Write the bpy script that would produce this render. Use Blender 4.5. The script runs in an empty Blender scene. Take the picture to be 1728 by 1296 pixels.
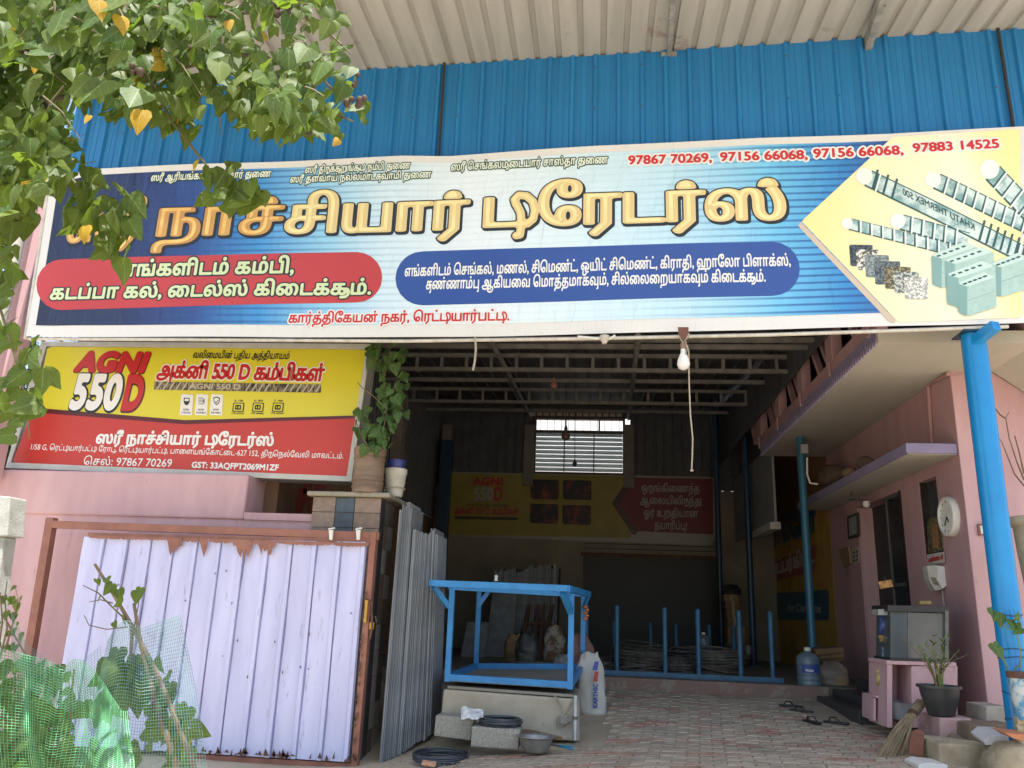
import bpy, bmesh, math, random
import numpy as np
from mathutils import Vector, Matrix
random.seed(7)
SC = bpy.context.scene
COL = SC.collection

# ---------------------------------------------------------------- camera, sky, sun, exposure
FPX = 1370.0
YAW, PITCH, ROLL = math.radians(6.2), math.radians(15.7), math.radians(2.2)
CAM = np.array([0, 0, 1.42])
F_ = np.array([-math.sin(YAW) * math.cos(PITCH), math.cos(YAW) * math.cos(PITCH), math.sin(PITCH)])
R0_ = np.array([math.cos(YAW), math.sin(YAW), 0.0]); U0_ = np.cross(R0_, F_)
R_ = R0_ * math.cos(ROLL) + U0_ * math.sin(ROLL)
U_ = -R0_ * math.sin(ROLL) + U0_ * math.cos(ROLL)
cd = bpy.data.cameras.new('camera'); cam = bpy.data.objects.new('camera', cd); COL.objects.link(cam)
cd.sensor_width = 36.0; cd.lens = FPX / 1728 * 36; cd.clip_end = 2000; cd.clip_start = 0.05
M = Matrix.Identity(4)
for i in range(3):
    M[i][0] = R_[i]; M[i][1] = U_[i]; M[i][2] = -F_[i]; M[i][3] = CAM[i]
cam.matrix_world = M
SC.camera = cam

SUN_EL, SUN_AZ = math.radians(74), math.radians(168)      # azimuth measured from +Y (into the shop), clockwise
w = bpy.data.worlds.new('World'); SC.world = w; w.use_nodes = True
nt = w.node_tree; bg = nt.nodes['Background']
sky = nt.nodes.new('ShaderNodeTexSky'); sky.sky_type = 'NISHITA'; sky.sun_disc = False
sky.sun_elevation = SUN_EL; sky.sun_rotation = SUN_AZ; sky.air_density = 1.3; sky.dust_density = 2.0
nt.links.new(sky.outputs[0], bg.inputs[0]); bg.inputs[1].default_value = 0.15
sd = bpy.data.lights.new('sun', 'SUN'); sun = bpy.data.objects.new('sun', sd); COL.objects.link(sun)
sd.energy = 5.0; sd.angle = math.radians(0.53); sd.color = (1.0, 0.96, 0.9)
sdir = Vector((math.sin(SUN_AZ) * math.cos(SUN_EL), math.cos(SUN_AZ) * math.cos(SUN_EL), math.sin(SUN_EL)))
sun.rotation_euler = sdir.to_track_quat('Z', 'Y').to_euler()
SC.view_settings.view_transform = 'Standard'; SC.view_settings.look = 'None'
SC.view_settings.gamma = 1.0; SC.view_settings.use_curve_mapping = False
SC.view_settings.exposure = 1.12

# ---------------------------------------------------------------- helpers
def ray(px, py): return F_ + R_ * ((px - 864) / FPX) + U_ * ((648 - py) / FPX)
def PY(px, py, Y): d = ray(px, py); return CAM + d * ((Y - CAM[1]) / d[1])
def PX(px, py, X): d = ray(px, py); return CAM + d * ((X - CAM[0]) / d[0])
def PZ(px, py, Z): d = ray(px, py); return CAM + d * ((Z - CAM[2]) / d[2])
def PD(px, py, D): return CAM + ray(px, py) * D

def thing(name, label, cat, loc=(0, 0, 0), group=None, kind=None):
    o = bpy.data.objects.new(name, None); COL.objects.link(o); o.location = tuple(float(v) for v in loc)
    o.empty_display_size = 0.1
    if label: o['label'] = label
    if cat: o['category'] = cat
    if group: o['group'] = group
    if kind: o['kind'] = kind
    return o
def tag(o, label=None, cat=None, group=None, kind=None):
    if label: o['label'] = label
    if cat: o['category'] = cat
    if group: o['group'] = group
    if kind: o['kind'] = kind
    return o
def base_of(p):
    b = Vector((0, 0, 0))
    while p is not None:
        b += Vector(p.location); p = p.parent
    return b
def kids(o): return [c for c in bpy.data.objects if c.parent == o]
def copy_tree(o, parent=None, loc=None, rot=None, label=None, ch=None):
    c = o.copy(); COL.objects.link(c); c.parent = parent
    if loc is not None: c.location = tuple(float(v) for v in loc)
    if rot is not None: c.rotation_euler = rot
    if label: c['label'] = label
    for k in (ch if ch is not None else kids(o)): copy_tree(k, c)
    return c

class MB:
    def __init__(s): s.v = []; s.f = []; s.uv = None; s.m = []
    def add(s, vs, fs, mi=0):
        n = len(s.v); s.v += [tuple(map(float, p)) for p in vs]
        s.f += [tuple(i + n for i in f) for f in fs]; s.m += [mi] * len(fs); return s
    def box(s, x0, x1, y0, y1, z0, z1, mi=0):
        vs = [(x, y, z) for x in (x0, x1) for y in (y0, y1) for z in (z0, z1)]
        return s.add(vs, [(0, 1, 3, 2), (4, 6, 7, 5), (0, 4, 5, 1), (2, 3, 7, 6), (0, 2, 6, 4), (1, 5, 7, 3)], mi)
    def hexa(s, c8, mi=0):   # c8: 4 bottom (ccw) + 4 top
        return s.add(c8, [(3, 2, 1, 0), (4, 5, 6, 7), (0, 1, 5, 4), (1, 2, 6, 5), (2, 3, 7, 6), (3, 0, 4, 7)], mi)
    def bar(s, a, b, wx, wy, up=(0, 0, 1), mi=0):   # rectangular bar from a to b
        a, b = Vector(a), Vector(b); d = (b - a).normalized(); u = Vector(up)
        if abs(d.dot(u)) > .95: u = Vector((0, 1, 0))
        x = d.cross(u).normalized(); y = x.cross(d).normalized()
        c = []
        for p in (a, b):
            for sx, sy in ((-1, -1), (1, -1), (1, 1), (-1, 1)):
                c.append(p + x * sx * wx / 2 + y * sy * wy / 2)
        return s.add(c, [(3, 2, 1, 0), (4, 5, 6, 7), (0, 1, 5, 4), (1, 2, 6, 5), (2, 3, 7, 6), (3, 0, 4, 7)], mi)
    def tube(s, pts, r, n=8, caps=True, mi=0):
        pts = [Vector(p) for p in pts]; rs = r if hasattr(r, '__len__') else [r] * len(pts)
        base = len(s.v); prev = None; vs = []; fs = []
        for i, p in enumerate(pts):
            t = (pts[min(i + 1, len(pts) - 1)] - pts[max(i - 1, 0)])
            t = t.normalized() if t.length > 1e-9 else Vector((0, 0, 1))
            if prev is None:
                a = t.orthogonal().normalized()
            else:
                a = (prev - t * prev.dot(t)); a = a.normalized() if a.length > 1e-6 else t.orthogonal().normalized()
            prev = a; b = t.cross(a)
            for k in range(n):
                th = 2 * math.pi * k / n
                vs.append(p + (a * math.cos(th) + b * math.sin(th)) * rs[i])
        for i in range(len(pts) - 1):
            for k in range(n):
                k2 = (k + 1) % n
                fs.append((i * n + k, i * n + k2, (i + 1) * n + k2, (i + 1) * n + k))
        if caps:
            fs.append(tuple(range(n))[::-1]); fs.append(tuple((len(pts) - 1) * n + k for k in range(n)))
        return s.add(vs, fs, mi)
    def lathe(s, prof, c=(0, 0, 0), n=24, mi=0, axis='z'):
        vs = []; fs = []; c = Vector(c)
        for r, z in prof:
            for k in range(n):
                th = 2 * math.pi * k / n
                if axis == 'z': vs.append(c + Vector((r * math.cos(th), r * math.sin(th), z)))
                elif axis == 'x': vs.append(c + Vector((z, r * math.cos(th), r * math.sin(th))))
                else: vs.append(c + Vector((r * math.cos(th), z, r * math.sin(th))))
        for i in range(len(prof) - 1):
            for k in range(n):
                k2 = (k + 1) % n
                fs.append((i * n + k, i * n + k2, (i + 1) * n + k2, (i + 1) * n + k))
        if prof[0][0] > 1e-5: fs.append(tuple(range(n))[::-1])
        if prof[-1][0] > 1e-5: fs.append(tuple((len(prof) - 1) * n + k for k in range(n)))
        return s.add(vs, fs, mi)
    def prism(s, poly, off, mi=0):   # poly: list of 3d points, extruded by vector off
        n = len(poly); off = Vector(off); P = [Vector(p) for p in poly]
        return s.add(P + [p + off for p in P], [tuple(range(n)), tuple(range(n, 2 * n))[::-1]] +
                     [((i + 1) % n, i, n + i, n + (i + 1) % n) for i in range(n)], mi)
    def quad(s, a, b, c, d, mi=0): return s.add([a, b, c, d], [(0, 1, 2, 3)], mi)
    def build(s, name, mat, parent=None, smooth=False, bevel=0, loc=None, uvs=None, fixn=True, kind=None):
        b = base_of(parent)
        if loc is not None: b = b + Vector(tuple(float(q) for q in loc))
        me = bpy.data.meshes.new(name)
        me.from_pydata([(p[0] - b.x, p[1] - b.y, p[2] - b.z) for p in s.v], [], s.f)
        mats = mat if isinstance(mat, (list, tuple)) else [mat]
        for m_ in mats: me.materials.append(m_)
        if len(mats) > 1:
            me.polygons.foreach_set('material_index', s.m)
        if fixn:
            bm = bmesh.new(); bm.from_mesh(me); bmesh.ops.recalc_face_normals(bm, faces=bm.faces); bm.to_mesh(me); bm.free()
        if smooth:
            me.polygons.foreach_set('use_smooth', [True] * len(me.polygons))
            if smooth != 'all':
                try: me.set_sharp_from_angle(angle=math.radians(40))
                except Exception: pass
        if uvs is not None:
            ul = me.uv_layers.new(name='UVMap'); li = np.empty(len(me.loops), dtype=np.int32)
            me.loops.foreach_get('vertex_index', li)
            ul.data.foreach_set('uv', np.array(uvs, dtype=np.float32)[li].ravel())
        me.update()
        o = bpy.data.objects.new(name, me); COL.objects.link(o); o.parent = parent
        if loc is not None: o.location = tuple(float(q) for q in loc)
        if bevel:
            m_ = o.modifiers.new('bevel', 'BEVEL'); m_.width = bevel; m_.segments = 2; m_.limit_method = 'ANGLE'
            m_.angle_limit = math.radians(50)
        if kind: o['kind'] = kind
        return o

def bez(p0, p1, p2, n=10):
    p0, p1, p2 = Vector(p0), Vector(p1), Vector(p2)
    return [(p0 * (1 - t) ** 2 + p1 * 2 * t * (1 - t) + p2 * t * t) for t in [i / n for i in range(n + 1)]]

# ---------------------------------------------------------------- materials
def mat(name, c, c2=None, scale=4, rough=.6, bump=.0, bscale=60, metal=0, rnd=0, detail=5, stretch=(1, 1, 1), spec=.4,
        spots=None, spot_scale=8, spot_amt=.6, coord='Object', smap=False, emit=None, trans=0, contrast=(.35, .65)):
    m = bpy.data.materials.new(name); m.use_nodes = True; n = m.node_tree; N = n.nodes; L = n.links
    p = N['Principled BSDF']; p.inputs['Roughness'].default_value = rough; p.inputs['Metallic'].default_value = metal
    p.inputs['Specular IOR Level'].default_value = spec
    c = tuple(c) + (1,); c2 = (tuple(c2) if c2 else tuple(x * .75 for x in c[:3])) + (1,)
    tc = N.new('ShaderNodeTexCoord'); mp = N.new('ShaderNodeMapping'); mp.inputs['Scale'].default_value = stretch
    if coord == 'World':
        ge = N.new('ShaderNodeNewGeometry'); csrc = ge.outputs['Position']
    else: csrc = tc.outputs[coord]
    L.new(csrc, mp.inputs[0])
    nz = N.new('ShaderNodeTexNoise'); nz.inputs['Scale'].default_value = scale; nz.inputs['Detail'].default_value = detail
    nz.inputs['Roughness'].default_value = .6; L.new(mp.outputs[0], nz.inputs[0])
    rp = N.new('ShaderNodeValToRGB'); rp.color_ramp.elements[0].position = contrast[0]; rp.color_ramp.elements[1].position = contrast[1]
    rp.color_ramp.elements[0].color = c2; rp.color_ramp.elements[1].color = c
    L.new(nz.outputs[0], rp.inputs[0]); out = rp.outputs[0]
    if spots:
        n2 = N.new('ShaderNodeTexNoise'); n2.inputs['Scale'].default_value = spot_scale; n2.inputs['Detail'].default_value = 8
        n2.inputs['Roughness'].default_value = .75; L.new(mp.outputs[0] if smap else csrc, n2.inputs[0])
        r2 = N.new('ShaderNodeValToRGB'); r2.color_ramp.elements[0].position = spot_amt; r2.color_ramp.elements[1].position = spot_amt + .06
        L.new(n2.outputs[0], r2.inputs[0]); mx = N.new('ShaderNodeMix'); mx.data_type = 'RGBA'
        L.new(r2.outputs[0], mx.inputs[0]); L.new(out, mx.inputs[6]); mx.inputs[7].default_value = tuple(spots) + (1,); out = mx.outputs[2]
    if rnd:
        oi = N.new('ShaderNodeObjectInfo'); mr = N.new('ShaderNodeMapRange'); mr.inputs[3].default_value = 1 - rnd; mr.inputs[4].default_value = 1 + rnd
        L.new(oi.outputs['Random'], mr.inputs[0]); hs = N.new('ShaderNodeHueSaturation'); L.new(mr.outputs[0], hs.inputs['Value'])
        L.new(out, hs.inputs['Color']); out = hs.outputs[0]
    L.new(out, p.inputs['Base Color'])
    if bump:
        n3 = N.new('ShaderNodeTexNoise'); n3.inputs['Scale'].default_value = bscale; n3.inputs['Detail'].default_value = 4
        L.new(mp.outputs[0], n3.inputs[0]); bp = N.new('ShaderNodeBump'); bp.inputs['Strength'].default_value = bump; bp.inputs['Distance'].default_value = .01
        L.new(n3.outputs[0], bp.inputs['Height']); L.new(bp.outputs[0], p.inputs['Normal'])
    if emit:
        p.inputs['Emission Color'].default_value = tuple(emit[:3]) + (1,); p.inputs['Emission Strength'].default_value = emit[3]
    if trans:
        p.inputs['Transmission Weight'].default_value = trans
    return m

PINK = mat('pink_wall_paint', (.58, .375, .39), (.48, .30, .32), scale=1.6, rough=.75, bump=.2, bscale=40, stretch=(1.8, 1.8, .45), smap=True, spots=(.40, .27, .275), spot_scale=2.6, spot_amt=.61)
PINK_IN = mat('pink_wall_paint_dusty', (.47, .285, .30), (.39, .24, .255), scale=1.3, rough=.7, bump=.2, bscale=40, stretch=(1.8, 1.8, .45), smap=True, spots=(.32, .22, .215), spot_scale=3, spot_amt=.60)  # darker copy of the pink, with the shade put into its colour
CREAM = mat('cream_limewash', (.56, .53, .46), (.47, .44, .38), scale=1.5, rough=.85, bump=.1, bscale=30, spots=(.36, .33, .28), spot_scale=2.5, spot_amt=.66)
CREAM_IN = mat('cream_wall_dusty', (.26, .23, .18), (.18, .16, .125), scale=1.0, rough=.9, bump=.2, bscale=20)  # cream darkened so that the hall's dimness is in the colour
PURPLE = mat('purple_trim_paint', (.27, .23, .37), (.21, .18, .29), scale=3, rough=.5)
BROWN = mat('brown_gate_paint', (.30, .13, .09), (.22, .09, .065), scale=5, rough=.4, bump=.1, spots=(.12, .05, .03), spot_scale=12, spot_amt=.64)
BLUE = mat('sky_blue_paint', (.02, .27, .60), (.018, .22, .50), scale=6, rough=.3, bump=.03, spots=(.07, .10, .13), spot_scale=11, spot_amt=.65)
BLUE_DK = mat('dark_blue_paint', (.012, .05, .10), (.01, .03, .07), scale=6, rough=.4)
STEEL = mat('grey_steel', (.16, .16, .155), (.10, .10, .10), scale=8, rough=.5, metal=.3, bump=.1)
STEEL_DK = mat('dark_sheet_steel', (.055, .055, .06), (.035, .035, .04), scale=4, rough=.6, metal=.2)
RUST = mat('rusty_iron', (.16, .08, .05), (.07, .04, .03), scale=14, rough=.85, bump=.3)
CONC = mat('grey_concrete', (.40, .37, .32), (.30, .27, .22), scale=5, rough=.95, bump=.4, bscale=50, spots=(.24, .20, .15), spot_scale=6, spot_amt=.62)
WHITE = mat('white_plastic', (.72, .71, .68), (.62, .61, .57), scale=6, rough=.4)
GREYPL = mat('grey_plastic', (.30, .31, .32), (.24, .25, .26), scale=6, rough=.45)
BLACKPL = mat('black_plastic', (.022, .022, .024), (.03, .03, .032), scale=6, rough=.4)
WIRE = mat('dark_wire', (.025, .025, .03), (.04, .035, .03), scale=9, rough=.5)
ROPE = mat('pale_rope', (.42, .38, .30), (.3, .26, .2), scale=60, rough=.9)
DIRT = (.30, .245, .185)
# ---------------------------------------------------------------- lettering: font outlines -> distance field -> flat print that follows a surface
class Surf:
    def __init__(s, p0, n, disp=None):
        s.p0 = np.array(p0, float); s.n = np.array(n, float); s.n /= np.linalg.norm(s.n)
        s.u = np.array([0, 0, 1.]) - s.n * s.n[2]; s.u /= np.linalg.norm(s.u)
        s.r = np.cross(s.u, s.n); s.disp = disp
    def ab(s, px, py):
        d = ray(px, py); t = ((s.p0 - CAM) @ s.n) / (d @ s.n); q = CAM + d * t - s.p0
        return np.array([q @ s.r, q @ s.u])
    def pt(s, px, py, lift=0.): a, b = s.ab(px, py); return s.W(np.array([a]), np.array([b]), lift)[0]
    def W(s, a, b, lift=0.):
        a = np.asarray(a, float); b = np.asarray(b, float)
        dd = lift + (s.disp(a, b) if s.disp else 0)
        return s.p0 + a[:, None] * s.r + b[:, None] * s.u + (np.ones_like(a) * dd)[:, None] * s.n

_fo = bpy.data.curves.new('font_probe', 'FONT'); _fob = bpy.data.objects.new('font_probe', _fo); COL.objects.link(_fob)
_dg = bpy.context.evaluated_depsgraph_get()
def _outl(txt):
    _fo.body = txt; _dg.update(); c = _fob.to_curve(_dg); res = []
    for sp in c.splines:
        if sp.type != 'BEZIER': continue
        b = sp.bezier_points; n = len(b); pts = []
        for i in range(n):
            p, q = b[i], b[(i + 1) % n]; P0, P1, P2, P3 = p.co, p.handle_right, q.handle_left, q.co
            k = 1 if ((P1 - P0).length < 1e-6 and (P3 - P2).length < 1e-6) else 5
            for j in range(k):
                t = j / k; w_ = P0 * (1 - t) ** 3 + P1 * 3 * t * (1 - t) ** 2 + P2 * 3 * t * t * (1 - t) + P3 * t ** 3
                pts.append((w_.x, w_.y))
        if len(pts) > 2: res.append(np.array(pts))
    _fob.to_curve_clear(); return res
_bar0 = min(c[:, 0].min() for c in _outl('|'))
_gc = {}
def glyph_outline(ch):
    if ch == '\ue001' and ch not in _gc:
        o, adv = glyph_outline('்'); c = np.vstack(o); mx_ = (c[:, 0].min() + c[:, 0].max()) / 2; r_ = .112
        _gc[ch] = ([np.array([(mx_ + r_ * math.cos(t), .60 + r_ * 1.25 * math.sin(t)) for t in [math.pi * i / 12 for i in range(13)]])], adv)
    if ch not in _gc:
        o = _outl(ch) if ch.strip() else []
        two = _outl(ch + '|'); nb = len(_outl('|'))
        adv = min(c[:, 0].min() for c in two[-nb:]) - _bar0
        _gc[ch] = (o, max(adv, 0))
    return _gc[ch]
TA = 'கஙசஞடணதநபமயரலவழளறனஜஷஸஹ'
def shape(txt):
    out = []; i = 0
    txt = txt.replace('ஸ்ரீ', '\ue000')
    while i < len(txt):
        c = txt[i]
        if c == '\ue000': out += [('ஸ', None), ('ர', None), ('ீ', None)]; i += 1; continue
        if c in TA:
            nx = txt[i + 1] if i + 1 < len(txt) else ''
            if nx in 'ெேை' and nx: out += [(nx, None), (c, None)]; i += 2
            elif nx == 'ொ': out += [('ெ', None), (c, None), ('ா', None)]; i += 2
            elif nx == 'ோ': out += [('ே', None), (c, None), ('ா', None)]; i += 2
            elif c == 'ட' and nx == 'ி': out.append((c, 'i')); i += 2
            elif nx == 'ு' or nx == 'ூ': out.append((c, 'u')); i += 2
            else: out.append((c, None)); i += 1
        else: out.append((c, None)); i += 1
    return out
def ligature(c, w_, l='u'):
    if l == 'i': return [[(w_ - .06, .036), (w_ + .10, .04), (w_ + .19, .12), (w_ + .22, .28), (w_ + .18, .45), (w_ + .07, .56), (w_ - .06, .58), (w_ - .13, .50), (w_ - .10, .40)], [(w_ - .10, .42), (w_ - .02, .25), (w_ - .0, .04), (w_ - .02, -.16), (w_ - .08, -.17)]], .26
    if c in 'பஙசவய': x = w_ - .115; return [[(x, .3), (x, -.2)], [(x, -.2), (x - .1, -.23)]], 0.0
    if c in 'தநணனலற': return [[(w_ - .2, .03), (w_ + .02, .03)], [(w_ + .02, .53), (w_ + .02, .03), (w_ + .02, -.05)]], .13
    return [[(w_ - .1, .5 if c in 'ர' else .28), (w_ + .02, .27), (w_ + .09, .14), (w_ + .06, -.03), (w_ - .05, -.13), (w_ - .28, -.14)]], .12
def _segdist(P, A, B):
    d = B - A; L2 = (d ** 2).sum(1) + 1e-12
    t = np.clip(((P[:, None, :] - A) * d).sum(2) / L2, 0, 1)
    return np.sqrt(((P[:, None, :] - (A + t[..., None] * d)) ** 2).sum(2)).min(1)
RUN = 5
def marching(D, xs, ys):
    """D<=0 inside. returns verts (n,2) and polygons."""
    V = []; Fc = []; idx = {}
    ny, nx = D.shape
    ins = D <= 0
    def vid(key, x, y):
        if key not in idx: idx[key] = len(V); V.append((x, y))
        return idx[key]
    def edge(i, j, i2, j2):
        a, b = D[j, i], D[j2, i2]; t = a / (a - b); t = min(max(t, .001), .999)
        return vid((i, j, i2, j2), xs[i] + (xs[i2] - xs[i]) * t, ys[j] + (ys[j2] - ys[j]) * t)
    full = ins[:-1, :-1] & ins[1:, :-1] & ins[:-1, 1:] & ins[1:, 1:]
    anyc = ins[:-1, :-1] | ins[1:, :-1] | ins[:-1, 1:] | ins[1:, 1:]
    for j in range(ny - 1):
        i = 0
        while i < nx - 1:
            if not anyc[j, i]: i += 1; continue
            if full[j, i]:
                k = i
                while k < nx - 1 and full[j, k] and k - i < RUN: k += 1
                Fc.append((vid((i, j), xs[i], ys[j]), vid((k, j), xs[k], ys[j]), vid((k, j + 1), xs[k], ys[j + 1]), vid((i, j + 1), xs[i], ys[j + 1])))
                i = k; continue
            cs = [(i, j), (i + 1, j), (i + 1, j + 1), (i, j + 1)]; poly = []
            for q in range(4):
                a = cs[q]; b = cs[(q + 1) % 4]
                if ins[a[1], a[0]]: poly.append(vid(a, xs[a[0]], ys[a[1]]))
                if ins[a[1], a[0]] != ins[b[1], b[0]]:
                    lo, hi = (a, b) if a < b else (b, a); poly.append(edge(lo[0], lo[1], hi[0], hi[1]))
            if len(poly) > 2: Fc.append(tuple(poly))
            i += 1
    return np.array(V).reshape(-1, 2), Fc
_mc = {}
def glyph_mesh(ch, lig, off, res, kx):
    key = (ch, lig, round(off, 4), res, kx)
    if key in _mc: return _mc[key]
    cont, adv = glyph_outline(ch); extra = []; w_ = adv
    if lig: extra, da = ligature(ch, adv, lig); w_ = adv + da
    if not cont: _mc[key] = (None, None, w_); return _mc[key]
    allp = np.vstack(cont + [np.array(e) for e in extra]); m_ = off / min(kx, 1) + 2.0 / res
    x0, y0 = allp.min(0) - m_ - .05 * bool(extra); x1, y1 = allp.max(0) + m_ + .05 * bool(extra)
    xs = np.arange(x0, x1 + 1 / res, 1 / res); ys = np.arange(y0, y1 + 1 / res, 1 / res)
    X, Y = np.meshgrid(xs, ys); P = np.stack([X.ravel(), Y.ravel()], 1)
    wn = np.zeros(len(P)); A_ = []; B_ = []
    for c in cont:
        A = c; B = np.roll(c, -1, 0); A_.append(A); B_.append(B)
        for a, b in zip(A, B):
            if a[1] == b[1]: continue
            up = (a[1] <= P[:, 1]) & (b[1] > P[:, 1]); dn = (a[1] > P[:, 1]) & (b[1] <= P[:, 1])
            xi = a[0] + (P[:, 1] - a[1]) / (b[1] - a[1]) * (b[0] - a[0]); r_ = xi > P[:, 0]
            wn += (up & r_).astype(float) - (dn & r_)
    k = np.array([kx, 1.0]); A = np.vstack(A_) * k; B = np.vstack(B_) * k
    d = _segdist(P * k, A, B); d = np.where(wn != 0, -d, d)
    for e in extra:
        e = np.array(e); d = np.minimum(d, _segdist(P, e[:-1], e[1:]) - .036 - max(off, 0) * (1 / kx - 1) * .5)
    V, Fc = marching((d - off).reshape(X.shape), xs, ys)
    _mc[key] = (V, Fc, w_); return _mc[key]

def text(surf, parent, s, p0, p1, h, layers, res=22, kx=1.0, shear=0.0, track=0.0, latin=False, mirror=False, name='lettering', dy=0.0):
    """s printed from pixel p0 to p1 (baseline ends); h = body height in photo pixels; layers = [(offset_em, material, lift, (dx,dy))]"""
    A = surf.ab(*p0); B = surf.ab(*p1); seq = shape(s)
    tot = sum(glyph_mesh(c, l, 0.0, res, kx)[2] + track for c, l in seq) - track
    ab = B - A; Lw = np.linalg.norm(ab); ex = ab / Lw; sx = Lw / tot
    ey = np.array([-ex[1], ex[0]]) if False else np.array([0., 1.])
    mid = ((p0[0] + p1[0]) / 2, (p0[1] + p1[1]) / 2)
    hh = abs(surf.ab(mid[0], mid[1] - h)[1] - surf.ab(*mid)[1]); sy = hh / (.72 if latin else .56)
    for li, lay in enumerate(layers):
        off, m_, lift, dxy = lay[:4]; kl = lay[4] if len(lay) > 4 else kx
        mb = MB(); x = 0.0
        for c, l in seq:
            V, Fc, w_ = glyph_mesh(c, l, off, res, kl)
            if V is not None and len(V):
                u = (V[:, 0] + x + shear * V[:, 1] + dxy[0]) * sx; v = (V[:, 1] + dxy[1]) * sy
                if mirror: u = Lw - u
                a = A[0] + ex[0] * u + ey[0] * v; b = A[1] + ex[1] * u + ey[1] * v + dy
                mb.add(surf.W(a, b, lift), Fc)
            x += w_ + track
        mb.build(name, m_, parent, fixn=False)
    return

def decal(surf, parent, pts, m_, lift=.002, name='print', res=.03, rnd_=0.0, hole=None):
    """flat printed patch: polygon in photo pixels on the surface, following it"""
    Q = np.array([surf.ab(*p) for p in pts]); lo = Q.min(0) - 2 * res - rnd_; hi = Q.max(0) + 2 * res + rnd_
    if rnd_:
        c = Q.mean(0)
    xs = np.arange(lo[0], hi[0] + res, res); ys = np.arange(lo[1], hi[1] + res, res)
    X, Y = np.meshgrid(xs, ys); P = np.stack([X.ravel(), Y.ravel()], 1)
    ins = np.zeros(len(P), bool); A = Q; B = np.roll(Q, -1, 0)
    for a, b in zip(A, B):
        if a[1] == b[1]: continue
        cr = ((a[1] <= P[:, 1]) != (b[1] <= P[:, 1])); xi = a[0] + (P[:, 1] - a[1]) / (b[1] - a[1]) * (b[0] - a[0])
        ins ^= cr & (xi > P[:, 0])
    d = _segdist(P, A, B); d = np.where(ins, -d, d) - rnd_
    V, Fc = marching(d.reshape(X.shape), xs, ys); mb = MB()
    if len(V): mb.add(surf.W(V[:, 0], V[:, 1], lift), Fc)
    return mb.build(name, m_, parent, fixn=False)
def pill(l, t, r, b, sl=0.0, n=10):
    """rounded bar between pixel x l..r; t/b at left, slope sl"""
    R = (b - t) / 2; cy = (t + b) / 2; pts = []
    for k in range(n + 1):
        th = math.pi / 2 + math.pi * k / n; pts.append((l + R + R * math.cos(th), cy - R * math.sin(th)))
    for k in range(n + 1):
        th = -math.pi / 2 + math.pi * k / n; pts.append((r - R + R * math.cos(th), cy + (r - l) * sl - R * math.sin(th)))
    return pts
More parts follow.
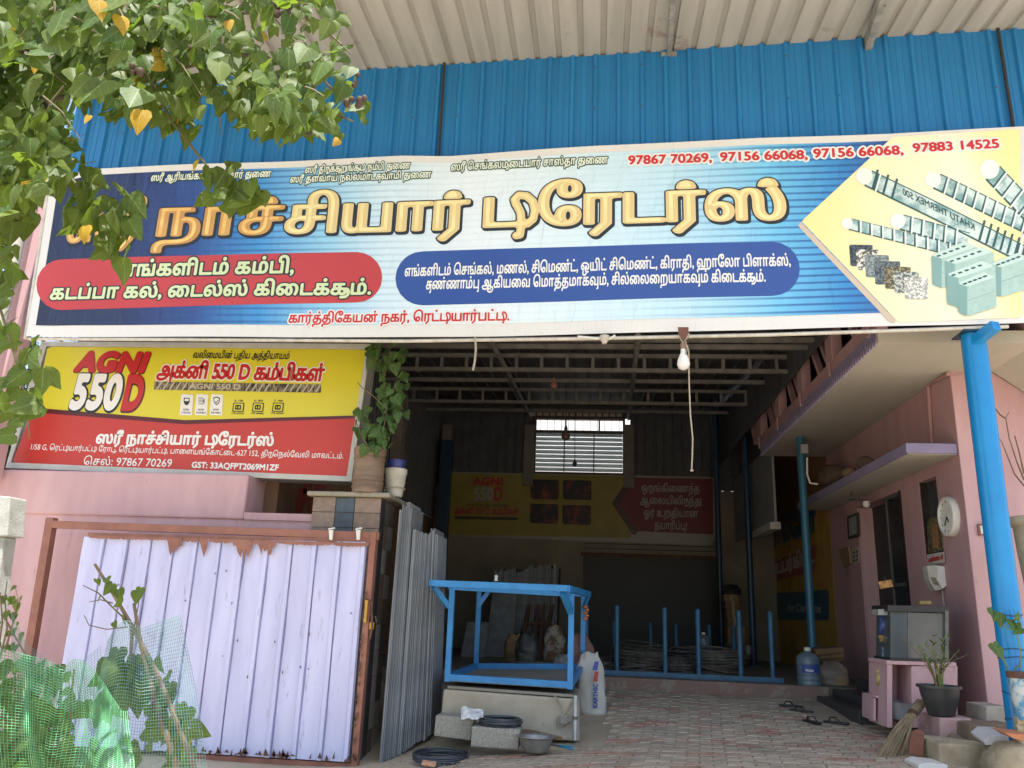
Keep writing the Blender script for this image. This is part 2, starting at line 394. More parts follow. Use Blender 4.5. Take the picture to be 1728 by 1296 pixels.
# ---------------------------------------------------------------- facade: cladding, awning, banner, light box
def mat_ramp(name, stops, w=(1, 0, 0, 0), coord='UV', rough=.35, stripes=None, bump=0, mixnoise=0, spec=.5):
    m = bpy.data.materials.new(name); m.use_nodes = True; N = m.node_tree.nodes; L = m.node_tree.links
    p = N['Principled BSDF']; p.inputs['Roughness'].default_value = rough; p.inputs['Specular IOR Level'].default_value = spec
    tc = N.new('ShaderNodeTexCoord'); vm = N.new('ShaderNodeVectorMath'); vm.operation = 'DOT_PRODUCT'; vm.inputs[1].default_value = w[:3]
    L.new(tc.outputs[coord], vm.inputs[0]); ad = N.new('ShaderNodeMath'); ad.inputs[1].default_value = w[3]; L.new(vm.outputs['Value'], ad.inputs[0])
    src = ad.outputs[0]
    if mixnoise:
        nz = N.new('ShaderNodeTexNoise'); nz.inputs['Scale'].default_value = 2.2; L.new(tc.outputs[coord], nz.inputs[0])
        ma = N.new('ShaderNodeMath'); ma.operation = 'MULTIPLY_ADD'; ma.inputs[1].default_value = mixnoise; L.new(nz.outputs[0], ma.inputs[0]); L.new(src, ma.inputs[2]); src = ma.outputs[0]
    rp = N.new('ShaderNodeValToRGB'); el = rp.color_ramp.elements
    while len(el) < len(stops): el.new(.5)
    for e, (t, c) in zip(el, stops): e.position = t; e.color = tuple(c) + (1,)
    L.new(src, rp.inputs[0]); out = rp.outputs[0]
    if stripes:   # (freq, stripe colour factor stops along u)
        sp = N.new('ShaderNodeSeparateXYZ'); L.new(tc.outputs[coord], sp.inputs[0])
        mu = N.new('ShaderNodeMath'); mu.operation = 'MULTIPLY'; mu.inputs[1].default_value = stripes[0]; L.new(sp.outputs[1], mu.inputs[0])
        si = N.new('ShaderNodeMath'); si.operation = 'SINE'; L.new(mu.outputs[0], si.inputs[0])
        mr = N.new('ShaderNodeMapRange'); mr.inputs[1].default_value = .2; mr.inputs[2].default_value = .9; L.new(si.outputs[0], mr.inputs[0])
        r2 = N.new('ShaderNodeValToRGB'); e2 = r2.color_ramp.elements
        while len(e2) < len(stripes[1]): e2.new(.5)
        for e, (t, v) in zip(e2, stripes[1]): e.position = t; e.color = (v, v, v, 1)
        L.new(sp.outputs[0], r2.inputs[0]); mm = N.new('ShaderNodeMath'); mm.operation = 'MULTIPLY'
        L.new(mr.outputs[0], mm.inputs[0]); L.new(r2.outputs[0], mm.inputs[1])
        mx = N.new('ShaderNodeMix'); mx.data_type = 'RGBA'; L.new(mm.outputs[0], mx.inputs[0]); L.new(out, mx.inputs[6]); mx.inputs[7].default_value = (.02, .08, .28, 1); out = mx.outputs[2]
    L.new(out, p.inputs['Base Color'])
    if bump:
        n3 = N.new('ShaderNodeTexNoise'); n3.inputs['Scale'].default_value = 3; n3.inputs['Detail'].default_value = 3; n3.inputs['Distortion'].default_value = 1.2
        mp = N.new('ShaderNodeMapping'); mp.inputs['Scale'].default_value = (1.6, 1, .45); mp.inputs['Rotation'].default_value = (0, .5, 0)
        t2 = N.new('ShaderNodeTexCoord'); L.new(t2.outputs['Object'], mp.inputs[0]); L.new(mp.outputs[0], n3.inputs[0])
        bp = N.new('ShaderNodeBump'); bp.inputs['Strength'].default_value = bump; bp.inputs['Distance'].default_value = .03
        L.new(n3.outputs[0], bp.inputs['Height']); L.new(bp.outputs[0], p.inputs['Normal'])
    return m
def flat(name, c, rough=.4): return mat(name, c, tuple(x * .93 for x in c), scale=1.5, rough=rough)

FA = math.radians(2.5); FN = (-math.sin(FA), -math.cos(FA), 0)
def bdisp(a, b):
    return .012 * np.sin(1.3 * a + .8 * b) + .004 * np.sin(3.1 * a - 2.1 * b + 1) + .05
SB = Surf((0, 7.3, 3.8), FN, bdisp)
SCL = Surf((0, 7.42, 3.8), FN)
WHT = flat('white_ink', (.80, .80, .78)); INK = flat('dark_ink', (.02, .025, .03)); REDI = flat('red_ink', (.55, .03, .03))
NAVY = flat('navy_ink', (.02, .03, .12))

# cladding
CLAD = mat('blue_cladding_paint', (.022, .20, .48), (.018, .165, .41), scale=1.5, rough=.28, bump=.08, bscale=6, stretch=(8, 8, .4), spots=(.03, .10, .2), spot_scale=9, spot_amt=.73)
tl = SCL.ab(110, 160); tr = SCL.ab(1740, 46); bl = SCL.ab(110, 590)
a0 = SCL.ab(104, 300)[0]; a1 = SCL.ab(1790, 100)[0]
def topb(a): t = (a - SCL.ab(600, 119)[0]) / (SCL.ab(1690, 51)[0] - SCL.ab(600, 119)[0]); return SCL.ab(600, 119)[1] * (1 - t) + SCL.ab(1690, 51)[1] * t
clad = thing('cladding_wall', 'blue ribbed metal sheet cladding above the long shop banner', 'wall cladding', SCL.W([-1.], [0.])[0])
RP = .243; a = a0; k = 0; sheetw = RP * 4; e0 = a0
seams = [SCL.ab(745, 200)[0], SCL.ab(1703, 200)[0]]
while a < a1:
    b_ = min(a + sheetw, a1); mb = MB(); prof = []
    x = a
    while x < b_ - .01:
        prof += [(x, 0), (x + .155, 0), (x + .170, .006), (x + .178, .0)] if False else [(x, 0), (x + .04, 0), (x + .045, .004), (x + .05, 0), (x + .10, 0), (x + .105, .004), (x + .11, 0), (x + .165, 0), (x + .182, .032), (x + .212, .032), (x + .229, 0)]
        x += RP
    prof.append((min(x, b_ + .02), 0))
    n = len(prof); pa = np.array([q[0] for q in prof]); pd = np.array([q[1] + .004 * (k % 2) for q in prof])
    vs = []
    for bb in (0, 1):
        if bb == 0: zb = np.full(n, .35)
        else: zb = np.array([topb(q) for q in pa])
        W_ = SCL.p0 + pa[:, None] * SCL.r + zb[:, None] * SCL.u + pd[:, None] * SCL.n; vs += [tuple(q) for q in W_]
    back = [tuple(np.array(q) - SCL.n * .012) for q in vs]
    mb.add(vs, [(i, i + 1, n + i + 1, n + i) for i in range(n - 1)])
    mb.build('cladding_sheet', CLAD, clad)
    a = b_; k += 1
for s_ in seams:
    mb = MB(); p = SCL.p0 + s_ * SCL.r + .35 * SCL.u + .04 * SCL.n; q = SCL.p0 + s_ * SCL.r + topb(s_) * SCL.u + .036 * SCL.n
    mb.tube([p, (Vector(p) + Vector(q)) / 2 + Vector((.012, 0, 0)), q], .016, 6); mb.build('seam_strip', WIRE, clad)
mb = MB()
for bb in (.9, 1.9, 2.7, 3.2):
    a = a0 + .19
    while a < a1:
        p = SCL.p0 + a * SCL.r + bb * SCL.u + .036 * SCL.n
        if bb < topb(a) - .08: mb.lathe([(.009, 0), (.009, .004), (.004, .008)], p, 6, axis='y')
        a += RP * 2
mb.build('roofing_screws', RUST, clad, kind='stuff')
mb = MB()   # unseen backing added so that no light leaks behind the sheets
A = SCL.W([a0, a1], [.35, .35], -.06); B = [SCL.W([x_], [topb(x_)], -.06)[0] for x_ in (a1, a0)]
mb.prism([A[0], A[1], B[0], B[1]], SCL.n * -.05); mb.build('backing_frame', STEEL_DK, clad)

# awning: ceiling sheets that come forward from the top of the cladding, sloping down to the street
AWN = mat('awning_sheet_underside', (.44, .43, .385), (.36, .35, .31), scale=1.2, rough=.55, bump=.05, bscale=5, stretch=(6, .5, 1), spots=(.30, .235, .20), spot_scale=1.2, spot_amt=.62)
awn = thing('awning', 'wide grey metal sheet awning over the shop front seen from below', 'awning', SCL.W([-.5], [3.2])[0])
fwd = np.array([-.0, -1.0, -.075]); LEN = 2.42
a = a0 - .2; W2 = .235
while a < a1 + .5:
    pa = [a, a + .165, a + .175, a + .222, a + .232, a + W2]; pd = [0, 0, .028, .028, 0, 0]
    vs = []
    for t in (-.08, LEN):
        for q, d_ in zip(pa, pd):
            p = SCL.p0 + q * SCL.r + topb(q) * SCL.u + fwd * t; vs.append((p[0], p[1], p[2] + d_ - .0))
    n = len(pa); up = [(x_, y_, z_ + .006) for x_, y_, z_ in vs]
    MB().add(vs, [(i, i + 1, n + i + 1, n + i) for i in range(n - 1)]).add(up, [(i, i + 1, n + i + 1, n + i) for i in range(n - 1)]).build('ceiling_sheet', AWN, awn)
    a += W2
GALV = mat('weathered_galvanised_steel', (.38, .38, .34), (.22, .22, .20), scale=9, rough=.6, metal=.2, spots=(.08, .08, .07), spot_scale=7, spot_amt=.58)
def awn_pt(px, py):    # pixel on the awning's underside plane
    nrm = np.cross(np.array([SCL.r[0], SCL.r[1], (topb(1.) - topb(0.))]), fwd); p0 = SCL.p0 + topb(0.) * SCL.u
    d = ray(px, py); t = ((p0 - CAM) @ nrm) / (d @ nrm); return CAM + d * t
for (p, q, wd, hh) in (((1130, 86), (1139, -60), .05, .06), ((1462, 78), (1510, -90), .07, .13)):
    A = awn_pt(*p); B = awn_pt(*q); A = A + np.array([0, .1, -hh / 2 - .005]); B = B + np.array([0, 0, -hh / 2 - .005])
    rt = thing('awning_bracket', 'slim pale steel bracket under the awning near its middle' if wd < .06 else 'deep weathered steel channel bracket under the right part of the awning', 'bracket', A, 'steel brackets carrying the awning')
    mb = MB(); mb.bar(A, B, wd, hh); mb.build('arm', GALV, rt, bevel=.004)
    mb = MB(); mb.bar(A + np.array([-.09, -.12, -.02]), A + np.array([.07, -.12, -.02]), .03, .04); mb.tube([A + np.array([-.04, -.12, -.25 * (wd > .06) - .05]), A + np.array([-.04, -.12, .02])], .006, 6)
    mb.build('bolt_plate', GALV, rt)

# banner
top = [(91, 303), (168, 289), (300, 283), (500, 275), (680, 266), (760, 267), (1000, 252), (1280, 237), (1500, 229), (1724, 219)]
bot = [(47, 569), (88, 571), (300, 571), (500, 572), (680, 571), (820, 570), (1010, 566), (1280, 560), (1500, 553), (1730, 547)]
def poly_at(pl, t):
    xs = [p[0] for p in pl]; x = xs[0] + (xs[-1] - xs[0]) * t; return x, np.interp(x, xs, [p[1] for p in pl])
ban = thing('shop_banner', 'long printed vinyl shop banner with Tamil lettering across the front', 'banner', SB.W([-1.], [0.])[0])
NU, NV = 220, 30; vs = []; uv = []; rr = random.Random(3)
for j in range(NV + 1):
    for i in range(NU + 1):
        t = i / NU; s_ = j / NV; T = SB.ab(*poly_at(top, t)); B = SB.ab(*poly_at(bot, t)); q = B * (1 - s_) + T * s_
        e = .018 * math.exp(-s_ * 14) * math.sin(t * 70 + 3 * math.sin(t * 31)) + .012 * math.exp(-(1 - s_) * 16) * math.sin(t * 90)
        vs.append(tuple(SB.W([q[0]], [q[1]], -.003 + max(-.0, -abs(e)))[0])); uv.append((t, s_))
n = NU + 1; fs = [(j * n + i, j * n + i + 1, (j + 1) * n + i + 1, (j + 1) * n + i) for j in range(NV) for i in range(NU)]
BW = mat_ramp('vinyl_white_margin', [(0, (.70, .69, .66)), (1, (.70, .69, .66))], rough=.3, bump=.6)
MB().add(vs, fs).build('cloth', BW, ban, smooth='all', uvs=uv)
st = [(0, (.012, .015, .045)), (.10, (.014, .022, .085)), (.17, (.022, .06, .24)), (.235, (.05, .28, .62)), (.30, (.28, .58, .78)), (.36, (.60, .76, .84)), (.45, (.74, .82, .86)), (.54, (.66, .80, .86)), (.66, (.48, .72, .84)), (.755, (.16, .52, .78)), (.82, (.04, .26, .58)), (.88, (.025, .06, .26))]  # print colours; the dark left stops also carry the tree's shade
BPR = mat_ramp('vinyl_blue_print', st, w=(1, .02, 0, 0), rough=.34, bump=1.3, stripes=(175, [(0, 0), (.13, .1), (.2, .75), (.3, .35), (.4, .06), (.6, .06), (.7, .4), (.78, .8), (.85, .9), (.9, .3)]))
# printed field, inset from the cloth's edge
vs = []; uv = []
for j in range(NV + 1):
    for i in range(NU + 1):
        t = .009 + .985 * i / NU; s_ = .065 + .895 * j / NV; T = SB.ab(*poly_at(top, t)); B = SB.ab(*poly_at(bot, t)); q = B * (1 - s_) + T * s_
        vs.append(tuple(SB.W([q[0]], [q[1]], .001)[0])); uv.append((t, s_))
MB().add(vs, fs).build('printed_field', BPR, ban, smooth='all', uvs=uv, fixn=False)
xr = SB.W([SB.ab(1351, 377)[0], SB.ab(1720, 300)[0]], [0, 0])[:, 0]
YEL = mat_ramp('vinyl_yellow_print', [(0, (.80, .66, .26)), (.12, (.84, .74, .30)), (.45, (.83, .79, .48)), (.8, (.80, .80, .62)), (1, (.80, .76, .34))], w=(1 / (xr[1] - xr[0]), 0, 0, -xr[0] / (xr[1] - xr[0])), coord='Object', rough=.32, bump=.5, mixnoise=.15)
for o_ in (YEL,):  # children share the banner's origin, shift the ramp to it
    pass
br = ban.location; YEL.node_tree.nodes['Math'].inputs[1].default_value = (br[0] - xr[0]) / (xr[1] - xr[0])
decal(SB, ban, [(1349, 377), (1513, 548), (1500, 548.5), (1345, 385)], flat('banner_edge_ink', (.60, .50, .38)), .0025, 'chevron_edge')
decal(SB, ban, [(1504, 235), (1351, 377), (1513, 547), (1722, 538), (1716, 224)], YEL, .003, 'chevron')
RP_ = flat('red_pill_ink', (.50, .05, .05), .3); BP_ = flat('blue_pill_ink', (.035, .085, .32), .3)
decal(SB, ban, pill(66, 441, 647, 526, -.022), RP_, .003, 'red_pill')
decal(SB, ban, pill(669, 427, 1348, 518, -.022), BP_, .003, 'blue_pill')
GRN = flat('pale_green_ink', (.62, .72, .42)); DG = flat('dark_green_ink', (.02, .06, .03)); PALE = flat('pale_ink', (.72, .78, .66))
small = [(.12, DG, .004, (0, 0)), (.025, PALE, .005, (0, 0))]
for s_, p, q, h in (('ஸ்ரீ ஆரியங்காவு ஐயனார் துணை', (260, 311), (460, 302), 9), ('ஸ்ரீ திருக்குறுங்குடி நம்பி துணை', (517, 296), (694, 288), 9),
                    ('ஸ்ரீ தளவாய் நல்லமாடசுவாமி துணை', (492, 312), (729, 303), 9), ('ஸ்ரீ செங்கலமுடையார் சாஸ்தா துணை', (762, 292), (1026, 281), 10)):
    text(SB, ban, s_, p, q, h, small, res=18, kx=.9)
ph = [(.16, WHT, .004, (0, 0)), (.035, REDI, .0055, (0, 0))]
for s_, p, q in (('97867 70269,', (1060, 283), (1201, 278)), ('97156 66068,', (1214, 277), (1362, 272)), ('97156 66068,', (1371, 270), (1523, 264)), ('97883 14525', (1538, 261), (1683, 255))):
    text(SB, ban, s_, p, q, 15, ph, res=18, latin=True)
G1 = mat('gold_ink_dark', (.50, .24, .06), (.58, .34, .10), scale=3, rough=.35); G2 = mat('gold_ink_light', (.80, .56, .18), (.74, .44, .12), scale=2.5, rough=.35, contrast=(.45, .55))
G3 = mat('cream_gold_ink', (.84, .74, .36), (.80, .66, .30), scale=2.5, rough=.35, contrast=(.45, .55)); G4 = flat('tan_ink', (.72, .56, .26), .35)
tl_ = lambda hi, lo: [(.040, INK, .004, (.022, -.03), .52), (.036, INK, .0045, (0, 0), .48), (.014, lo, .0055, (0, 0), .27), (-.006, hi, .0065, (-.014, .012), .5)]
text(SB, ban, 'ஸ்ரீ', (114, 413), (240, 408), 48, tl_(G2, G1), res=34, kx=.62)
text(SB, ban, 'நாச\ue001', (264, 404), (478, 398), 47, tl_(G2, G1), res=34, kx=.62)
text(SB, ban, 'சியார\ue001', (482, 398), (790, 390), 48, tl_(G3, G4), res=34, kx=.62)
text(SB, ban, 'டிரேடர\ue001ஸ\ue001', (812, 388), (1328, 374), 51, tl_(G3, G4), res=34, kx=.62)
rt_ = [(.10, INK, .0045, (0, 0)), (.034, GRN, .006, (0, 0))]
text(SB, ban, 'எங்களிடம் கம்பி,', (208, 470), (500, 464), 19, rt_, res=24)
text(SB, ban, 'கடப்பா கல், டைல்ஸ் கிடைக்கும்.', (88, 508), (629, 499), 18, rt_, res=24)
wt_ = [(.022, WHT, .006, (0, 0))]
text(SB, ban, 'எங்களிடம் செங்கல், மணல், சிமெண்ட், ஒயிட் சிமெண்ட், கிராதி, ஹாலோ பிளாக்ஸ்,', (684, 469), (1333, 452), 14, wt_, res=22, kx=.8)
text(SB, ban, 'சுண்ணாம்பு ஆகியவை மொத்தமாகவும், சில்லைறையாகவும் கிடைக்கும்.', (720, 491), (1291, 479), 14, wt_, res=22, kx=.8)
text(SB, ban, 'கார்த்திகேயன் நகர், ரெட்டியார்பட்டி.', (490, 548), (861, 543), 13, [(.12, WHT, .004, (0, 0)), (.025, REDI, .0055, (0, 0))], res=20, kx=.8)
# printed pictures on the yellow chevron
TEAL = mat('print_pale_teal', (.62, .74, .70), (.20, .36, .36), scale=6, rough=.35, contrast=(.42, .58)); TEALD = flat('print_dark_teal', (.035, .10, .10)); TW = flat('print_glare_white', (.80, .86, .80))
def cr6(x, y): return (1240 + x / 3.41, 200 + y / 3.41)
def rebar(p, q, wd, step, lift):
    p = np.array(p, float); q = np.array(q, float); d = q - p; Ln = np.linalg.norm(d); d /= Ln; nn = np.array([-d[1], d[0]])
    c = lambda s_, t: tuple(cr6(*(p + d * s_ + nn * t * wd)))
    decal(SB, ban, [c(0, -.5), c(Ln, -.5), c(Ln, .5), c(0, .5)], TEAL, lift, 'rebar_picture', .025)
    decal(SB, ban, [c(0, .42), c(Ln, .42), c(Ln, .52), c(0, .52)], TEALD, lift + .0008, 'rebar_shade', .008)
    decal(SB, ban, [c(0, -.52), c(Ln, -.52), c(Ln, -.46), c(0, -.46)], TEALD, lift + .0008, 'rebar_shade', .008)
    mb_n = []
    s_ = 40
    while s_ < Ln - 25:
        decal(SB, ban, [c(s_, -.5), c(s_ + 7, -.5), c(s_ + 28, .5), c(s_ + 16, .5)], TEALD, lift + .0014, 'rebar_ridge', .008)
        decal(SB, ban, [c(s_ + 9, -.62), c(s_ + 19, -.62), c(s_ + 38, .56), c(s_ + 28, .56)], TW, lift + .0016, 'rebar_ridge', .010)
        s_ += step
    decal(SB, ban, [c(-.25 * wd + .5 * wd * math.cos(th), .5 * math.sin(th)) for th in [k * math.pi / 8 for k in range(16)]], TW, lift + .002, 'rebar_end', .012)
rebar((1470, 330), (1690, 560), 110, 70, .0040)
rebar((1150, 375), (1690, 640), 92, 62, .0046)
rebar((760, 355), (1690, 815), 96, 900, .0052)
for s_ in (40, 120): rebar
rebar((950, 610), (1330, 715), 88, 66, .0058)
rebar((655, 620), (1240, 770), 66, 66, .0064)
pq = [cr6(*v) for v in ((840, 330), (850, 330), (890, 420), (878, 430))]
for x_ in (790, 850, 900, 1400, 1440, 1480, 1520, 1560, 1600, 1640):
    y_ = 365 + (x_ - 790) * .48
    decal(SB, ban, [cr6(x_ + 20, y_ - 60), cr6(x_ + 32, y_ - 56), cr6(x_ + 2, y_ + 58), cr6(x_ - 12, y_ + 54)], TEALD, .0072, 'rebar_ridge', .008)
text(SB, ban, 'KHATU THERMEX 500', cr6(958, 452), cr6(1372, 660), 12, [(.02, TEALD, .0078, (0, 0))], res=18, latin=True, mirror=True)
tiles = [((650, 738, 135, 125), (.08, .10, .12), (.03, .04, .05)), ((688, 765, 130, 120), (.72, .72, .62), (.10, .10, .09)), ((738, 797, 140, 130), (.12, .16, .17), (.30, .34, .33)), ((792, 833, 150, 135), (.16, .19, .20), (.05, .06, .07)),
         ((848, 865, 155, 128), (.30, .26, .15), (.08, .07, .04)), ((900, 893, 148, 125), (.52, .56, .50), (.12, .14, .13)), ((962, 925, 140, 127), (.78, .78, .72), (.35, .36, .34))]
for k, ((x_, y_, w_, h_), c1, c2) in enumerate(tiles):
    decal(SB, ban, [cr6(x_, y_), cr6(x_ + w_, y_ + 2), cr6(x_ + w_, y_ + h_), cr6(x_ + 8, y_ + h_)], mat('print_granite_%d' % k, c1, c2, scale=40, rough=.4, detail=3, contrast=(.48, .52)), .004 + .0005 * k, 'granite_picture', .015)
BLK = mat('print_block_grey', (.42, .60, .54), (.36, .52, .47), scale=20, rough=.4); BLKS = flat('print_block_side', (.22, .38, .36)); BLKT = flat('print_block_top', (.55, .72, .66))
k = 0
for (x_, y_, sw, fw, fh) in ((1120, 800, 60, 200, 190), (1195, 830, 60, 220, 175), (1460, 850, 60, 160, 190), (1205, 910, 70, 210, 190), (1270, 960, 55, 160, 190)):
    L0 = .0088 + .0016 * k; k += 1; rise = 70 if fw > 180 else 55
    decal(SB, ban, [cr6(x_, y_), cr6(x_ + sw, y_ + 20), cr6(x_ + sw, y_ + fh), cr6(x_ + 6, y_ + fh - 22)], BLKS, L0, 'block_picture', .015)
    decal(SB, ban, [cr6(x_ + sw, y_ + 20), cr6(x_ + sw + fw, y_ - rise + 20), cr6(x_ + sw + fw + 8, y_ + fh - rise), cr6(x_ + sw, y_ + fh)], BLK, L0, 'block_picture', .015)
    decal(SB, ban, [cr6(x_, y_), cr6(x_ + fw - 10, y_ - rise - 8), cr6(x_ + sw + fw, y_ - rise + 20), cr6(x_ + sw, y_ + 20)], BLKT, L0, 'block_picture', .015)
    for j in range(5):
        hx = x_ + 25 + j * fw / 5.6; hy = y_ + 4 - j * rise / 5.2
        decal(SB, ban, [cr6(hx, hy), cr6(hx + 22, hy - 8), cr6(hx + 34, hy - 2), cr6(hx + 12, hy + 7)], TEALD, L0 + .0006, 'block_hole', .006)
    if fh > 180: decal(SB, ban, [cr6(x_ + sw, y_ + fh * .52), cr6(x_ + sw + fw, y_ + fh * .52 - rise), cr6(x_ + sw + fw, y_ + fh * .54 - rise), cr6(x_ + sw, y_ + fh * .54)], BLKS, L0 + .0006, 'block_joint', .006)
# frame tube under and beside the cloth
mb = MB(); q = [SB.pt(x_, y_, -.02) for x_, y_ in ((52, 573), (300, 575), (680, 577), (1010, 573), (1300, 567), (1500, 560), (1700, 552))]
mb.tube(q, .017, 6); mb.tube([SB.pt(90, 300, -.03), SB.pt(46, 573, -.03)], .03, 6)
mb.build('frame_tube', mat('banner_frame_paint', (.60, .58, .52), (.45, .42, .36), scale=12, rough=.5), ban, smooth=True)

# light box
SA = Surf((0, 8.4, 3.3), (0, -1, 0))
lb = thing('light_box_sign', 'yellow and red light box sign of a steel bar seller over the pink wall', 'sign', (-4.4, 8.4, 2.72))
oc = [SA.pt(71, 577), SA.pt(626, 581), SA.pt(594, 813), SA.pt(11, 790)]
BOXG = mat('light_box_grey', (.33, .33, .31), (.25, .25, .235), scale=3, rough=.5, spots=(.15, .13, .11), spot_scale=8, spot_amt=.7)
q = [np.array(p) + np.array([0, .012, 0]) for p in oc]; MB().prism(q, (0, .26, 0)).build('casing', BOXG, lb, bevel=.004)
ic = [(80, 585), (618, 590), (586, 804), (20, 781)]
SA2 = Surf((0, 8.388, 3.3), (0, -1, 0))
TRIM = mat('aluminium_trim', (.55, .55, .51), (.46, .46, .42), scale=6, rough=.45, spots=(.2, .18, .15), spot_scale=20, spot_amt=.66)
o4 = [(71, 577), (626, 581), (594, 813), (11, 790)]
for i in range(4):
    j = (i + 1) % 4; a_, b_, c_, d_ = o4[i], o4[j], ic[j], ic[i]
    MB().prism([SA.pt(*v) for v in (a_, b_, c_, d_)], (0, -.02, 0)).build('trim', TRIM, lb, bevel=.002)
YB = mat('sign_yellow_film', (.68, .62, .04), (.64, .57, .035), scale=.8, rough=.32); RB = mat('sign_red_film', (.52, .045, .03), (.48, .04, .03), scale=.8, rough=.32)
decal(SA2, lb, [(80, 585), (618, 590), (606, 702), (312, 713), (60, 690)], YB, .000, 'yellow_film', .05)
decal(SA2, lb, [(58, 688), (312, 712), (607, 702), (586, 804), (20, 781)], RB, .0015, 'red_film', .05)
DKR = flat('dark_red_ink', (.10, .012, .012), .3)
decal(SA2, lb, [(58, 688), (312, 709), (607, 701), (606, 706), (312, 716), (57, 696)], DKR, .003, 'dark_band', .012)
R2 = flat('sign_red_ink', (.50, .025, .025), .35)
sh = lambda c, o=.05, s_=.05: [(o, INK, .004, (s_ * .6, -s_ * .5)), (o, c, .005, (0, 0))]
text(SA2, lb, 'AGNI', (127, 625), (244, 627), 32, [(.075, R2, .005, (0, 0)), (.08, DKR, .004, (.02, -.03))], res=26, latin=True, shear=.2, track=.04)
text(SA2, lb, '550', (116, 688), (198, 689), 57, [(.09, INK, .004, (.02, -.015)), (.05, WHT, .0055, (0, 0))], res=26, latin=True, shear=.1, track=.03)
text(SA2, lb, 'D', (203, 689), (236, 690), 57, [(.08, DKR, .004, (.02, -.02)), (.055, R2, .0055, (0, 0))], res=26, latin=True, shear=.1)
text(SA2, lb, 'வலிமையின் புதிய அத்தியாயம்', (325, 604), (488, 606), 9, [(.02, INK, .004, (0, 0))], res=20, shear=.15)
text(SA2, lb, 'அக்னி 550 D கம்பிகள்', (264, 637), (545, 643), 20, [(.09, WHT, .004, (0, 0)), (.035, R2, .0055, (0, 0))], res=24, shear=.1, kx=.8)
def c7(x, y): return (x / 2.618, 540 + y / 2.618)
decal(SA2, lb, [c7(682, 272), c7(1418, 285), c7(1418, 322), c7(680, 308)], mat('rebar_photo_print', (.30, .26, .16), (.04, .035, .03), scale=14, rough=.4, stretch=(3, 1, 1), contrast=(.42, .6)), .004, 'rebar_picture', .01)
for k in range(26):
    x_ = 690 + k * 28
    if 830 < x_ < 1070 or 1180 < x_ < 1250: continue
    y_ = 272 + (x_ - 682) * .0177
    decal(SA2, lb, [c7(x_, y_ + 36), c7(x_ + 7, y_ + 36), c7(x_ + 30, y_ + 1), c7(x_ + 22, y_ + 1)], flat('rebar_glint_ink', (.50, .46, .36)) if k == 0 else bpy.data.materials['rebar_glint_ink'], .005, 'rebar_ridge', .006)
GL = bpy.data.materials['rebar_glint_ink']
text(SA2, lb, 'AGNI 550 D', c7(838, 304), c7(1062, 307), 9, [(.03, GL, .0055, (0, 0))], res=18, latin=True)
for x_, t1, t2 in ((797, 'MORE', 'STRONG'), (863, 'MORE', 'FLEXIBLE'), (929, 'MORE', 'RELIABLE')):
    decal(SA2, lb, [c7(x_ - 3, 420), c7(x_ + 52, 422), c7(x_ + 58, 330), c7(x_ + 5, 328)], WHT, .004, 'icon_card', .012)
    text(SA2, lb, t1, c7(x_ + 12, 400), c7(x_ + 38, 400.5), 3.2, [(.02, INK, .005, (0, 0))], res=12, latin=True)
    text(SA2, lb, t2, c7(x_ + 4, 413), c7(x_ + 46, 414), 3.2, [(.02, INK, .005, (0, 0))], res=12, latin=True)
    cx, cy = x_ + 29, 358
    if t2 == 'STRONG':
        decal(SA2, lb, [c7(cx - 13, cy - 14), c7(cx + 12, cy - 14), c7(cx + 13, cy + 4), c7(cx + 5, cy + 18), c7(cx - 8, cy + 18), c7(cx - 14, cy + 2)], INK, .005, 'icon', .008)
        decal(SA2, lb, [c7(cx - 9, cy - 10), c7(cx + 9, cy - 10), c7(cx + 9, cy + 1), c7(cx - 10, cy + 1)], WHT, .006, 'icon', .008)
    elif t2 == 'FLEXIBLE':
        for rr_ in (0, 9): decal(SA2, lb, [c7(cx - 16, cy - 14 + rr_), c7(cx + 6, cy - 14 + rr_), c7(cx + 14, cy - 4 + rr_), c7(cx + 6, cy + 6 + rr_), c7(cx - 16, cy + 6 + rr_), c7(cx - 16, cy + 3 + rr_), c7(cx + 5, cy + 3 + rr_), c7(cx + 10, cy - 4 + rr_), c7(cx + 5, cy - 11 + rr_), c7(cx - 16, cy - 11 + rr_)], INK, .005 + rr_ * .0001, 'icon', .006)
    else:
        decal(SA2, lb, [c7(cx - 15, cy - 14), c7(cx, cy - 20), c7(cx + 15, cy - 14), c7(cx + 12, cy + 8), c7(cx, cy + 20), c7(cx - 12, cy + 8)], INK, .005, 'icon', .008)
        decal(SA2, lb, [c7(cx - 11, cy - 11), c7(cx, cy - 15), c7(cx + 11, cy - 11), c7(cx + 9, cy + 6), c7(cx, cy + 15), c7(cx - 9, cy + 6)], WHT, .006, 'icon', .008)
        decal(SA2, lb, [c7(cx - 7, cy), c7(cx - 1, cy + 5), c7(cx + 8, cy - 7), c7(cx + 8, cy - 2), c7(cx - 1, cy + 10), c7(cx - 7, cy + 4)], INK, .007, 'icon', .006)
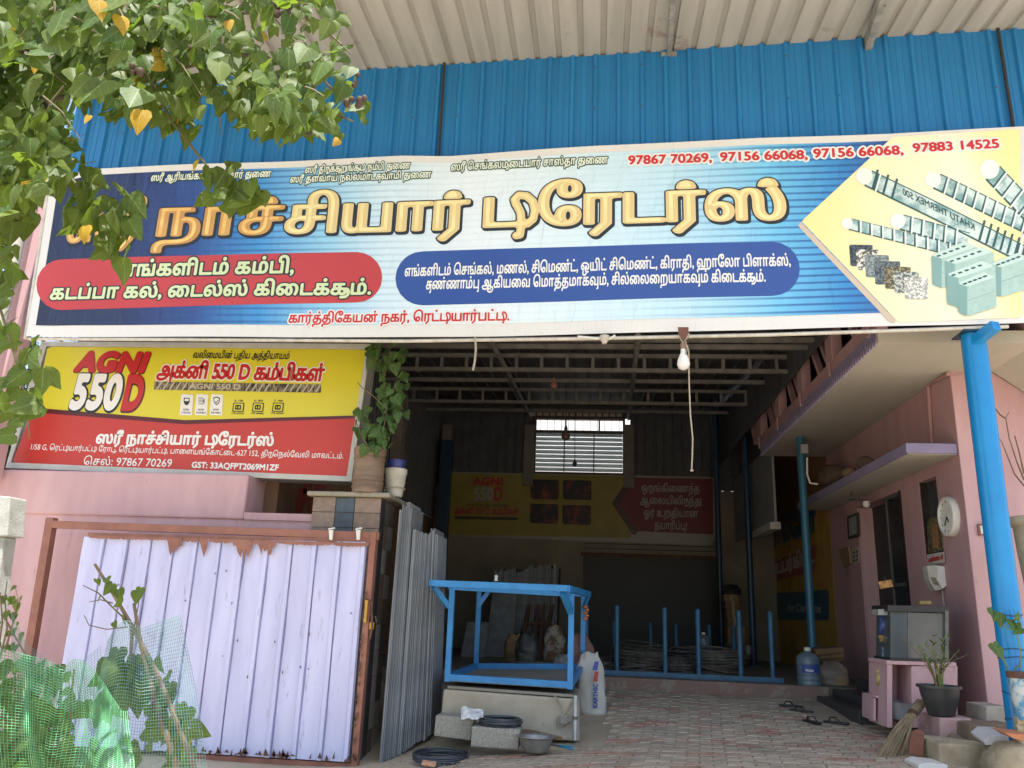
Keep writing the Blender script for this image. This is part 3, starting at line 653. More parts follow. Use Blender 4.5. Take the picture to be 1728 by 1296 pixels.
for x_, a_, b_ in ((1052, 'IS : 1786', 'CM/L 6257373'), (1139, 'IS : 2830', 'CM/L 8404062'), (1227, 'IS : 14650', 'CM/L 6472473')):
    text(SA2, lb, a_, c7(x_ - 16, 360), c7(x_ + 22, 361), 3, [(.02, INK, .005, (0, 0))], res=12, latin=True)
    text(SA2, lb, b_, c7(x_ - 30, 415), c7(x_ + 26, 417), 3, [(.02, INK, .005, (0, 0))], res=12, latin=True)
    decal(SA2, lb, [c7(x_ - 26, 405), c7(x_ + 24, 406), c7(x_ + 28, 366), c7(x_ - 20, 365)], INK, .004, 'standard_mark', .008)
    decal(SA2, lb, [c7(x_ - 21, 401), c7(x_ + 20, 402), c7(x_ + 23, 370), c7(x_ - 16, 369)], YB, .005, 'standard_mark', .008)
    for q in ([(-14, 396), (12, 397), (13, 391), (-13, 390)], [(-12, 381), (-6, 381), (-8, 396), (-14, 396)], [(-2, 375), (4, 375), (2, 391), (-4, 391)], [(-12, 381), (14, 382), (15, 376), (-11, 375)], [(9, 382), (15, 382), (13, 397), (7, 397)]):
        decal(SA2, lb, [c7(x_ + u_, v_) for u_, v_ in q], INK, .006, 'standard_mark', .006)
wb = [(.035, WHT, .005, (0, 0))]
text(SA2, lb, 'ஸ்ரீ நாச்சியார் டிரேடர்ஸ்', (161, 748), (462, 752), 15, wb, res=24, kx=.8)
text(SA2, lb, '1/58 G, ரெட்டியார்பட்டி ரோடு, ரெட்டியார்பட்டி, பாளையங்கோட்டை-627 152, திருநெல்வேலி மாவட்டம்.', (50, 758.5), (580, 774), 7.5, [(.008, WHT, .005, (0, 0))], res=18)
text(SA2, lb, 'செல்: 97867 70269', (140, 784), (290, 788), 10.5, [(.008, WHT, .005, (0, 0))], res=20)
text(SA2, lb, 'GST: 33AQFPT2069M1ZF', (323, 789), (470, 794), 10, [(.035, WHT, .005, (0, 0))], res=18, latin=True)
# ---------------------------------------------------------------- ground, yard, hall
XW = 3.68; YB = 17.5; XL = -3.5; YP = 11.0; ZP = .675
def gz(x, y):
    A = .1 * (min(max(x, -2.6), .5) + 2.2) + .03 * (min(max(x, .5), 4) - .5); A = max(A, 0)
    if y >= 7.9: t = min((y - 7.9) / 3.1, 1); t = t * t * (3 - 2 * t); return A * (1 - t) + .5 * t
    t = min(max((7.0 - y) / 3.0, 0), 1); t = t * t * (3 - 2 * t); return A * (1 - t) - .02 * t
SAND = mat('dusty_ground', (.50, .41, .30), (.39, .315, .225), scale=1.2, rough=.98, bump=.5, bscale=30, coord='World', spots=(.25, .20, .15), spot_scale=3, spot_amt=.66)
def sheet(xs, ys, f, name, m_, lift=0):
    mb = MB(); n = len(xs)
    for y in ys:
        for x in xs: mb.v.append((x, y, f(x, y) + lift))
    for j in range(len(ys) - 1):
        for i in range(n - 1): mb.f.append((j * n + i, j * n + i + 1, (j + 1) * n + i + 1, (j + 1) * n + i)); mb.m.append(0)
    return mb.build(name, m_, None, smooth='all', fixn=False)
xs = sorted(set([-400, -150, -60, -30, -15, -10] + [round(-8 + .4 * i, 2) for i in range(41)] + [9, 12, 20, 40, 120, 400]))
ys = sorted(set([-400, -120, -50, -25, -15, -10, -7, -5, -4, -3, -2, -1, 0, 1, 2] + [round(2.5 + .4 * i, 2) for i in range(40)] + [19, 22, 30, 60, 150, 400]))
g_ = sheet(xs, ys, lambda x, y: gz(x, y) + (.008 * math.sin(3 * x + 1.7 * y) + .006 * math.sin(5.3 * y - 2 * x)) * (y < 12), 'ground', SAND); g_['kind'] = 'structure'
# yard pavers
JOINT = mat('paver_joint_dust', (.42, .35, .26), (.33, .27, .195), scale=3, rough=.97, bump=.4, bscale=60, coord='World')
yd = sheet([.45 * i - 1.35 for i in range(11)], [6.5 + .3 * i for i in range(16)], lambda x, y: gz(x, y), 'yard_paving', JOINT, .012); yd['kind'] = 'structure'
dk = dict(spots=(.37, .30, .225), spot_scale=2.6, spot_amt=.42, coord='World', rnd=.12)
PR = mat('red_paver', (.34, .165, .12), (.29, .16, .12), scale=9, rough=.9, bump=.3, **dk); PG = mat('grey_paver', (.30, .255, .19), (.25, .21, .155), scale=9, rough=.9, bump=.3, **dk)
for m_ in (PR, PG): m_.node_tree.nodes['Color Ramp.001'].color_ramp.elements[1].position = .54
def pmesh(name, m_):
    mb = MB(); L_, W_ = .105, .051; ch = .006
    # interlocking zigzag outline
    out = [(-L_, -W_), (-L_ * .35, -W_ + .012), (L_ * .35, -W_ - .012), (L_, -W_), (L_ + .008, 0), (L_, W_), (L_ * .35, W_ - .012), (-L_ * .35, W_ + .012), (-L_, W_), (-L_ + .008, 0)]
    n = len(out); vs = [(x, y, 0) for x, y in out] + [(x, y, .034) for x, y in out] + [(x * .95, y * .9, .040) for x, y in out]
    mb.add(vs, [(i, (i + 1) % n, n + (i + 1) % n, n + i) for i in range(n)] + [(n + i, n + (i + 1) % n, 2 * n + (i + 1) % n, 2 * n + i) for i in range(n)] + [tuple(2 * n + i for i in range(n))])
    return mb
o1 = pmesh('paver', PR).build('paver', PR, yd); o2 = pmesh('paver', PG).build('paver', PG, yd)
rest = MB(); rest2 = MB(); cnt = 0; pl = []; rg = random.Random(5); ang = math.radians(-7)
for j in range(-4, 46):
    for i in range(-8, 22):
        u_ = i * .218 + (j % 2) * .109; v_ = j * .108
        x = -1.1 + u_ * math.cos(ang) - v_ * math.sin(ang) * 1; y = 6.6 + u_ * math.sin(ang) + v_ * math.cos(ang)
        if x < -1.15 or x > 2.95 or y < 6.55 or y > 10.9 or (x < -.05 and y > 8.1) or (x < .2 and y > 8.2 and y < 11): continue
        if x > 2.3 and y > 9.4: continue
        band = (j + (i % 5 == 0)) % 6; red = band in (0, 1) and rg.random() < .75 or rg.random() < .06
        pl.append((y - .15 * abs(x - 1), x, y, red))
pl.sort(); base = pmesh('p', PR).v; pf = pmesh('p', PR).f
for k, (_, x, y, red) in enumerate(pl):
    e = .02; sx = (gz(x + e, y) - gz(x - e, y)) / (2 * e); sy = (gz(x, y + e) - gz(x, y - e)) / (2 * e)
    z = gz(x, y) - .006 + rg.uniform(-.004, .004); ra = ang + rg.uniform(-.02, .02)
    if k < 300:
        o = (o1 if red else o2) if (k == 0) else (o1 if red else o2).copy()
        if k > 0: COL.objects.link(o)
        o.parent = yd; o.location = (x, y, z); o.rotation_euler = (math.atan(sy) + rg.uniform(-.01, .01), -math.atan(sx) + rg.uniform(-.01, .01), ra)
    else:
        mb = rest if red else rest2; c, s_ = math.cos(ra), math.sin(ra)
        mb.add([(x + a * c - b * s_, y + a * s_ + b * c, z + q + sx * (a * c - b * s_) + sy * (a * s_ + b * c)) for a, b, q in base], pf)
first = pl[0][3]
unused = o2 if first else o1
unused.location = (2.6, 6.62, gz(2.6, 6.62) - .008)
both = MB(); both.v = list(rest.v); both.f = list(rest.f); both.m = [0] * len(rest.f); both.add(rest2.v, rest2.f, 1)
both.build('distant_pavers', [PR, PG], yd, kind='stuff')

# raised hall floor
RISE = mat('red_oxide_riser', (.26, .15, .125), (.20, .15, .125), scale=3, rough=.9, bump=.3, spots=(.27, .23, .19), spot_scale=5, spot_amt=.52, coord='World')
FLO = mat('dusty_hall_floor', (.20, .175, .145), (.15, .13, .11), scale=2, rough=.85, bump=.2, coord='World')
MB().box(XL, XW, YP + .02, YB, -.1, ZP).build('hall_floor', FLO, None)['kind'] = 'structure'
MB().box(XL, XW - .8, YP - .04, YP + .02, .2, ZP + .006).build('hall_floor_riser', RISE, None, bevel=.015)['kind'] = 'structure'

# hall walls
hall = thing('shop_hall', 'deep dark trading hall behind the banner with its back and side walls', 'hall', (0, YB, ZP))
def roofz(y): return 4.95 + (y - 7.6) * .095
wl = mat('brown_side_wall', (.22, .13, .08), (.16, .10, .065), scale=2, rough=.9)
DS = mat('dark_corrugated_sheet', (.085, .09, .10), (.06, .064, .07), scale=3, rough=.6)
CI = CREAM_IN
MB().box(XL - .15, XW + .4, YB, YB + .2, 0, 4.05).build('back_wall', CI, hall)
MB().box(XL - .15, XL, 8.68, YB, 0, 3.3).build('side_wall', wl, hall)
def corr(y_or_x, lo, hi, z0, z1f, axis, name, skip=()):
    mb = MB(); t = lo; p = []
    while t < hi:
        for q, d in ((0, 0), (.10, 0), (.115, .03), (.15, .03), (.165, 0)): p.append((t + q, d))
        t += .2
    n = len(p); vs = []
    for top_ in (0, 1):
        for q, d in p:
            if axis == 'x': vs.append((q, y_or_x - d, z1f(q) if top_ else z0))
            else: vs.append((y_or_x + d, q, z1f(q) if top_ else z0))
    mb.add(vs, [(i, i + 1, n + i + 1, n + i) for i in range(n - 1)]); return mb.build(name, DS, hall)
corr(XL + .0, 8.68, YB, 3.3, lambda q: roofz(q) + .1, 'y', 'side_sheet')
WX0, WX1, WZ0, WZ1 = PY(903, 800, YB)[0], PY(1051, 800, YB)[0], PY(975, 797, YB)[2], PY(975, 707, YB)[2]
corr(YB, XL, WX0 - .16, 4.05, lambda q: 6.2, 'x', 'back_sheet'); corr(YB, WX1 + .16, XW + .4, 4.05, lambda q: 6.2, 'x', 'back_sheet')
MB().box(WX0 - .16, WX1 + .16, YB - .02, YB + .05, WZ1 + .02, 6.2).build('back_sheet', DS, hall)
MB().box(WX0 - .16, WX1 + .16, YB - .02, YB + .05, 4.05, WZ0 - .02).build('back_sheet', DS, hall)
PIER = mat('grey_pier', (.22, .20, .18), (.16, .15, .13), scale=4, rough=.9)
for px_ in (755, 893, 1061):
    x = PY(px_, 760, YB)[0]; MB().box(x - .11, x + .11, YB - .16, YB - .025, 4.06, PY(px_, 719, YB)[2]).build('pier', PIER, hall, bevel=.01)
for y_, z_ in ((9.6, 4.75), (13.2, 5.0)):
    MB().box(XL + .04, XL + .22, y_, y_ + .3, 3.3, z_).build('pier', PIER, hall, bevel=.01)
MB().box(-6.4, XL, 8.95, 9.0, 2.9, 5.2).build('front_left_panel', STEEL_DK, hall)  # dark panel added to keep sky from showing above the light box
# roof
ROOF = mat('roof_sheet_underside', (.095, .095, .10), (.065, .065, .07), scale=3, rough=.6)
rf = thing('hall_roof', 'dark corrugated roof of the hall with its steel trusses and purlins', 'roof', (0, 11, 5.4))
mb = MB(); x = XL - .1; p = []
while x < 2.62:
    for q, d in ((0, 0), (.12, 0), (.135, -.03), (.165, -.03), (.18, 0)): p.append((x + q, d))
    x += .22
n = len(p); vs = [(q, y_, roofz(y_) + d) for y_ in (7.55, YB + .3) for q, d in p]
mb.add(vs, [(i, i + 1, n + i + 1, n + i) for i in range(n - 1)]); mb.build('roof_sheet', ROOF, rf)
MB().box(2.62, 6.5, 7.56, YB + .3, 5.34, 5.36).build('side_roof', ROOF, rf)
rg = random.Random(2); y = 7.6
while y < YB:     # strip closing the step between the two roofs, with thin daylight gaps
    w_ = rg.uniform(.5, 1.0); z1 = roofz(y) - .0
    MB().box(2.605, 2.62, y, y + w_, 4.6, max(roofz(y) - .03, 4.9)).build('closing_strip', ROOF, rf)
    y += w_ + .02
TR = mat('truss_paint', (.20, .19, .175), (.13, .125, .115), scale=6, rough=.6)
def truss(Y, z0, z1, step=.36):
    mb = MB(); mb.bar((XL, Y, z0), (2.6, Y, z0), .06, .055); mb.build('truss_chord', TR, rf)
    mb = MB(); mb.bar((XL, Y, z1), (2.6, Y, z1), .06, .055); mb.build('truss_chord', TR, rf)
    x = XL + .2
    while x < 2.6:
        MB().box(x - .022, x + .022, Y - .022, Y + .022, z0 + .03, z1 - .03).build('truss_strut', TR, rf); x += step
truss(11, PY(1000, 625, 11)[2], PY(1000, 601, 11)[2]); truss(14, PY(1000, 680, 14)[2], PY(1000, 659, 14)[2], .42)
for py_, Y in ((573, 9.6), (643, 12.5), (694, 16), (585, 9.9)):
    z = PY(1000, py_, Y)[2]; MB().bar((XL, Y, z), (2.6, Y, z), .05, .06).build('purlin', TR, rf)
for q in (((824, 566, 9), (895, 702, YB - .3)), ((1077, 566, 9), (1061, 707, YB - .3))):
    a, b = [PY(*v) for v in q]; MB().tube([a, b], .035, 8).build('rafter_pipe', TR, rf, smooth=True)
for k in range(14):
    x = WX0 - .1 + k * .142; a = PY(0, 0, 1)
    z = PY(975, 700, YB - .5)[2]; MB().box(x, x + .11, YB - .52, YB - .5, z - .03, z + .04).build('roof_tile_batten', mat('batten', (.5, .44, .36), rough=.8) if k == 0 else bpy.data.materials['batten'], rf)
# louvred window in the back wall
win = thing('louvre_window', 'louvred window with a bright open strip on top high in the back wall', 'window', ((WX0 + WX1) / 2, YB, WZ0))
FR = mat('window_frame_brown', (.10, .06, .045), (.07, .045, .035), scale=6, rough=.6)
LG = mat('louvre_glass', (.50, .56, .56), (.40, .47, .48), scale=2, rough=.25, trans=.35)
zt = PY(975, 729, YB)[2]
for (a, b, c, d) in ((WX0 - .05, WX0, WZ0 - .02, WZ1 + .02), (WX1, WX1 + .05, WZ0 - .02, WZ1 + .02)): MB().box(a, b, YB - .05, YB + .08, c, d).build('frame', FR, win)
for z in (WZ0 - .03, zt, WZ1): MB().box(WX0, WX1, YB - .05, YB + .08, z - .02, z + .025).build('frame', FR, win)
nl = 9
for k in range(nl):
    z = WZ0 + .01 + (zt - WZ0 - .03) * (k + .5) / nl; h = (zt - WZ0) / nl * .47
    MB().hexa([(WX0 + .005, YB - .03, z - h), (WX1 - .005, YB - .03, z - h), (WX1 - .005, YB - .024, z - h), (WX0 + .005, YB - .024, z - h), (WX0 + .005, YB + .04, z + h), (WX1 - .005, YB + .04, z + h), (WX1 - .005, YB + .046, z + h), (WX0 + .005, YB + .046, z + h)]).build('louvre', LG, win)
for t in (.33, .67): x = WX0 + (WX1 - WX0) * t; MB().box(x - .012, x + .012, YB - .06, YB - .035, WZ0, zt).build('mullion', FR, win)
for t, c in ((.34, RUST), (.73, RUST)): x = WX0 + (WX1 - WX0) * t; MB().box(x - .018, x + .018, YB + .05, YB + .07, zt, WZ1).build('upright', c, win)
for k in range(12): x = WX0 + (WX1 - WX0) * (k + .5) / 12; MB().box(x - .005, x + .005, YB, YB + .01, zt, WZ1).build('upright', FR, win)
ow = thing('neighbour_wall', 'sunlit whitewashed wall beyond the louvred window', 'wall', (-.6, YB + 2.2, 0))  # white wall added outside so that the window reads bright
MB().box(-7, 6, YB + 2.2, YB + 2.4, 0, 9).build('wall_face', mat('whitewash', (.78, .76, .72), (.7, .68, .64), rough=.9), ow)
# dark shutter opening
SHUT = mat('dark_shutter', (.012, .013, .016), (.009, .01, .012), scale=3, rough=.5)
a = PY(985, 938, YB); b = PY(1212, 945, YB)
sh_ = thing('shutter_door', 'big black shutter opening in the back wall of the hall', 'door', ((a[0] + b[0]) / 2, YB, ZP))
MB().box(a[0], b[0], YB - .05, YB - .01, ZP, a[2]).build('shutter', SHUT, sh_); MB().box(a[0] - .05, b[0] + .08, YB - .08, YB - .05, a[2], a[2] + .07).build('lintel', RUST, sh_)
for k in range(24): z = ZP + .1 * k; MB().box(a[0], b[0], YB - .056, YB - .05, z, z + .012).build('slat', SHUT, sh_)

# back banner
SK = Surf((0, YB - .09, 4), (0, -1, 0))
bb = thing('back_banner', 'yellow and maroon steel bar banner low on the back wall under the louvred window', 'banner', SK.pt(980, 850))
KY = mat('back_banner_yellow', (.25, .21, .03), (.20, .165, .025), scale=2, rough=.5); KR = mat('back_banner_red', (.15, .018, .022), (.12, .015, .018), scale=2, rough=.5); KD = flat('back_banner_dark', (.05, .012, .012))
KI = mat('fiery_photo_print', (.30, .05, .02), (.012, .012, .018), scale=3.5, rough=.5, contrast=(.5, .75)); KF = TR
decal(SK, bb, [(752, 796), (1207, 805), (1207, 921), (750, 905)], flat('back_banner_edge', (.25, .24, .21)), 0, 'cloth', .12)
decal(SK, bb, [(756, 799), (1066, 804), (1066, 908), (755, 902)], KY, .004, 'yellow_print', .08)
decal(SK, bb, [(1063, 804), (1032, 849), (1068, 902), (1078, 902), (1046, 849), (1074, 804)], KD, .012, 'chevron_print', .05)
decal(SK, bb, [(1066, 806), (1203, 808), (1204, 902), (1068, 896), (1039, 849)], KR, .008, 'red_print', .05)
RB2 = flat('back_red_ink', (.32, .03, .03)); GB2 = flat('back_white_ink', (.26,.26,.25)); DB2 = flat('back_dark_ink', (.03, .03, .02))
text(SK, bb, 'AGNI', (799, 818), (849, 819), 13, [(.07, RB2, .01, (0, 0))], res=18, latin=True, track=.04)
text(SK, bb, '550', (799, 844), (832, 844), 22, [(.04, GB2, .01, (0, 0))], res=18, latin=True); text(SK, bb, 'D', (833, 844), (848, 844), 22, [(.05, RB2, .01, (0, 0))], res=18, latin=True)
text(SK, bb, 'வலிமையின் புதிய அத்தியாயம்', (786, 854), (858, 855), 4, [(.01, DB2, .01, (0, 0))], res=14)
text(SK, bb, 'அக்னி 550 D கம்பிகள்', (766, 867), (875, 869), 9, [(.04, RB2, .01, (0, 0))], res=18)
decal(SK, bb, [(766, 871), (874, 873), (874, 878), (766, 876)], DB2, .01, 'rebar_picture', .03)
for (l, t_) in ((895, 809), (950, 810), (894, 850), (949, 852)): decal(SK, bb, [(l, t_), (l + 48, t_ + 1), (l + 48, t_ + 34), (l, t_ + 33)], KI, .01, 'photo_print', .05)
for k, (s_, x0_, x1_) in enumerate((('ஒருங்கிணைந்த', 1082, 1181), ('ஆலையிலிருந்து', 1080, 1184), ('ஓர் உறுதியான', 1086, 1178), ('தயாரிப்பு!', 1104, 1160))):
    text(SK, bb, s_, (x0_, 829 + k * 21), (x1_, 831 + k * 21), 10, [(.02, GB2, .014, (0, 0))], res=20)

t = thing('loft_parapet', 'grey plastered parapet panel high on the right side deep in the hall', 'parapet', (2.85, 15, 2.9))
MB().box(2.86, 2.9, 13.5, 17.3, 2.98, 4.25).build('panel', mat('grey_plaster_inside', (.24, .25, .25), (.18, .19, .19), scale=2, rough=.9), t); MB().box(2.79, 2.95, 13.49, 15.2, 2.86, 2.975).build('edge_beam', mat('pale_beam', (.5, .48, .44), rough=.9), t)
# posts inside the hall
def post(px0, px1, pyb, Y, m_, label, z0=None):
    a = PY(px0, pyb, Y); b = PY(px1, pyb, Y); x = (a[0] + b[0]) / 2; r = (b[0] - a[0]) / 2; z0_ = ZP if z0 is None else z0
    t = thing('steel_post', label, 'post', (x, Y, z0_), 'steel posts inside the hall')
    MB().lathe([(r, 0), (r, roofz(Y) - z0_)], (x, Y, z0_), 16).build('shaft', m_, t, smooth=True)
    MB().box(x - r * 1.8, x + r * 1.8, Y - r * 1.8, Y + r * 1.8, z0_, z0_ + .02).build('foot_plate', m_, t)
    return t
post(1212, 1222, 1050, 16.4, BLUE_DK, 'thin dark post beside the right end of the back banner')
post(1264, 1275, 1050, 15.0, BLUE_DK, 'dark post with a glint standing behind the rack near the yellow wall')
t = thing('steel_post', 'wide dark blue square post at the left end of the back banner', 'post', (PY(740, 1000, 16.8)[0], 16.8, ZP), 'steel posts inside the hall')
x = PY(740, 1000, 16.8)[0]; MB().box(x - .12, x + .12, 16.7, 16.9, ZP, 4.9).build('shaft', BLUE_DK, t, bevel=.01)
# ---------------------------------------------------------------- house on the right
XH = XW
hs = thing('pink_house', 'pink painted house with a balcony and a shaded doorway along the right side', 'house', (XH, 9.0, .45))
YC = PX(1645, 1000, XH)[1]                      # near corner
dY1, dY0 = PX(1456, 990, XH)[1], PX(1531, 950, XH)[1]      # door far / near
wY1, wY0 = PX(1556, 880, XH)[1], PX(1587, 880, XH)[1]
DZ = 3.02; WZ = PX(1572, 941, XH)[2]; ZS = 4.02
YE = 13.35
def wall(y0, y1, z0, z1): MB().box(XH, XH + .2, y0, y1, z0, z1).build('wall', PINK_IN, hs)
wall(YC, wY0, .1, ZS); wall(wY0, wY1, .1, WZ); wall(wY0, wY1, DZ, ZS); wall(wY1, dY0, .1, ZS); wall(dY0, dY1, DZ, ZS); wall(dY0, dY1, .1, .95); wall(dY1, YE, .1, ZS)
fw = [(XH + .004, .1), (XH + .004, PY(1610, 636, YC)[2]), (PY(1650, 637, YC)[0], ZS), (PY(1668, 625, YC)[0], PY(1668, 625, YC)[2]), (PY(1728, 663, YC)[0], PY(1728, 663, YC)[2]), (PY(1900, 775, YC)[0], PY(1900, 775, YC)[2]), (PY(1900, 775, YC)[0], .1)]
MB().prism([(x, YC - .004, z) for x, z in fw], (0, .2, 0)).build('front_wall', PINK, hs)
MB().box(XH + .2, XH + .4, YC + .3, YE, .1, ZS).build('inner_dark_wall', STEEL_DK, hs)  # dark blocks stand in for the unlit room behind the openings
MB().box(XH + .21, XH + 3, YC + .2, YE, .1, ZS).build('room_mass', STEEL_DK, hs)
XBAL = 2.66
SOF = mat('soffit_limewash', (.47, .45, .39), (.40, .375, .32), scale=1.6, rough=.9, bump=.12, bscale=14, stretch=(1, .4, 1), spots=(.38, .33, .29), spot_scale=1.6, spot_amt=.63)
MB().box(XBAL, 7.5, 7.62, YE, ZS, ZS + .12).build('balcony_slab', SOF, hs)
sl0 = PY(1668, 625, YC); sl1 = PY(1900, 775, YC)
MB().prism([(sl0[0], YC - .02, sl0[2]), (sl1[0], YC - .02, sl1[2]), (sl1[0], YC - .02, sl1[2] + .3), (sl0[0], YC - .02, sl0[2] + .3)], (0, -.7, 0)).build('sloped_soffit', SOF, hs)
MB().box(XBAL + .02, 6, 7.7, YE, 5.0, 5.33).build('upper_lintel', STEEL_DK, hs)
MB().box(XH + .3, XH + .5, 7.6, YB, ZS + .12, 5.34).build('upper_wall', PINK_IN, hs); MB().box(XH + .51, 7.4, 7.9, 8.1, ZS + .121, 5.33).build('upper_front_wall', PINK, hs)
# balcony railing: pink posts, rails and slanting bars
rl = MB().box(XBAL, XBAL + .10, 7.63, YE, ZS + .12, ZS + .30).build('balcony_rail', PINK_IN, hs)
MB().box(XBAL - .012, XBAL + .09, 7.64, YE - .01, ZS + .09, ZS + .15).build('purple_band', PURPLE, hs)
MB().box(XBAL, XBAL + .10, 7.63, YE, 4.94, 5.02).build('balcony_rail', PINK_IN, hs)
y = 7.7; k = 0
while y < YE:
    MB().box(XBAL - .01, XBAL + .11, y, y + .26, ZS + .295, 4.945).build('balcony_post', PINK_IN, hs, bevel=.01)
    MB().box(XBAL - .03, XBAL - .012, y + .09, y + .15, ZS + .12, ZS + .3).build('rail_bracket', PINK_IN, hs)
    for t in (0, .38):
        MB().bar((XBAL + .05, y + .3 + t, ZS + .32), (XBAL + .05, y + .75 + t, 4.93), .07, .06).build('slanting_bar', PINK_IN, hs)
    y += 1.38
# purple scalloped trim: small petals
mb = MB(); mb.prism([(0, -.02, 0), (0, .02, 0), (0, .04, -.045), (0, .022, -.085), (0, 0, -.115), (0, -.022, -.085), (0, -.04, -.045)], (.014, 0, 0))
pt = mb.build('trim_petal', PURPLE, hs, loc=(0, 0, 0)); pt.location = (XBAL - .012 - hs.location[0], 7.70 - hs.location[1], ZS + .09 - hs.location[2])
y = 7.79
for v in pt.data.vertices: v.co += Vector(hs.location)
while y < YE - .05:
    c = pt.copy(); COL.objects.link(c); c.location = (XBAL - .012 - hs.location[0], y - hs.location[1], ZS + .09 - hs.location[2]); y += .088
# sunshade over the door
a = PY(1529, 756, YC + .02); 
cj = MB().prism([(a[0], YC + .02, a[2] - .05), (XH - .002, YC + .02, a[2] - .05), (XH - .002, YC + .02, a[2] + .055), (a[0], YC + .02, a[2] + .055)], (0, YE - YC - .1, 0)); cj.build('sunshade', PURPLE, hs, bevel=.006)
MB().box(a[0] + .03, XH - .004, YC + .05, YE - .12, a[2] - .056, a[2] - .049).build('sunshade_underside', SOF, hs)
# door: granite frame, dark room, half open leaf
DKW = mat('dark_wood', (.03, .022, .02), (.018, .014, .013), scale=8, rough=.35)
MB().box(XH + .02, XH + .2, dY1 - .03, dY1, .95, DZ).build('door_jamb', PINK, hs); MB().box(XH - .012, XH + .2, dY0, dY0 + .06, .95, DZ).build('door_jamb', DKW, hs)
ym = PX(1502, 960, XH)[1]
lf = MB().bar((XH + .05, ym, 1.98), (XH + .05, dY0 + .07, 1.98), .04, 2.06).build('door_leaf', mat('door_glass', (.03, .035, .04), (.02, .022, .025), rough=.12), hs)
for z in (.97, 1.9, 2.98): MB().box(XH + .02, XH + .08, dY0 + .06, ym, z, z + .04).build('leaf_rail', STEEL, lf)
MB().box(XH + .015, XH + .08, ym, ym + .035, .97, 3.0).build('leaf_rail', STEEL, lf)
# narrow window
MB().box(XH + .08, XH + .12, wY0, wY1, WZ, DZ).build('window_pane', mat('window_dark_glass', (.05, .05, .055), (.03, .03, .035), rough=.1), hs)
for y_ in (wY0, wY1 - .03): MB().box(XH + .01, XH + .1, y_, y_ + .03, WZ, DZ).build('window_frame', DKW, hs)
# conduit on the wall
CON = mat('pink_conduit', (.42, .25, .25), (.35, .2, .2), rough=.6)
cp = [PX(*v, XH - .02) for v in ((1600, 631), (1572, 645), (1567, 652), (1569, 690), (1573, 748))]
MB().tube(cp, .022, 8).build('conduit', CON, hs, smooth=True)
# things on the house wall
def on_wall(px, py, d=0): return PX(px, py, XH - d)
t = thing('wall_clock', 'round white rimmed wall clock hanging on the pink wall beside the blue column', 'clock', on_wall(1606, 872))
cy, cz = on_wall(1606, 872)[1:]; ry = (on_wall(1590, 872)[1] - on_wall(1622, 872)[1]) / 2; rz = (on_wall(1606, 839)[2] - on_wall(1606, 903)[2]) / 2
CR = (ry + rz) / 2
MB().lathe([(.0, -.001), (CR * .99, -.001), (CR, -.03), (CR * .95, -.065), (CR * .82, -.07), (CR * .80, -.045)], (XH, cy, cz), 32, axis='x').build('rim', WHITE, t, smooth=True)
MB().lathe([(0, -.042), (CR * .81, -.042)], (XH, cy, cz), 32, axis='x').build('dial', mat('clock_dial', (.42, .38, .35), (.36, .33, .30), rough=.3), t)
INKM = bpy.data.materials['dark_ink']
for k in range(12):
    th = k * math.pi / 6; yy, zz = cy + CR * .68 * math.sin(th), cz + CR * .68 * math.cos(th)
    MB().bar((XH - .045, yy, zz), (XH - .045, yy + .024 * math.sin(th), zz + .024 * math.cos(th)), .012, .004).build('hour_mark', INKM, t)
for L_, th in ((.11, 2.5), (.07, 3.6)): MB().bar((XH - .05, cy, cz), (XH - .05, cy + L_ * math.sin(th), cz + L_ * math.cos(th)), .012, .004).build('hand', INKM, t)
def wall_panel(pts, d, m_, name, par, th=.02):
    q = [PX(*p, XH - d) for p in pts]; return MB().prism(q, (th, 0, 0)).build(name, m_, par)
t = thing('framed_picture', 'small dark framed notice on the pink wall left of the doorway', 'picture', on_wall(1438, 888))
wall_panel([(1429, 872), (1446, 865), (1448, 905), (1431, 910)], .03, BLACKPL, 'frame', t); wall_panel([(1432, 875), (1444, 870), (1445.5, 901), (1433.5, 905)], .034, mat('notice_paper', (.25, .27, .26), (.2, .22, .21)), 'paper', t, .004)
t = thing('key_rack', 'tan wooden flap with a bunch of keys on the pink wall', 'key holder', on_wall(1425, 945))
wall_panel([(1415, 928), (1431, 922), (1435, 951), (1423, 958)], .05, mat('tan_card', (.30, .20, .12), (.22, .15, .09)), 'flap', t, .03)
MB().tube([on_wall(1427, 958, .04), on_wall(1429, 972, .04)], .012, 6).build('keys', STEEL, t)
t = thing('wall_calendar', 'small white calendar with dark figures beside the tan flap', 'calendar', on_wall(1443, 937))
wall_panel([(1437, 927), (1448, 922), (1449, 948), (1438, 952)], .01, mat('calendar_paper', (.4, .38, .36), (.34, .32, .30)), 'sheet', t, .008)
for r_ in range(3):
    for c_ in range(2):
        x_, y_ = 1439.5 + c_ * 5, 931 - c_ * 1.6 + r_ * 7; wall_panel([(x_, y_), (x_ + 3.2, y_ - 1), (x_ + 3.2, y_ + 2.6), (x_, y_ + 3.6)], .014, INKM, 'figure_print', t, .003)
t = thing('calendar_picture', 'ornate gilded picture hung in the narrow dark window beside the clock', 'picture', on_wall(1577, 905))
wall_panel([(1564, 880), (1571, 872), (1583, 871), (1588, 879), (1591, 929), (1566, 934)], .012, mat('ornate_print', (.22, .16, .06), (.02, .035, .04), scale=26, rough=.4, contrast=(.45, .6), spots=(.45, .38, .2), spot_scale=40, spot_amt=.62), 'sheet', t, .01)
wall_panel([(1573, 886), (1581, 885), (1583, 924), (1574, 926)], .016, mat('gilded_figure_print', (.40, .22, .10), (.18, .07, .04), scale=30, rough=.4), 'figure_print', t, .003)
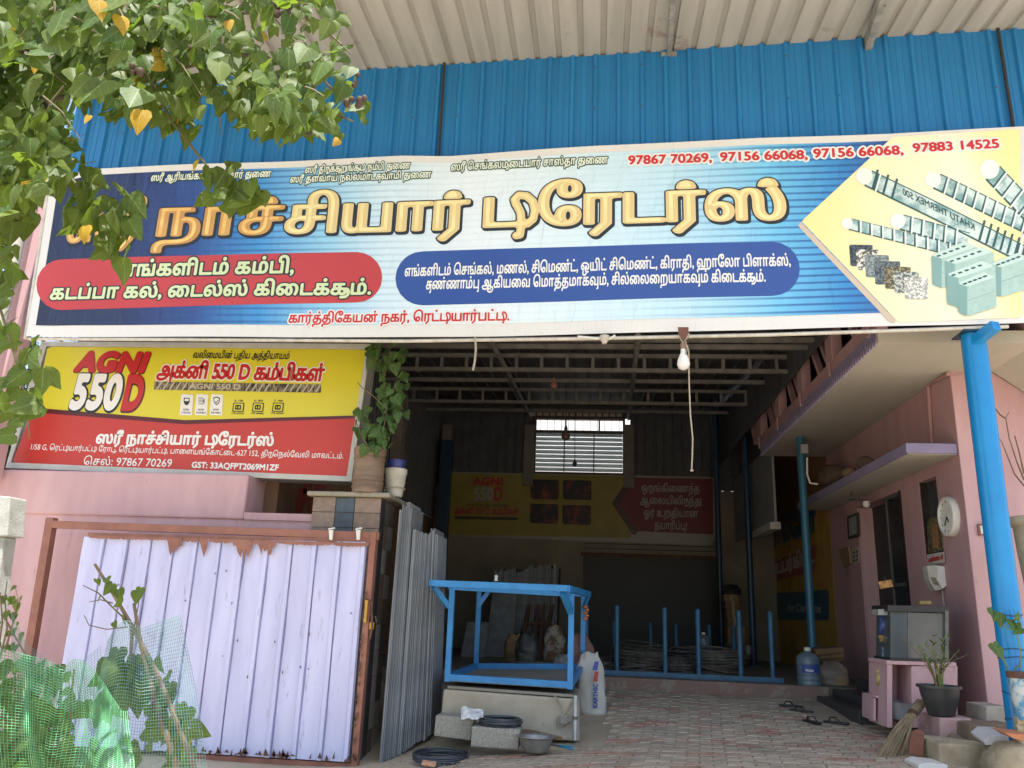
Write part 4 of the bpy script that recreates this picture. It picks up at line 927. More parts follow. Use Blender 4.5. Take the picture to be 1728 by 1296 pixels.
t = thing('notice_sheet', 'white notice with red lettering under the ornate picture', 'notice', on_wall(1579, 943))
wall_panel([(1564, 936), (1592, 931), (1594, 949), (1566, 955)], .02, mat('notice_white', (.5, .46, .45), (.42, .39, .38)), 'sheet', t, .006)
SX = Surf((XH - .024, 9, 2), (-1, 0, 0)); text(SX, t, 'மணிகண்டன்', (1567, 949), (1592, 943), 6, [(.03, R2, .001, (0, 0))], res=16)
t = thing('wall_unit', 'white boxy plastic unit fixed to the pink wall above the glass tank', 'wall box', on_wall(1582, 975))
yy = PX(1585, 975, XH)[1]
def PYs(pts, Y): return [PY(*p, Y) for p in pts]
MB().prism(PYs([(1564, 955), (1583, 953), (1590, 995), (1578, 997), (1568, 978)], yy - .12), (0, .14, 0)).build('body', mat('unit_beige', (.46, .45, .40), (.40, .39, .34), rough=.5), t, bevel=.006)
MB().prism(PYs([(1583, 954), (1599, 957), (1598, 988), (1591, 994), (1582, 978)], yy - .16), (0, .12, 0)).build('cover', WHITE, t, bevel=.006)
MB().prism(PYs([(1570, 974), (1582, 975), (1586, 988), (1576, 986)], yy - .13), (0, .01, 0)).build('panel', mat('unit_panel', (.2, .18, .13), rough=.3), t)
MB().tube([PY(1600, 977, yy - .08), PY(1611, 979, yy - .02)], .03, 10).build('socket', mat('brown_bakelite', (.12, .07, .05), rough=.4), t, smooth=True)
t = thing('cable', 'thin white cable looping down the pink corner from the wall unit', 'cable', PY(1592, 1000, yy - .1))
MB().tube([PY(*v, yy - .12) for v in ((1590, 997), (1593, 1020), (1596, 1060), (1604, 1082), (1620, 1098), (1636, 1100), (1645, 1088), (1651, 1060), (1658, 1010), (1663, 985), (1668, 955))], .006, 5).build('wire', mat('white_cable', (.4, .38, .36), rough=.6), t, smooth=True)
t = thing('switch_box', 'small white switch on a dark plate on the pink wall behind the blue column', 'switch', PY(1656, 893, YC))
MB().prism(PYs([(1650, 884), (1668, 884), (1670, 902), (1652, 904)], YC - .03), (0, .03, 0)).build('plate', BROWN, t); MB().prism(PYs([(1654, 887), (1667, 887), (1668, 900), (1656, 901)], YC - .045), (0, .02, 0)).build('rocker', WHITE, t, bevel=.003)
t = thing('door_lamp', 'little white lamp holder under the sunshade above the doorway', 'lamp', on_wall(1462, 848))
MB().tube([on_wall(1433, 843, .2), on_wall(1462, 844, .2)], .01, 6).build('arm', STEEL, t); MB().lathe([(.0, -.05), (.03, -.045), (.045, -.01), (.04, .03), (.0, .04)], on_wall(1462, 850, .2), 14).build('lamp_body', WHITE, t, smooth=True)
MB().tube([on_wall(1434, 822, .3), on_wall(1437, 832, .3), on_wall(1436, 838, .3)], .009, 5).build('hanging_wire', RUST, t)
# clutter on the sunshade
CH = mat('dusty_brown', (.16, .11, .08), (.10, .075, .06), scale=7, rough=.95)
for k, (px_, py_, r, lab) in enumerate(((1462, 783, .11, 'dusty round coconut husk on the sunshade'), (1432, 797, .09, 'small pale ball lying on the far part of the sunshade'), (1407, 806, .2, 'heap of dry rubbish at the far end of the sunshade'))):
    c = PX(px_, py_, XH - .25); mb = MB(); mb.lathe([(r * math.sin(q), -r * math.cos(q) * .8) for q in [i * math.pi / 8 for i in range(9)]], c, 14)
    mb.v = [(x + .15 * r * math.sin(30 * y), y * 1 + (.8 * (y - c[1]) if k == 2 else 0), z + .12 * r * math.sin(25 * x + 14 * y)) for x, y, z in mb.v]
    t = thing('husk', lab, 'debris', (c[0], c[1], c[2] - r * .8)); mb.build('husk_shell', CH if k != 1 else mat('pale_husk', (.34, .22, .15), rough=.9), t, smooth='all')
    bpy.data.objects[t.name].name = 'coconut_husk' if k < 2 else 'rubbish_heap'

# blue column with its bracket
cb = PY(1717, 1262, 7.25); ct = PY(1643, 566, 7.25); cx = (PY(1699, 1040, 7.25)[0] + ct[0]) / 2
colm = thing('blue_column', 'thick glossy blue round column carrying the right end of the banner', 'column', (cx, 7.25, .3), 'blue columns')
GB = mat('glossy_blue_paint', (.015, .24, .56), (.012, .20, .49), scale=3, rough=.18, bump=.02)
MB().lathe([(.103, 0), (.103, ct[2] - .3)], (cx, 7.25, .3), 32).build('shaft', GB, colm, smooth=True)
A = PY(1640, 580, 7.22); B = PY(1681, 549, 6.95); A[2] -= .0
MB().bar(A, B, .085, .085).build('bracket', GB, colm, bevel=.004)
MB().box(cx - .13, cx + .13, 7.12, 7.38, ct[2] - .002, ct[2] + .012).build('cap_plate', BLUE_DK, colm)
for z in (.75, .95, 1.22, 1.28, 1.55): 
    pts = [(cx + .107 * math.cos(q), 7.25 + .107 * math.sin(q), z + .01 * math.sin(q * 2 + z * 9)) for q in [i * math.pi / 10 for i in range(21)]]
    MB().tube(pts, .0035, 4).build('tie_wire', WIRE, colm)
c2 = PY(1358, 1145, 11.9); x2 = (PY(1356, 790, 11.9)[0] + PY(1368, 1090, 11.9)[0]) / 2
c_2 = thing('blue_column', 'thinner blue round post standing behind the water jar under the balcony', 'column', (x2, 11.9, ZP), 'blue columns')
MB().lathe([(.056, 0), (.056, ZS - ZP)], (x2, 11.9, ZP), 20).build('shaft', mat('dusty_blue_paint', (.02, .13, .22), (.03, .11, .17), scale=4, rough=.35), c_2, smooth=True)
MB().tube([PY(1362, 772, 11.75), PY(1362, 800, 11.75), PY(1367, 815, 11.75), PY(1380, 817, 11.75)], .014, 6).build('conduit', WHITE, c_2, smooth=True)
MB().box(x2 - .04, x2 + .06, 11.72, 11.78, 3.75, 3.88).build('junction_box', GREYPL, c_2)

# painted advert wall deeper inside
yw = thing('advert_wall', 'yellow painted side wall with a red panel and a dark band of lettering', 'wall', (XW, 15, ZP))
YW = mat('advert_yellow_paint', (.46, .28, .06), (.33, .2, .05), scale=2, rough=.8); ORW = mat('brown_orange_paint', (.28, .14, .07), (.2, .1, .05), scale=2, rough=.85)
MB().box(XW, XW + .2, YE + .02, YB, ZP, 3.3).build('wall_face', YW, yw); MB().box(XW, XW + .2, YE + .02, YB, 3.3, 5.3).build('upper_face', ORW, yw)
SW = Surf((XW - .004, 15, 2), (-1, 0, 0))
ARI = flat('advert_red', (.30, .05, .04)); ABI = flat('advert_blue', (.03, .10, .17)); AWI = flat('advert_letter', (.5, .48, .45))
decal(SW, yw, [(1301, 951), (1378, 918), (1376, 965), (1302, 980)], ARI, .002, 'red_panel', .05)
decal(SW, yw, [(1298, 1002), (1398, 995), (1399, 1047), (1299, 1046)], ABI, .002, 'blue_band', .05)
text(SW, yw, 'ராம்கோ', (1302, 921), (1378, 895), 30, [(.05, ABI, .003, (0, 0))], res=22)
text(SW, yw, 'சூப்பர்கிரீட்', (1304, 970), (1374, 948), 18, [(.05, AWI, .004, (0, 0))], res=22)
text(SW, yw, 'for Concrete', (1330, 1031), (1386, 1034), 14, [(.02, AWI, .004, (0, 0))], res=20, latin=True)

# black granite steps
GRA = mat('black_granite', (.03, .03, .033), (.05, .05, .052), scale=60, rough=.35)
st_ = thing('granite_steps', 'low black granite steps leading up to the doorway', 'steps', PZ(1420, 1190, .5))
s1 = PY(1449, 1199, 9.3); s2 = PY(1474, 1183, 9.4)
MB().box(s1[0], XH - .01, 9.3, 10.95, .2, s1[2]).build('step', GRA, st_, bevel=.008); MB().box(s2[0], XH - .012, 9.4, 10.94, .2, s2[2]).build('step', GRA, st_, bevel=.008)
MB().box(s2[0] + .28, XH - .014, 9.9, 10.93, .2, s2[2] + .15).build('step', GRA, st_, bevel=.008)
# pink cubby stand with glass tank
YS = 8.5
sd_ = thing('pink_stand', 'pink masonry stand with open cubbies under the glass tank', 'stand', PY(1550, 1225, YS))
def pbox(l, t, r, b, Y0, Y1, m_, name, par, bev=0, skew=0):
    P = PYs([(l, t), (r, t + skew), (r, b + skew), (l, b)], Y0); return MB().prism(P, (0, Y1 - Y0, 0)).build(name, m_, par, bevel=bev)
PK2 = PINK
pbox(1496, 1114, 1614, 1121, YS, YS + .55, PK2, 'top_slab', sd_, .004, 4)
pbox(1497, 1121, 1506, 1228, YS + .01, YS + .55, PK2, 'side_panel', sd_, .004); pbox(1538, 1124, 1616, 1228, YS + .01, YS + .55, PK2, 'side_panel', sd_, .004)
pbox(1506, 1121, 1538, 1228, YS + .4, YS + .45, PK2, 'back_panel', sd_)
pbox(1474, 1176, 1478, 1216, YS + .25, YS + .6, PK2, 'low_panel', sd_); pbox(1474, 1174, 1498, 1178, YS + .25, YS + .6, PK2, 'low_shelf', sd_)
tk = thing('glass_tank', 'smoky glass display tank with a dark lid standing on the pink stand', 'tank', PY(1550, 1116, YS))
SG = mat('smoky_glass', (.10, .115, .12), (.075, .085, .09), scale=2, rough=.12, spec=.6)
pbox(1503, 1032, 1597, 1114, YS + .03, YS + .45, SG, 'glass_body', tk, .004, 3); pbox(1498, 1021, 1600, 1032, YS, YS + .48, BLACKPL, 'lid', tk, .004, 2)
pbox(1502, 1110, 1600, 1115, YS + .0, YS + .47, BLACKPL, 'base_rim', tk, 0, 3); pbox(1532, 1034, 1535, 1112, YS + .02, YS + .03, STEEL, 'edge_strip', tk); pbox(1595, 1030, 1601, 1115, YS - .002, YS + .03, STEEL, 'corner_strip', tk, 0, 2)
t = thing('timber_block', 'small yellowish block lying on the tank lid', 'block', PY(1562, 1020, YS + .2))
pbox(1552, 1014, 1572, 1020, YS + .15, YS + .25, mat('raw_timber', (.34, .26, .10), (.26, .19, .07), rough=.8), 'timber', t, .004)
t = thing('magazine', 'folded magazine lying on the left of the tank lid', 'magazine', PY(1494, 1036, YS))
pbox(1482, 1028, 1498, 1038, YS + .1, YS + .3, mat('magazine_paper', (.34, .34, .34), rough=.5), 'pages', t)
# packets hanging in the doorway
hp = [(1484, 1038, 1502, 1070, (.05, .08, .25), 'blue packet hanging highest beside the tank'), (1482, 982, 1504, 994, (.38, .19, .04), 'orange card hanging above the tank'), (1482, 1073, 1503, 1083, (.40, .24, .07), 'orange card hanging below the blue packet'),
      (1488, 1092, 1504, 1120, (.12, .2, .34), 'pale blue packet hanging at the stand corner'), (1479, 1130, 1497, 1158, (.46, .38, .12), 'yellow packet hanging beside the pink stand'), (1481, 1162, 1498, 1176, (.42, .24, .06), 'orange card hanging lowest beside the pink stand')]
for k, (l, t_, r, b, c, lab) in enumerate(hp):
    Y0 = YS + .25; t = thing('hanging_packet' if b - t_ > 16 else 'hanging_card', lab, 'packet' if b - t_ > 16 else 'card', PY((l + r) / 2, b, Y0), 'packets and cards hung in the doorway')
    m_ = mat('packet_print_%d' % k, c, tuple(x * .5 for x in c), scale=22, rough=.35, contrast=(.45, .55), spots=(.5, .5, .46), spot_scale=30, spot_amt=.66)
    n = 6; mb = MB(); vs = []
    for j in range(n + 1):
        for i in range(n + 1):
            u_, v_ = i / n, j / n; q = PY(l + (r - l) * u_ + (3 if b - t_ < 16 else 0) * v_, t_ + (b - t_) * v_ - 4 * u_ * (b - t_ < 16), Y0); bul = .05 * (16 * u_ * (1 - u_) * v_ * (1 - v_)) ** .5 if b - t_ > 16 else .002
            vs.append((q[0], q[1] - bul, q[2]))
    mb.add(vs, [(j * (n + 1) + i, j * (n + 1) + i + 1, (j + 1) * (n + 1) + i + 1, (j + 1) * (n + 1) + i) for j in range(n) for i in range(n)])
    mb.build('wrapper', m_, t, smooth='all')
    MB().tube([PY((l + r) / 2, t_ - 8, Y0), PY((l + r) / 2, t_ + 1, Y0)], .004, 4).build('string', WIRE, t)

# ledge, pot, broom, stones in the right foreground
YL = 7.85
lg = thing('pink_ledge', 'low pink masonry ledge with a worn corner under the potted plant', 'ledge', PY(1610, 1252, YL))
pbox(1586, 1212, 1640, 1256, YL, YL + .5, mat('worn_pink_plaster', (.5, .31, .31), (.36, .24, .22), scale=5, rough=.9, bump=.3, spots=(.22, .16, .12), spot_scale=7, spot_amt=.58), 'block', lg, .012)
bl = thing('brown_ledge', 'brown plastered block beside the foot of the blue column', 'ledge', PY(1660, 1262, YL - .2))
BP3 = mat('muddy_plaster', (.24, .175, .12), (.15, .11, .08), scale=6, rough=.95, bump=.5, spots=(.32, .27, .2), spot_scale=6, spot_amt=.6)
pbox(1636, 1222, 1710, 1264, YL - .25, YL + .4, BP3, 'block', bl, .015); pbox(1664, 1192, 1700, 1224, YL, YL + .4, CONC, 'plinth', bl, .01)
stp = thing('stone_step', 'tan weathered stone step at the bottom right of the yard', 'step', PY(1630, 1296, 7.3))
TAN = mat('weathered_sandstone', (.42, .36, .25), (.28, .23, .15), scale=5, rough=.95, bump=.6, bscale=40, spots=(.18, .14, .1), spot_scale=5, spot_amt=.6)
mb = MB(); P = PYs([(1584, 1254), (1672, 1258), (1674, 1330), (1590, 1330)], 7.35); mb.prism(P, (0, .5, 0)); mb.build('slab', TAN, stp, bevel=.02)
def rock(px, py, Y, sx, sy, sz, m_, lab, name='rock', seed=1, cat='rock'):
    c = PY(px, py, Y); t = thing(name, lab, cat, (c[0], c[1], c[2] - sz * .8)); mb = MB(); r_ = random.Random(seed)
    ph = [r_.uniform(0, 6) for _ in range(6)]
    mb.lathe([(math.sin(q), -math.cos(q)) for q in [i * math.pi / 10 for i in range(11)]], (0, 0, 0), 18)
    V = []
    for x, y, z in mb.v:
        f = 1 + .12 * math.sin(3 * x + ph[0]) + .1 * math.sin(4 * y + ph[1]) + .12 * math.sin(3.5 * z + ph[2]) + .05 * math.sin(9 * x + 7 * y + ph[3])
        g = lambda v: math.copysign(abs(v) ** .75, v); V.append((c[0] + g(x) * f * sx, c[1] + g(y) * f * sy, c[2] + g(z) * f * sz))
    mb.v = V; mb.build('stone', m_, t, smooth='all'); return t
rock(1704, 1292, 7.0, .17, .25, .17, TAN, 'big rounded boulder at the bottom right corner', 'boulder', 3)
rock(1614, 1250, 7.75, .08, .1, .045, mat('brown_stone', (.24, .19, .13), (.15, .12, .09), scale=12, rough=.9, bump=.4), 'oval brown stone resting against the pink ledge', 'stone', 4)
t = thing('broken_tile', 'pale grey stone tile lying beside the column foot', 'tile', PY(1680, 1252, 7.1)); MB().prism(PYs([(1660, 1251), (1672, 1241), (1702, 1242), (1704, 1254), (1664, 1258)], 7.1), (0, .22, .04)).build('tile_slab', mat('pale_tile', (.45, .46, .47), (.38, .38, .39), scale=8, rough=.6), t, bevel=.004)
t = thing('clay_tile', 'orange clay tile on the boulder at the right edge', 'tile', PY(1710, 1242, 6.8)); MB().prism(PYs([(1694, 1236), (1735, 1240), (1735, 1252), (1712, 1247)], 6.8), (0, .2, .01)).build('tile_slab', mat('orange_clay', (.42, .17, .08), (.32, .13, .07), scale=9, rough=.8), t, bevel=.004)
t = thing('white_board', 'white painted plank end at the bottom edge beside the terracotta shard', 'plank', PY(1575, 1296, 7.2)); MB().prism(PYs([(1550, 1291), (1562, 1287), (1600, 1291), (1598, 1310), (1550, 1306)], 7.2), (0, .3, 0)).build('plank_body', WHITE, t, bevel=.004)
t = thing('terracotta_shard', 'flat terracotta slab leaning on the stone step', 'tile', PY(1548, 1278, 7.7)); MB().prism(PYs([(1541, 1234), (1552, 1231), (1560, 1236), (1558, 1278), (1534, 1272), (1536, 1246)], 7.6), (0, .04, 0)).build('shard_slab', mat('terracotta', (.24, .10, .06), (.17, .075, .05), scale=7, rough=.85), t, bevel=.004)
bk = thing('basin', 'crumpled grey plastic tub inside the pink stand', 'basin', PY(1522, 1220, YS + .3)); MB().lathe([(.10, 0), (.14, .02), (.17, .16), (.18, .17), (.165, .165), (.13, .02)], PY(1526, 1216, YS + .15), 20).build('tub', GREYPL, bk, smooth=True)
# potted plant
pc = PY(1589, 1208, YL - .0 + .15)
pp = thing('potted_plant', 'thin leggy plant in a black plastic pot on the pink ledge', 'potted plant', pc)
s_ = 30 / 1370 * 8.1; H = PY(1585, 1156, YL + .15)[2] - pc[2]
MB().lathe([(s_ * .55, 0), (s_ * .62, .01), (s_ * .85, H * .62), (s_ * .87, H * .66), (s_ * .92, H * .9), (s_ * 1.04, H * .91), (s_ * 1.04, H), (s_ * .9, H), (s_ * .86, H * .86)], pc, 28).build('pot', mat('black_pot_plastic', (.035, .038, .042), (.05, .05, .05), scale=8, rough=.4), pp, smooth=True)
MB().lathe([(0, H * .88), (s_ * .87, H * .87)], pc, 20).build('soil', mat('dark_soil', (.06, .045, .03), rough=1, bump=.8), pp)
STK = mat('green_stem', (.16, .22, .05), (.12, .13, .04), scale=9, rough=.6); DRY = mat('dry_twig', (.22, .15, .09), (.13, .09, .06), scale=9, rough=.9)
LEAFK = mat('small_leaf', (.09, .16, .035), (.06, .11, .025), scale=6, rough=.5)
rg = random.Random(12)
for k in range(17):
    a0_ = Vector(pc) + Vector((rg.uniform(-.03, .03), rg.uniform(-.03, .03), H * .85)); th = rg.uniform(0, 6.28); L_ = rg.uniform(.25, .55) * (1.3 if k < 2 else 1); sp = rg.uniform(.15, .8)
    e_ = a0_ + Vector((math.cos(th) * L_ * sp, math.sin(th) * L_ * sp * .5, L_ * rg.uniform(.6, .9)))
    q = bez(a0_, a0_ + Vector((math.cos(th) * L_ * sp * .2, 0, L_ * .5)), e_, 6)
    MB().tube(q, [.007 - .0008 * i for i in range(7)], 5).build('stem', STK if k % 3 else DRY, pp)
    mb = MB()
    for j in range(6):
        p = q[rg.randint(3, 6)]; d = Vector((rg.uniform(-1, 1), rg.uniform(-1, 1), rg.uniform(-.4, .8))).normalized(); l = rg.uniform(.04, .09); sd2 = d.cross(Vector((0, 0, 1))).normalized() * l * .16
        mb.add([p, p + d * l * .5 + sd2, p + d * l, p + d * l * .5 - sd2], [(0, 1, 2, 3)])
    mb.build('leaf_spray', LEAFK, pp, kind='stuff')
# broom
br_ = thing('broom', 'stick broom of thin tan fibres leaning against the pink stand', 'broom', PY(1497, 1280, 7.5))
T0 = Vector(PY(1553, 1187, 8.2)); T1 = Vector(PY(1541, 1204, 8.05)); BRM = mat('broom_fibre', (.36, .28, .17), (.24, .18, .10), scale=14, rough=.85)
MB().tube([T0, T1], [.045, .038], 10).build('handle', BRM, br_); MB().tube([T1 + Vector((0, 0, .01)), T1 + (T1 - T0) * .12], .043, 10).build('binding', RUST, br_)
for k in range(90):
    r1 = rg.uniform(-1, 1); e_ = Vector(PZ(1477 + 22 * (r1 + 1) + rg.uniform(-2, 2), 1284 - rg.uniform(0, 9), .345)); s0 = T1 + Vector((rg.uniform(-.03, .03), rg.uniform(-.03, .03), rg.uniform(-.01, .02)))
    mid = (s0 + e_) / 2 + Vector((r1 * .04, 0, rg.uniform(.0, .05))); MB().tube(bez(s0, mid, e_, 4), [.0048, .0045, .004, .003, .0018], 3).build('fibre', BRM, br_)
# stone planter, dry shrub and bucket at the right edge
c = PY(1745, 890, 7.9); t = thing('stone_planter', 'rim of a pale stone planter at the right edge of the picture', 'planter', (c[0], c[1], .3))
MB().lathe([(.10, -.9), (.13, -.6), (.16, -.2), (.17, 0), (.23, .03), (.235, .08), (.21, .09), (.17, .06), (.0, .05)], c, 24).build('bowl', mat('pale_stone', (.38, .35, .26), (.28, .25, .19), scale=8, rough=.9, bump=.4), t, smooth=True)
MB().lathe([(.16, .3), (.16, .38), (.09, .42), (.08, c[2] - .85), (.11, c[2] - .82)], (c[0], c[1], 0), 18).build('pedestal', bpy.data.materials['pale_stone'], t, smooth=True)
t2 = thing('dry_shrub', 'bare dry twigs rising from the stone planter against the pink wall', 'shrub', (c[0], c[1], c[2]))
for q in (((1728, 810), (1716, 780), (1703, 740), (1697, 705), (1703, 695)), ((1728, 820), (1712, 800), (1700, 770), (1690, 745), (1678, 730)), ((1697, 706), (1688, 700), (1678, 687)), ((1728, 800), (1719, 760), (1712, 735))):
    MB().tube([PY(*v, 7.95) for v in q], [.009 - .0015 * i for i in range(len(q))], 5).build('twig', DRY, t2)
c = PY(1738, 1215, 7.0); t = thing('printed_bucket', 'tin with a blue printed sticker at the right edge holding a creeper', 'bucket', c)
MB().lathe([(.10, 0), (.115, .3), (.12, .34), (.105, .34), (.1, .3)], c, 24).build('tin', mat('bucket_print', (.45, .50, .52), (.08, .25, .42), scale=9, rough=.5, contrast=(.45, .55)), t, smooth=True)
MB().lathe([(.124, .30), (.126, .345)], c, 24).build('rim', RUST, t)
t = thing('sandbag_stack', 'layered pale sacks under the printed bucket at the right edge', 'sacks', PY(1735, 1262, 7.0))
for k in range(4): MB().tube([PY(1714, 1216 + k * 13, 7.0), PY(1745, 1216 + k * 13, 7.0)], .033, 10).build('sack_fold', TAN, t, smooth=True)
# ---------------------------------------------------------------- cage, plinth and the things round it
pl_ = thing('concrete_plinth', 'low concrete plinth under the blue steel cage', 'plinth', PY(860, 1230, 8.4))
PLC = mat('stained_concrete', (.40, .36, .29), (.31, .27, .21), scale=3, rough=.9, bump=.3, spots=(.18, .15, .12), spot_scale=5, spot_amt=.66)
P = PYs([(748, 1163), (976, 1180), (978, 1252), (742, 1232)], 8.4); MB().prism(P, (0, 1.7, 0)).build('block', PLC, pl_, bevel=.02)
sc = thing('weighing_platform', 'thin steel weighing platform between the plinth and the blue cage', 'weighing scale', PY(860, 1165, 8.45))
P = PYs([(755, 1157), (968, 1172), (968, 1177), (755, 1162)], 8.42); MB().prism(P, (0, 1.55, 0)).build('deck', mat('scale_deck', (.24, .22, .185), (.18, .165, .14), scale=3, rough=.6, metal=.2), sc, bevel=.003)
for px_, py_ in ((775, 1164), (943, 1176)): MB().lathe([(.04, -.035), (.04, .0)], PY(px_, py_, 8.55), 12).build('foot', STEEL, sc)
cg = thing('blue_cage', 'open blue steel frame cage standing on the weighing platform', 'cage frame', PY(860, 1155, 8.4))
CB = mat('cage_blue_paint', (.03, .22, .50), (.022, .16, .38), scale=6, rough=.42, bump=.2, spots=(.09, .09, .10), spot_scale=12, spot_amt=.63)
def V(px, py, Y): return Vector(PY(px, py, Y))
FLb, FRb, RLb, RRb = V(755, 1150, 8.42), V(962, 1163, 8.42), V(803, 1130, 9.9), V(983, 1131, 9.9)
FLt, FRt, RLt, RRt = V(760, 990, 8.42), V(964, 1002, 8.42), V(804, 990, 9.9), V(983, 1000, 9.9)
ux, uy, uz = Vector((1, 0, 0)), Vector((0, 1, 0)), Vector((0, 0, 1))
for a, b in ((FLb, FLt), (FRb, FRt), (RLb, RLt), (RRb, RRt)): MB().bar(a, (a[0], a[1], b[2]), .056, .056).build('leg', CB, cg, bevel=.003)
zb = (FLb[2] + FRb[2]) / 2
for a, b in ((FLb, FRb), (FLb, RLb), (FRb, RRb), (RLb, RRb)):
    a2, b2 = Vector(a), Vector(b); MB().bar(a2 + uz * .04, b2 + uz * .04, .05, .062).build('bottom_rail', CB, cg, bevel=.003)
TL, TR_, BL_, BR_ = V(728, 984, 8.15), V(958, 993, 8.15), V(745, 986, 10.0), V(994, 1003, 9.6)
for a, b in ((TL, TR_), (TR_, BR_), (TL, Vector((TL[0], 9.9, RLt[2]))), (Vector((TL[0], 9.9, RLt[2])), BR_), (FLt + uz * .0, FRt + uz * .0), (FLt, RLt)):
    MB().bar(a, b, .05, .062).build('top_rail', CB, cg, bevel=.003)
MB().bar(V(732, 990, 8.3), V(757, 1024, 8.42), .04, .05).build('brace', CB, cg); MB().bar(V(950, 1000, 8.17), V(963, 1032, 8.38), .05, .06).build('brace', CB, cg)
MB().bar(V(826, 996, 9.9), V(806, 1024, 9.88), .04, .05).build('brace', CB, cg); MB().bar(V(994, 1003, 9.7), V(985, 1026, 9.85), .03, .04).build('brace', CB, cg)
P = [FLb + uz * .012, FRb + uz * .012, RRb + uz * .012, RLb + uz * .012]; MB().prism(P, (0, 0, -.01)).build('floor_plate', mat('cage_floor_plate', (.26, .245, .21), (.2, .185, .16), scale=3, rough=.7, metal=.1), cg)
# small lamp on the cage top
t = thing('small_bulb_holder', 'tiny pale clip standing on the top rail of the blue cage', 'clip', V(837, 982, 8.6)); MB().lathe([(.0, 0), (.02, .005), (.014, .03), (.022, .05), (.0, .07)], V(837, 981, 8.6), 10).build('clip_body', WHITE, t, smooth=True)
# rope bundle and pipe on the plinth
t = thing('rope_bundle', 'knotted bundle of grey rope hanging on the plinth face', 'rope', V(955, 1225, 8.38)); RP2 = mat('grey_rope', (.28, .26, .22), (.2, .18, .15), scale=40, rough=.9)
for k in range(6):
    th = k * .9; mb = MB(); c0 = V(955, 1216, 8.36); q = [c0 + Vector((.055 * math.cos(s_) * (1 + .2 * math.sin(k)) + .01 * k - .03, -.01 * k * .5, .035 * math.sin(s_ + th * .3) * (1.2) + .02 * math.cos(s_) * math.sin(th))) for s_ in [i * math.pi / 8 for i in range(17)]]
    mb.tube(q, .008, 6); mb.build('coil', RP2, t, smooth=True)
MB().tube(bez(V(933, 1172, 8.38), V(948, 1185, 8.36), V(949, 1208, 8.37), 8), .007, 6).build('strand', RP2, t, smooth=True); MB().tube(bez(V(966, 1183, 8.38), V(957, 1200, 8.36), V(953, 1210, 8.37), 6), .006, 6).build('strand', RP2, t, smooth=True)
t = thing('plastic_pipe', 'short grey pipe leaning upright on the right end of the plinth', 'pipe', V(970, 1250, 8.3)); MB().tube([V(970, 1249, 8.3), V(971, 1200, 8.33), V(971, 1174, 8.36)], .022, 12).build('pipe_tube', mat('aluminium_pipe', (.42, .42, .42), (.3, .3, .3), rough=.35, metal=.4), t, smooth=True)
MB().tube([V(971, 1214, 8.32), V(971, 1209, 8.32)], .026, 12).build('coupling', STEEL, t, smooth=True)
# hollow blocks
BLKM = mat('rough_concrete_block', (.36, .35, .30), (.24, .23, .20), scale=40, rough=1, bump=1.0, bscale=90, spots=(.16, .15, .13), spot_scale=50, spot_amt=.58)
for (pts, Y, d, lab) in ((((735, 1207), (800, 1211), (794, 1250), (732, 1242)), 8.1, .25, 'rough concrete block farther left under the plinth'), (((796, 1226), (878, 1231), (874, 1266), (794, 1260)), 7.9, .28, 'rough concrete block carrying the rebar wire coil')):
    P = [PY(*p, Y) for p in pts]; c = sum([np.array(p) for p in P]) / 4
    t = thing('concrete_block', lab, 'concrete block', (c[0], Y, P[3][2]), 'concrete blocks below the plinth'); mb = MB(); mb.prism(P, (0, d, 0)); o = mb.build('block', BLKM, t, bevel=.012)
# coils
def coil(name, lab, c, R, n, rw, m_, hmax, seed, tilt=0, group=None, yr=1.0):
    t = thing(name, lab, 'wire coil', c, group); r_ = random.Random(seed)
    for k in range(n):
        rr_ = R * r_.uniform(.62 if hmax > .1 else .78, 1.0); ox, oy = r_.uniform(-.03, .03) * R * 2, r_.uniform(-.03, .03) * R * 2; z = rw + hmax * k / n; a1, a2 = r_.uniform(-.05, .05) * (3 if n > 17 or hmax > .1 else 1), r_.uniform(-.05, .05) * (3 if hmax > .1 else 1)
        q = [(c[0] + ox + rr_ * math.cos(s_), c[1] + oy + rr_ * yr * math.sin(s_), c[2] + z + rr_ * (a1 * math.cos(s_) + a2 * math.sin(s_)) + tilt * rr_ * math.sin(s_)) for s_ in [i * math.pi / 14 for i in range(29)]]
        MB().tube(q, rw, 5).build('strand', m_, t, smooth=True)
    return t
CW = mat('black_pipe_coil', (.05, .055, .065), (.035, .038, .045), scale=9, rough=.4)
coil('pipe_coil', 'black pipe coil lying on top of the concrete block', PY(844, 1226, 8.1), .2, 14, .009, CW, .07, 1)
coil('pipe_coil', 'black pipe coil lying on the ground in front of the granite slabs', (lambda q: (q[0], q[1], gz(q[0], q[1]) + .02))(PZ(742, 1278, .13)), .25, 16, .009, CW, .06, 2)
# cloth bag behind coil
t = thing('white_packet', 'crumpled white and blue plastic packet on the left concrete block', 'packet', V(800, 1205, 8.0))
mb = MB(); rg = random.Random(4); n = 8; vs = []
for j in range(n + 1):
    for i in range(n + 1):
        u_, v_ = i / n, j / n; q = PY(778 + 38 * u_, 1212 - 20 * v_ * (1 - .3 * u_), 8.0 + .12 * v_); vs.append((q[0], q[1] - .05 * math.sin(u_ * 3.1) + rg.uniform(-.02, .02), q[2] + rg.uniform(-.012, .012)))
mb.add(vs, [(j * 9 + i, j * 9 + i + 1, (j + 1) * 9 + i + 1, (j + 1) * 9 + i) for j in range(n) for i in range(n)]); mb.build('wrapper', mat('white_blue_plastic', (.62, .63, .62), (.50, .52, .54), scale=6, rough=.35, spots=(.05, .2, .35), spot_scale=8, spot_amt=.64), t)
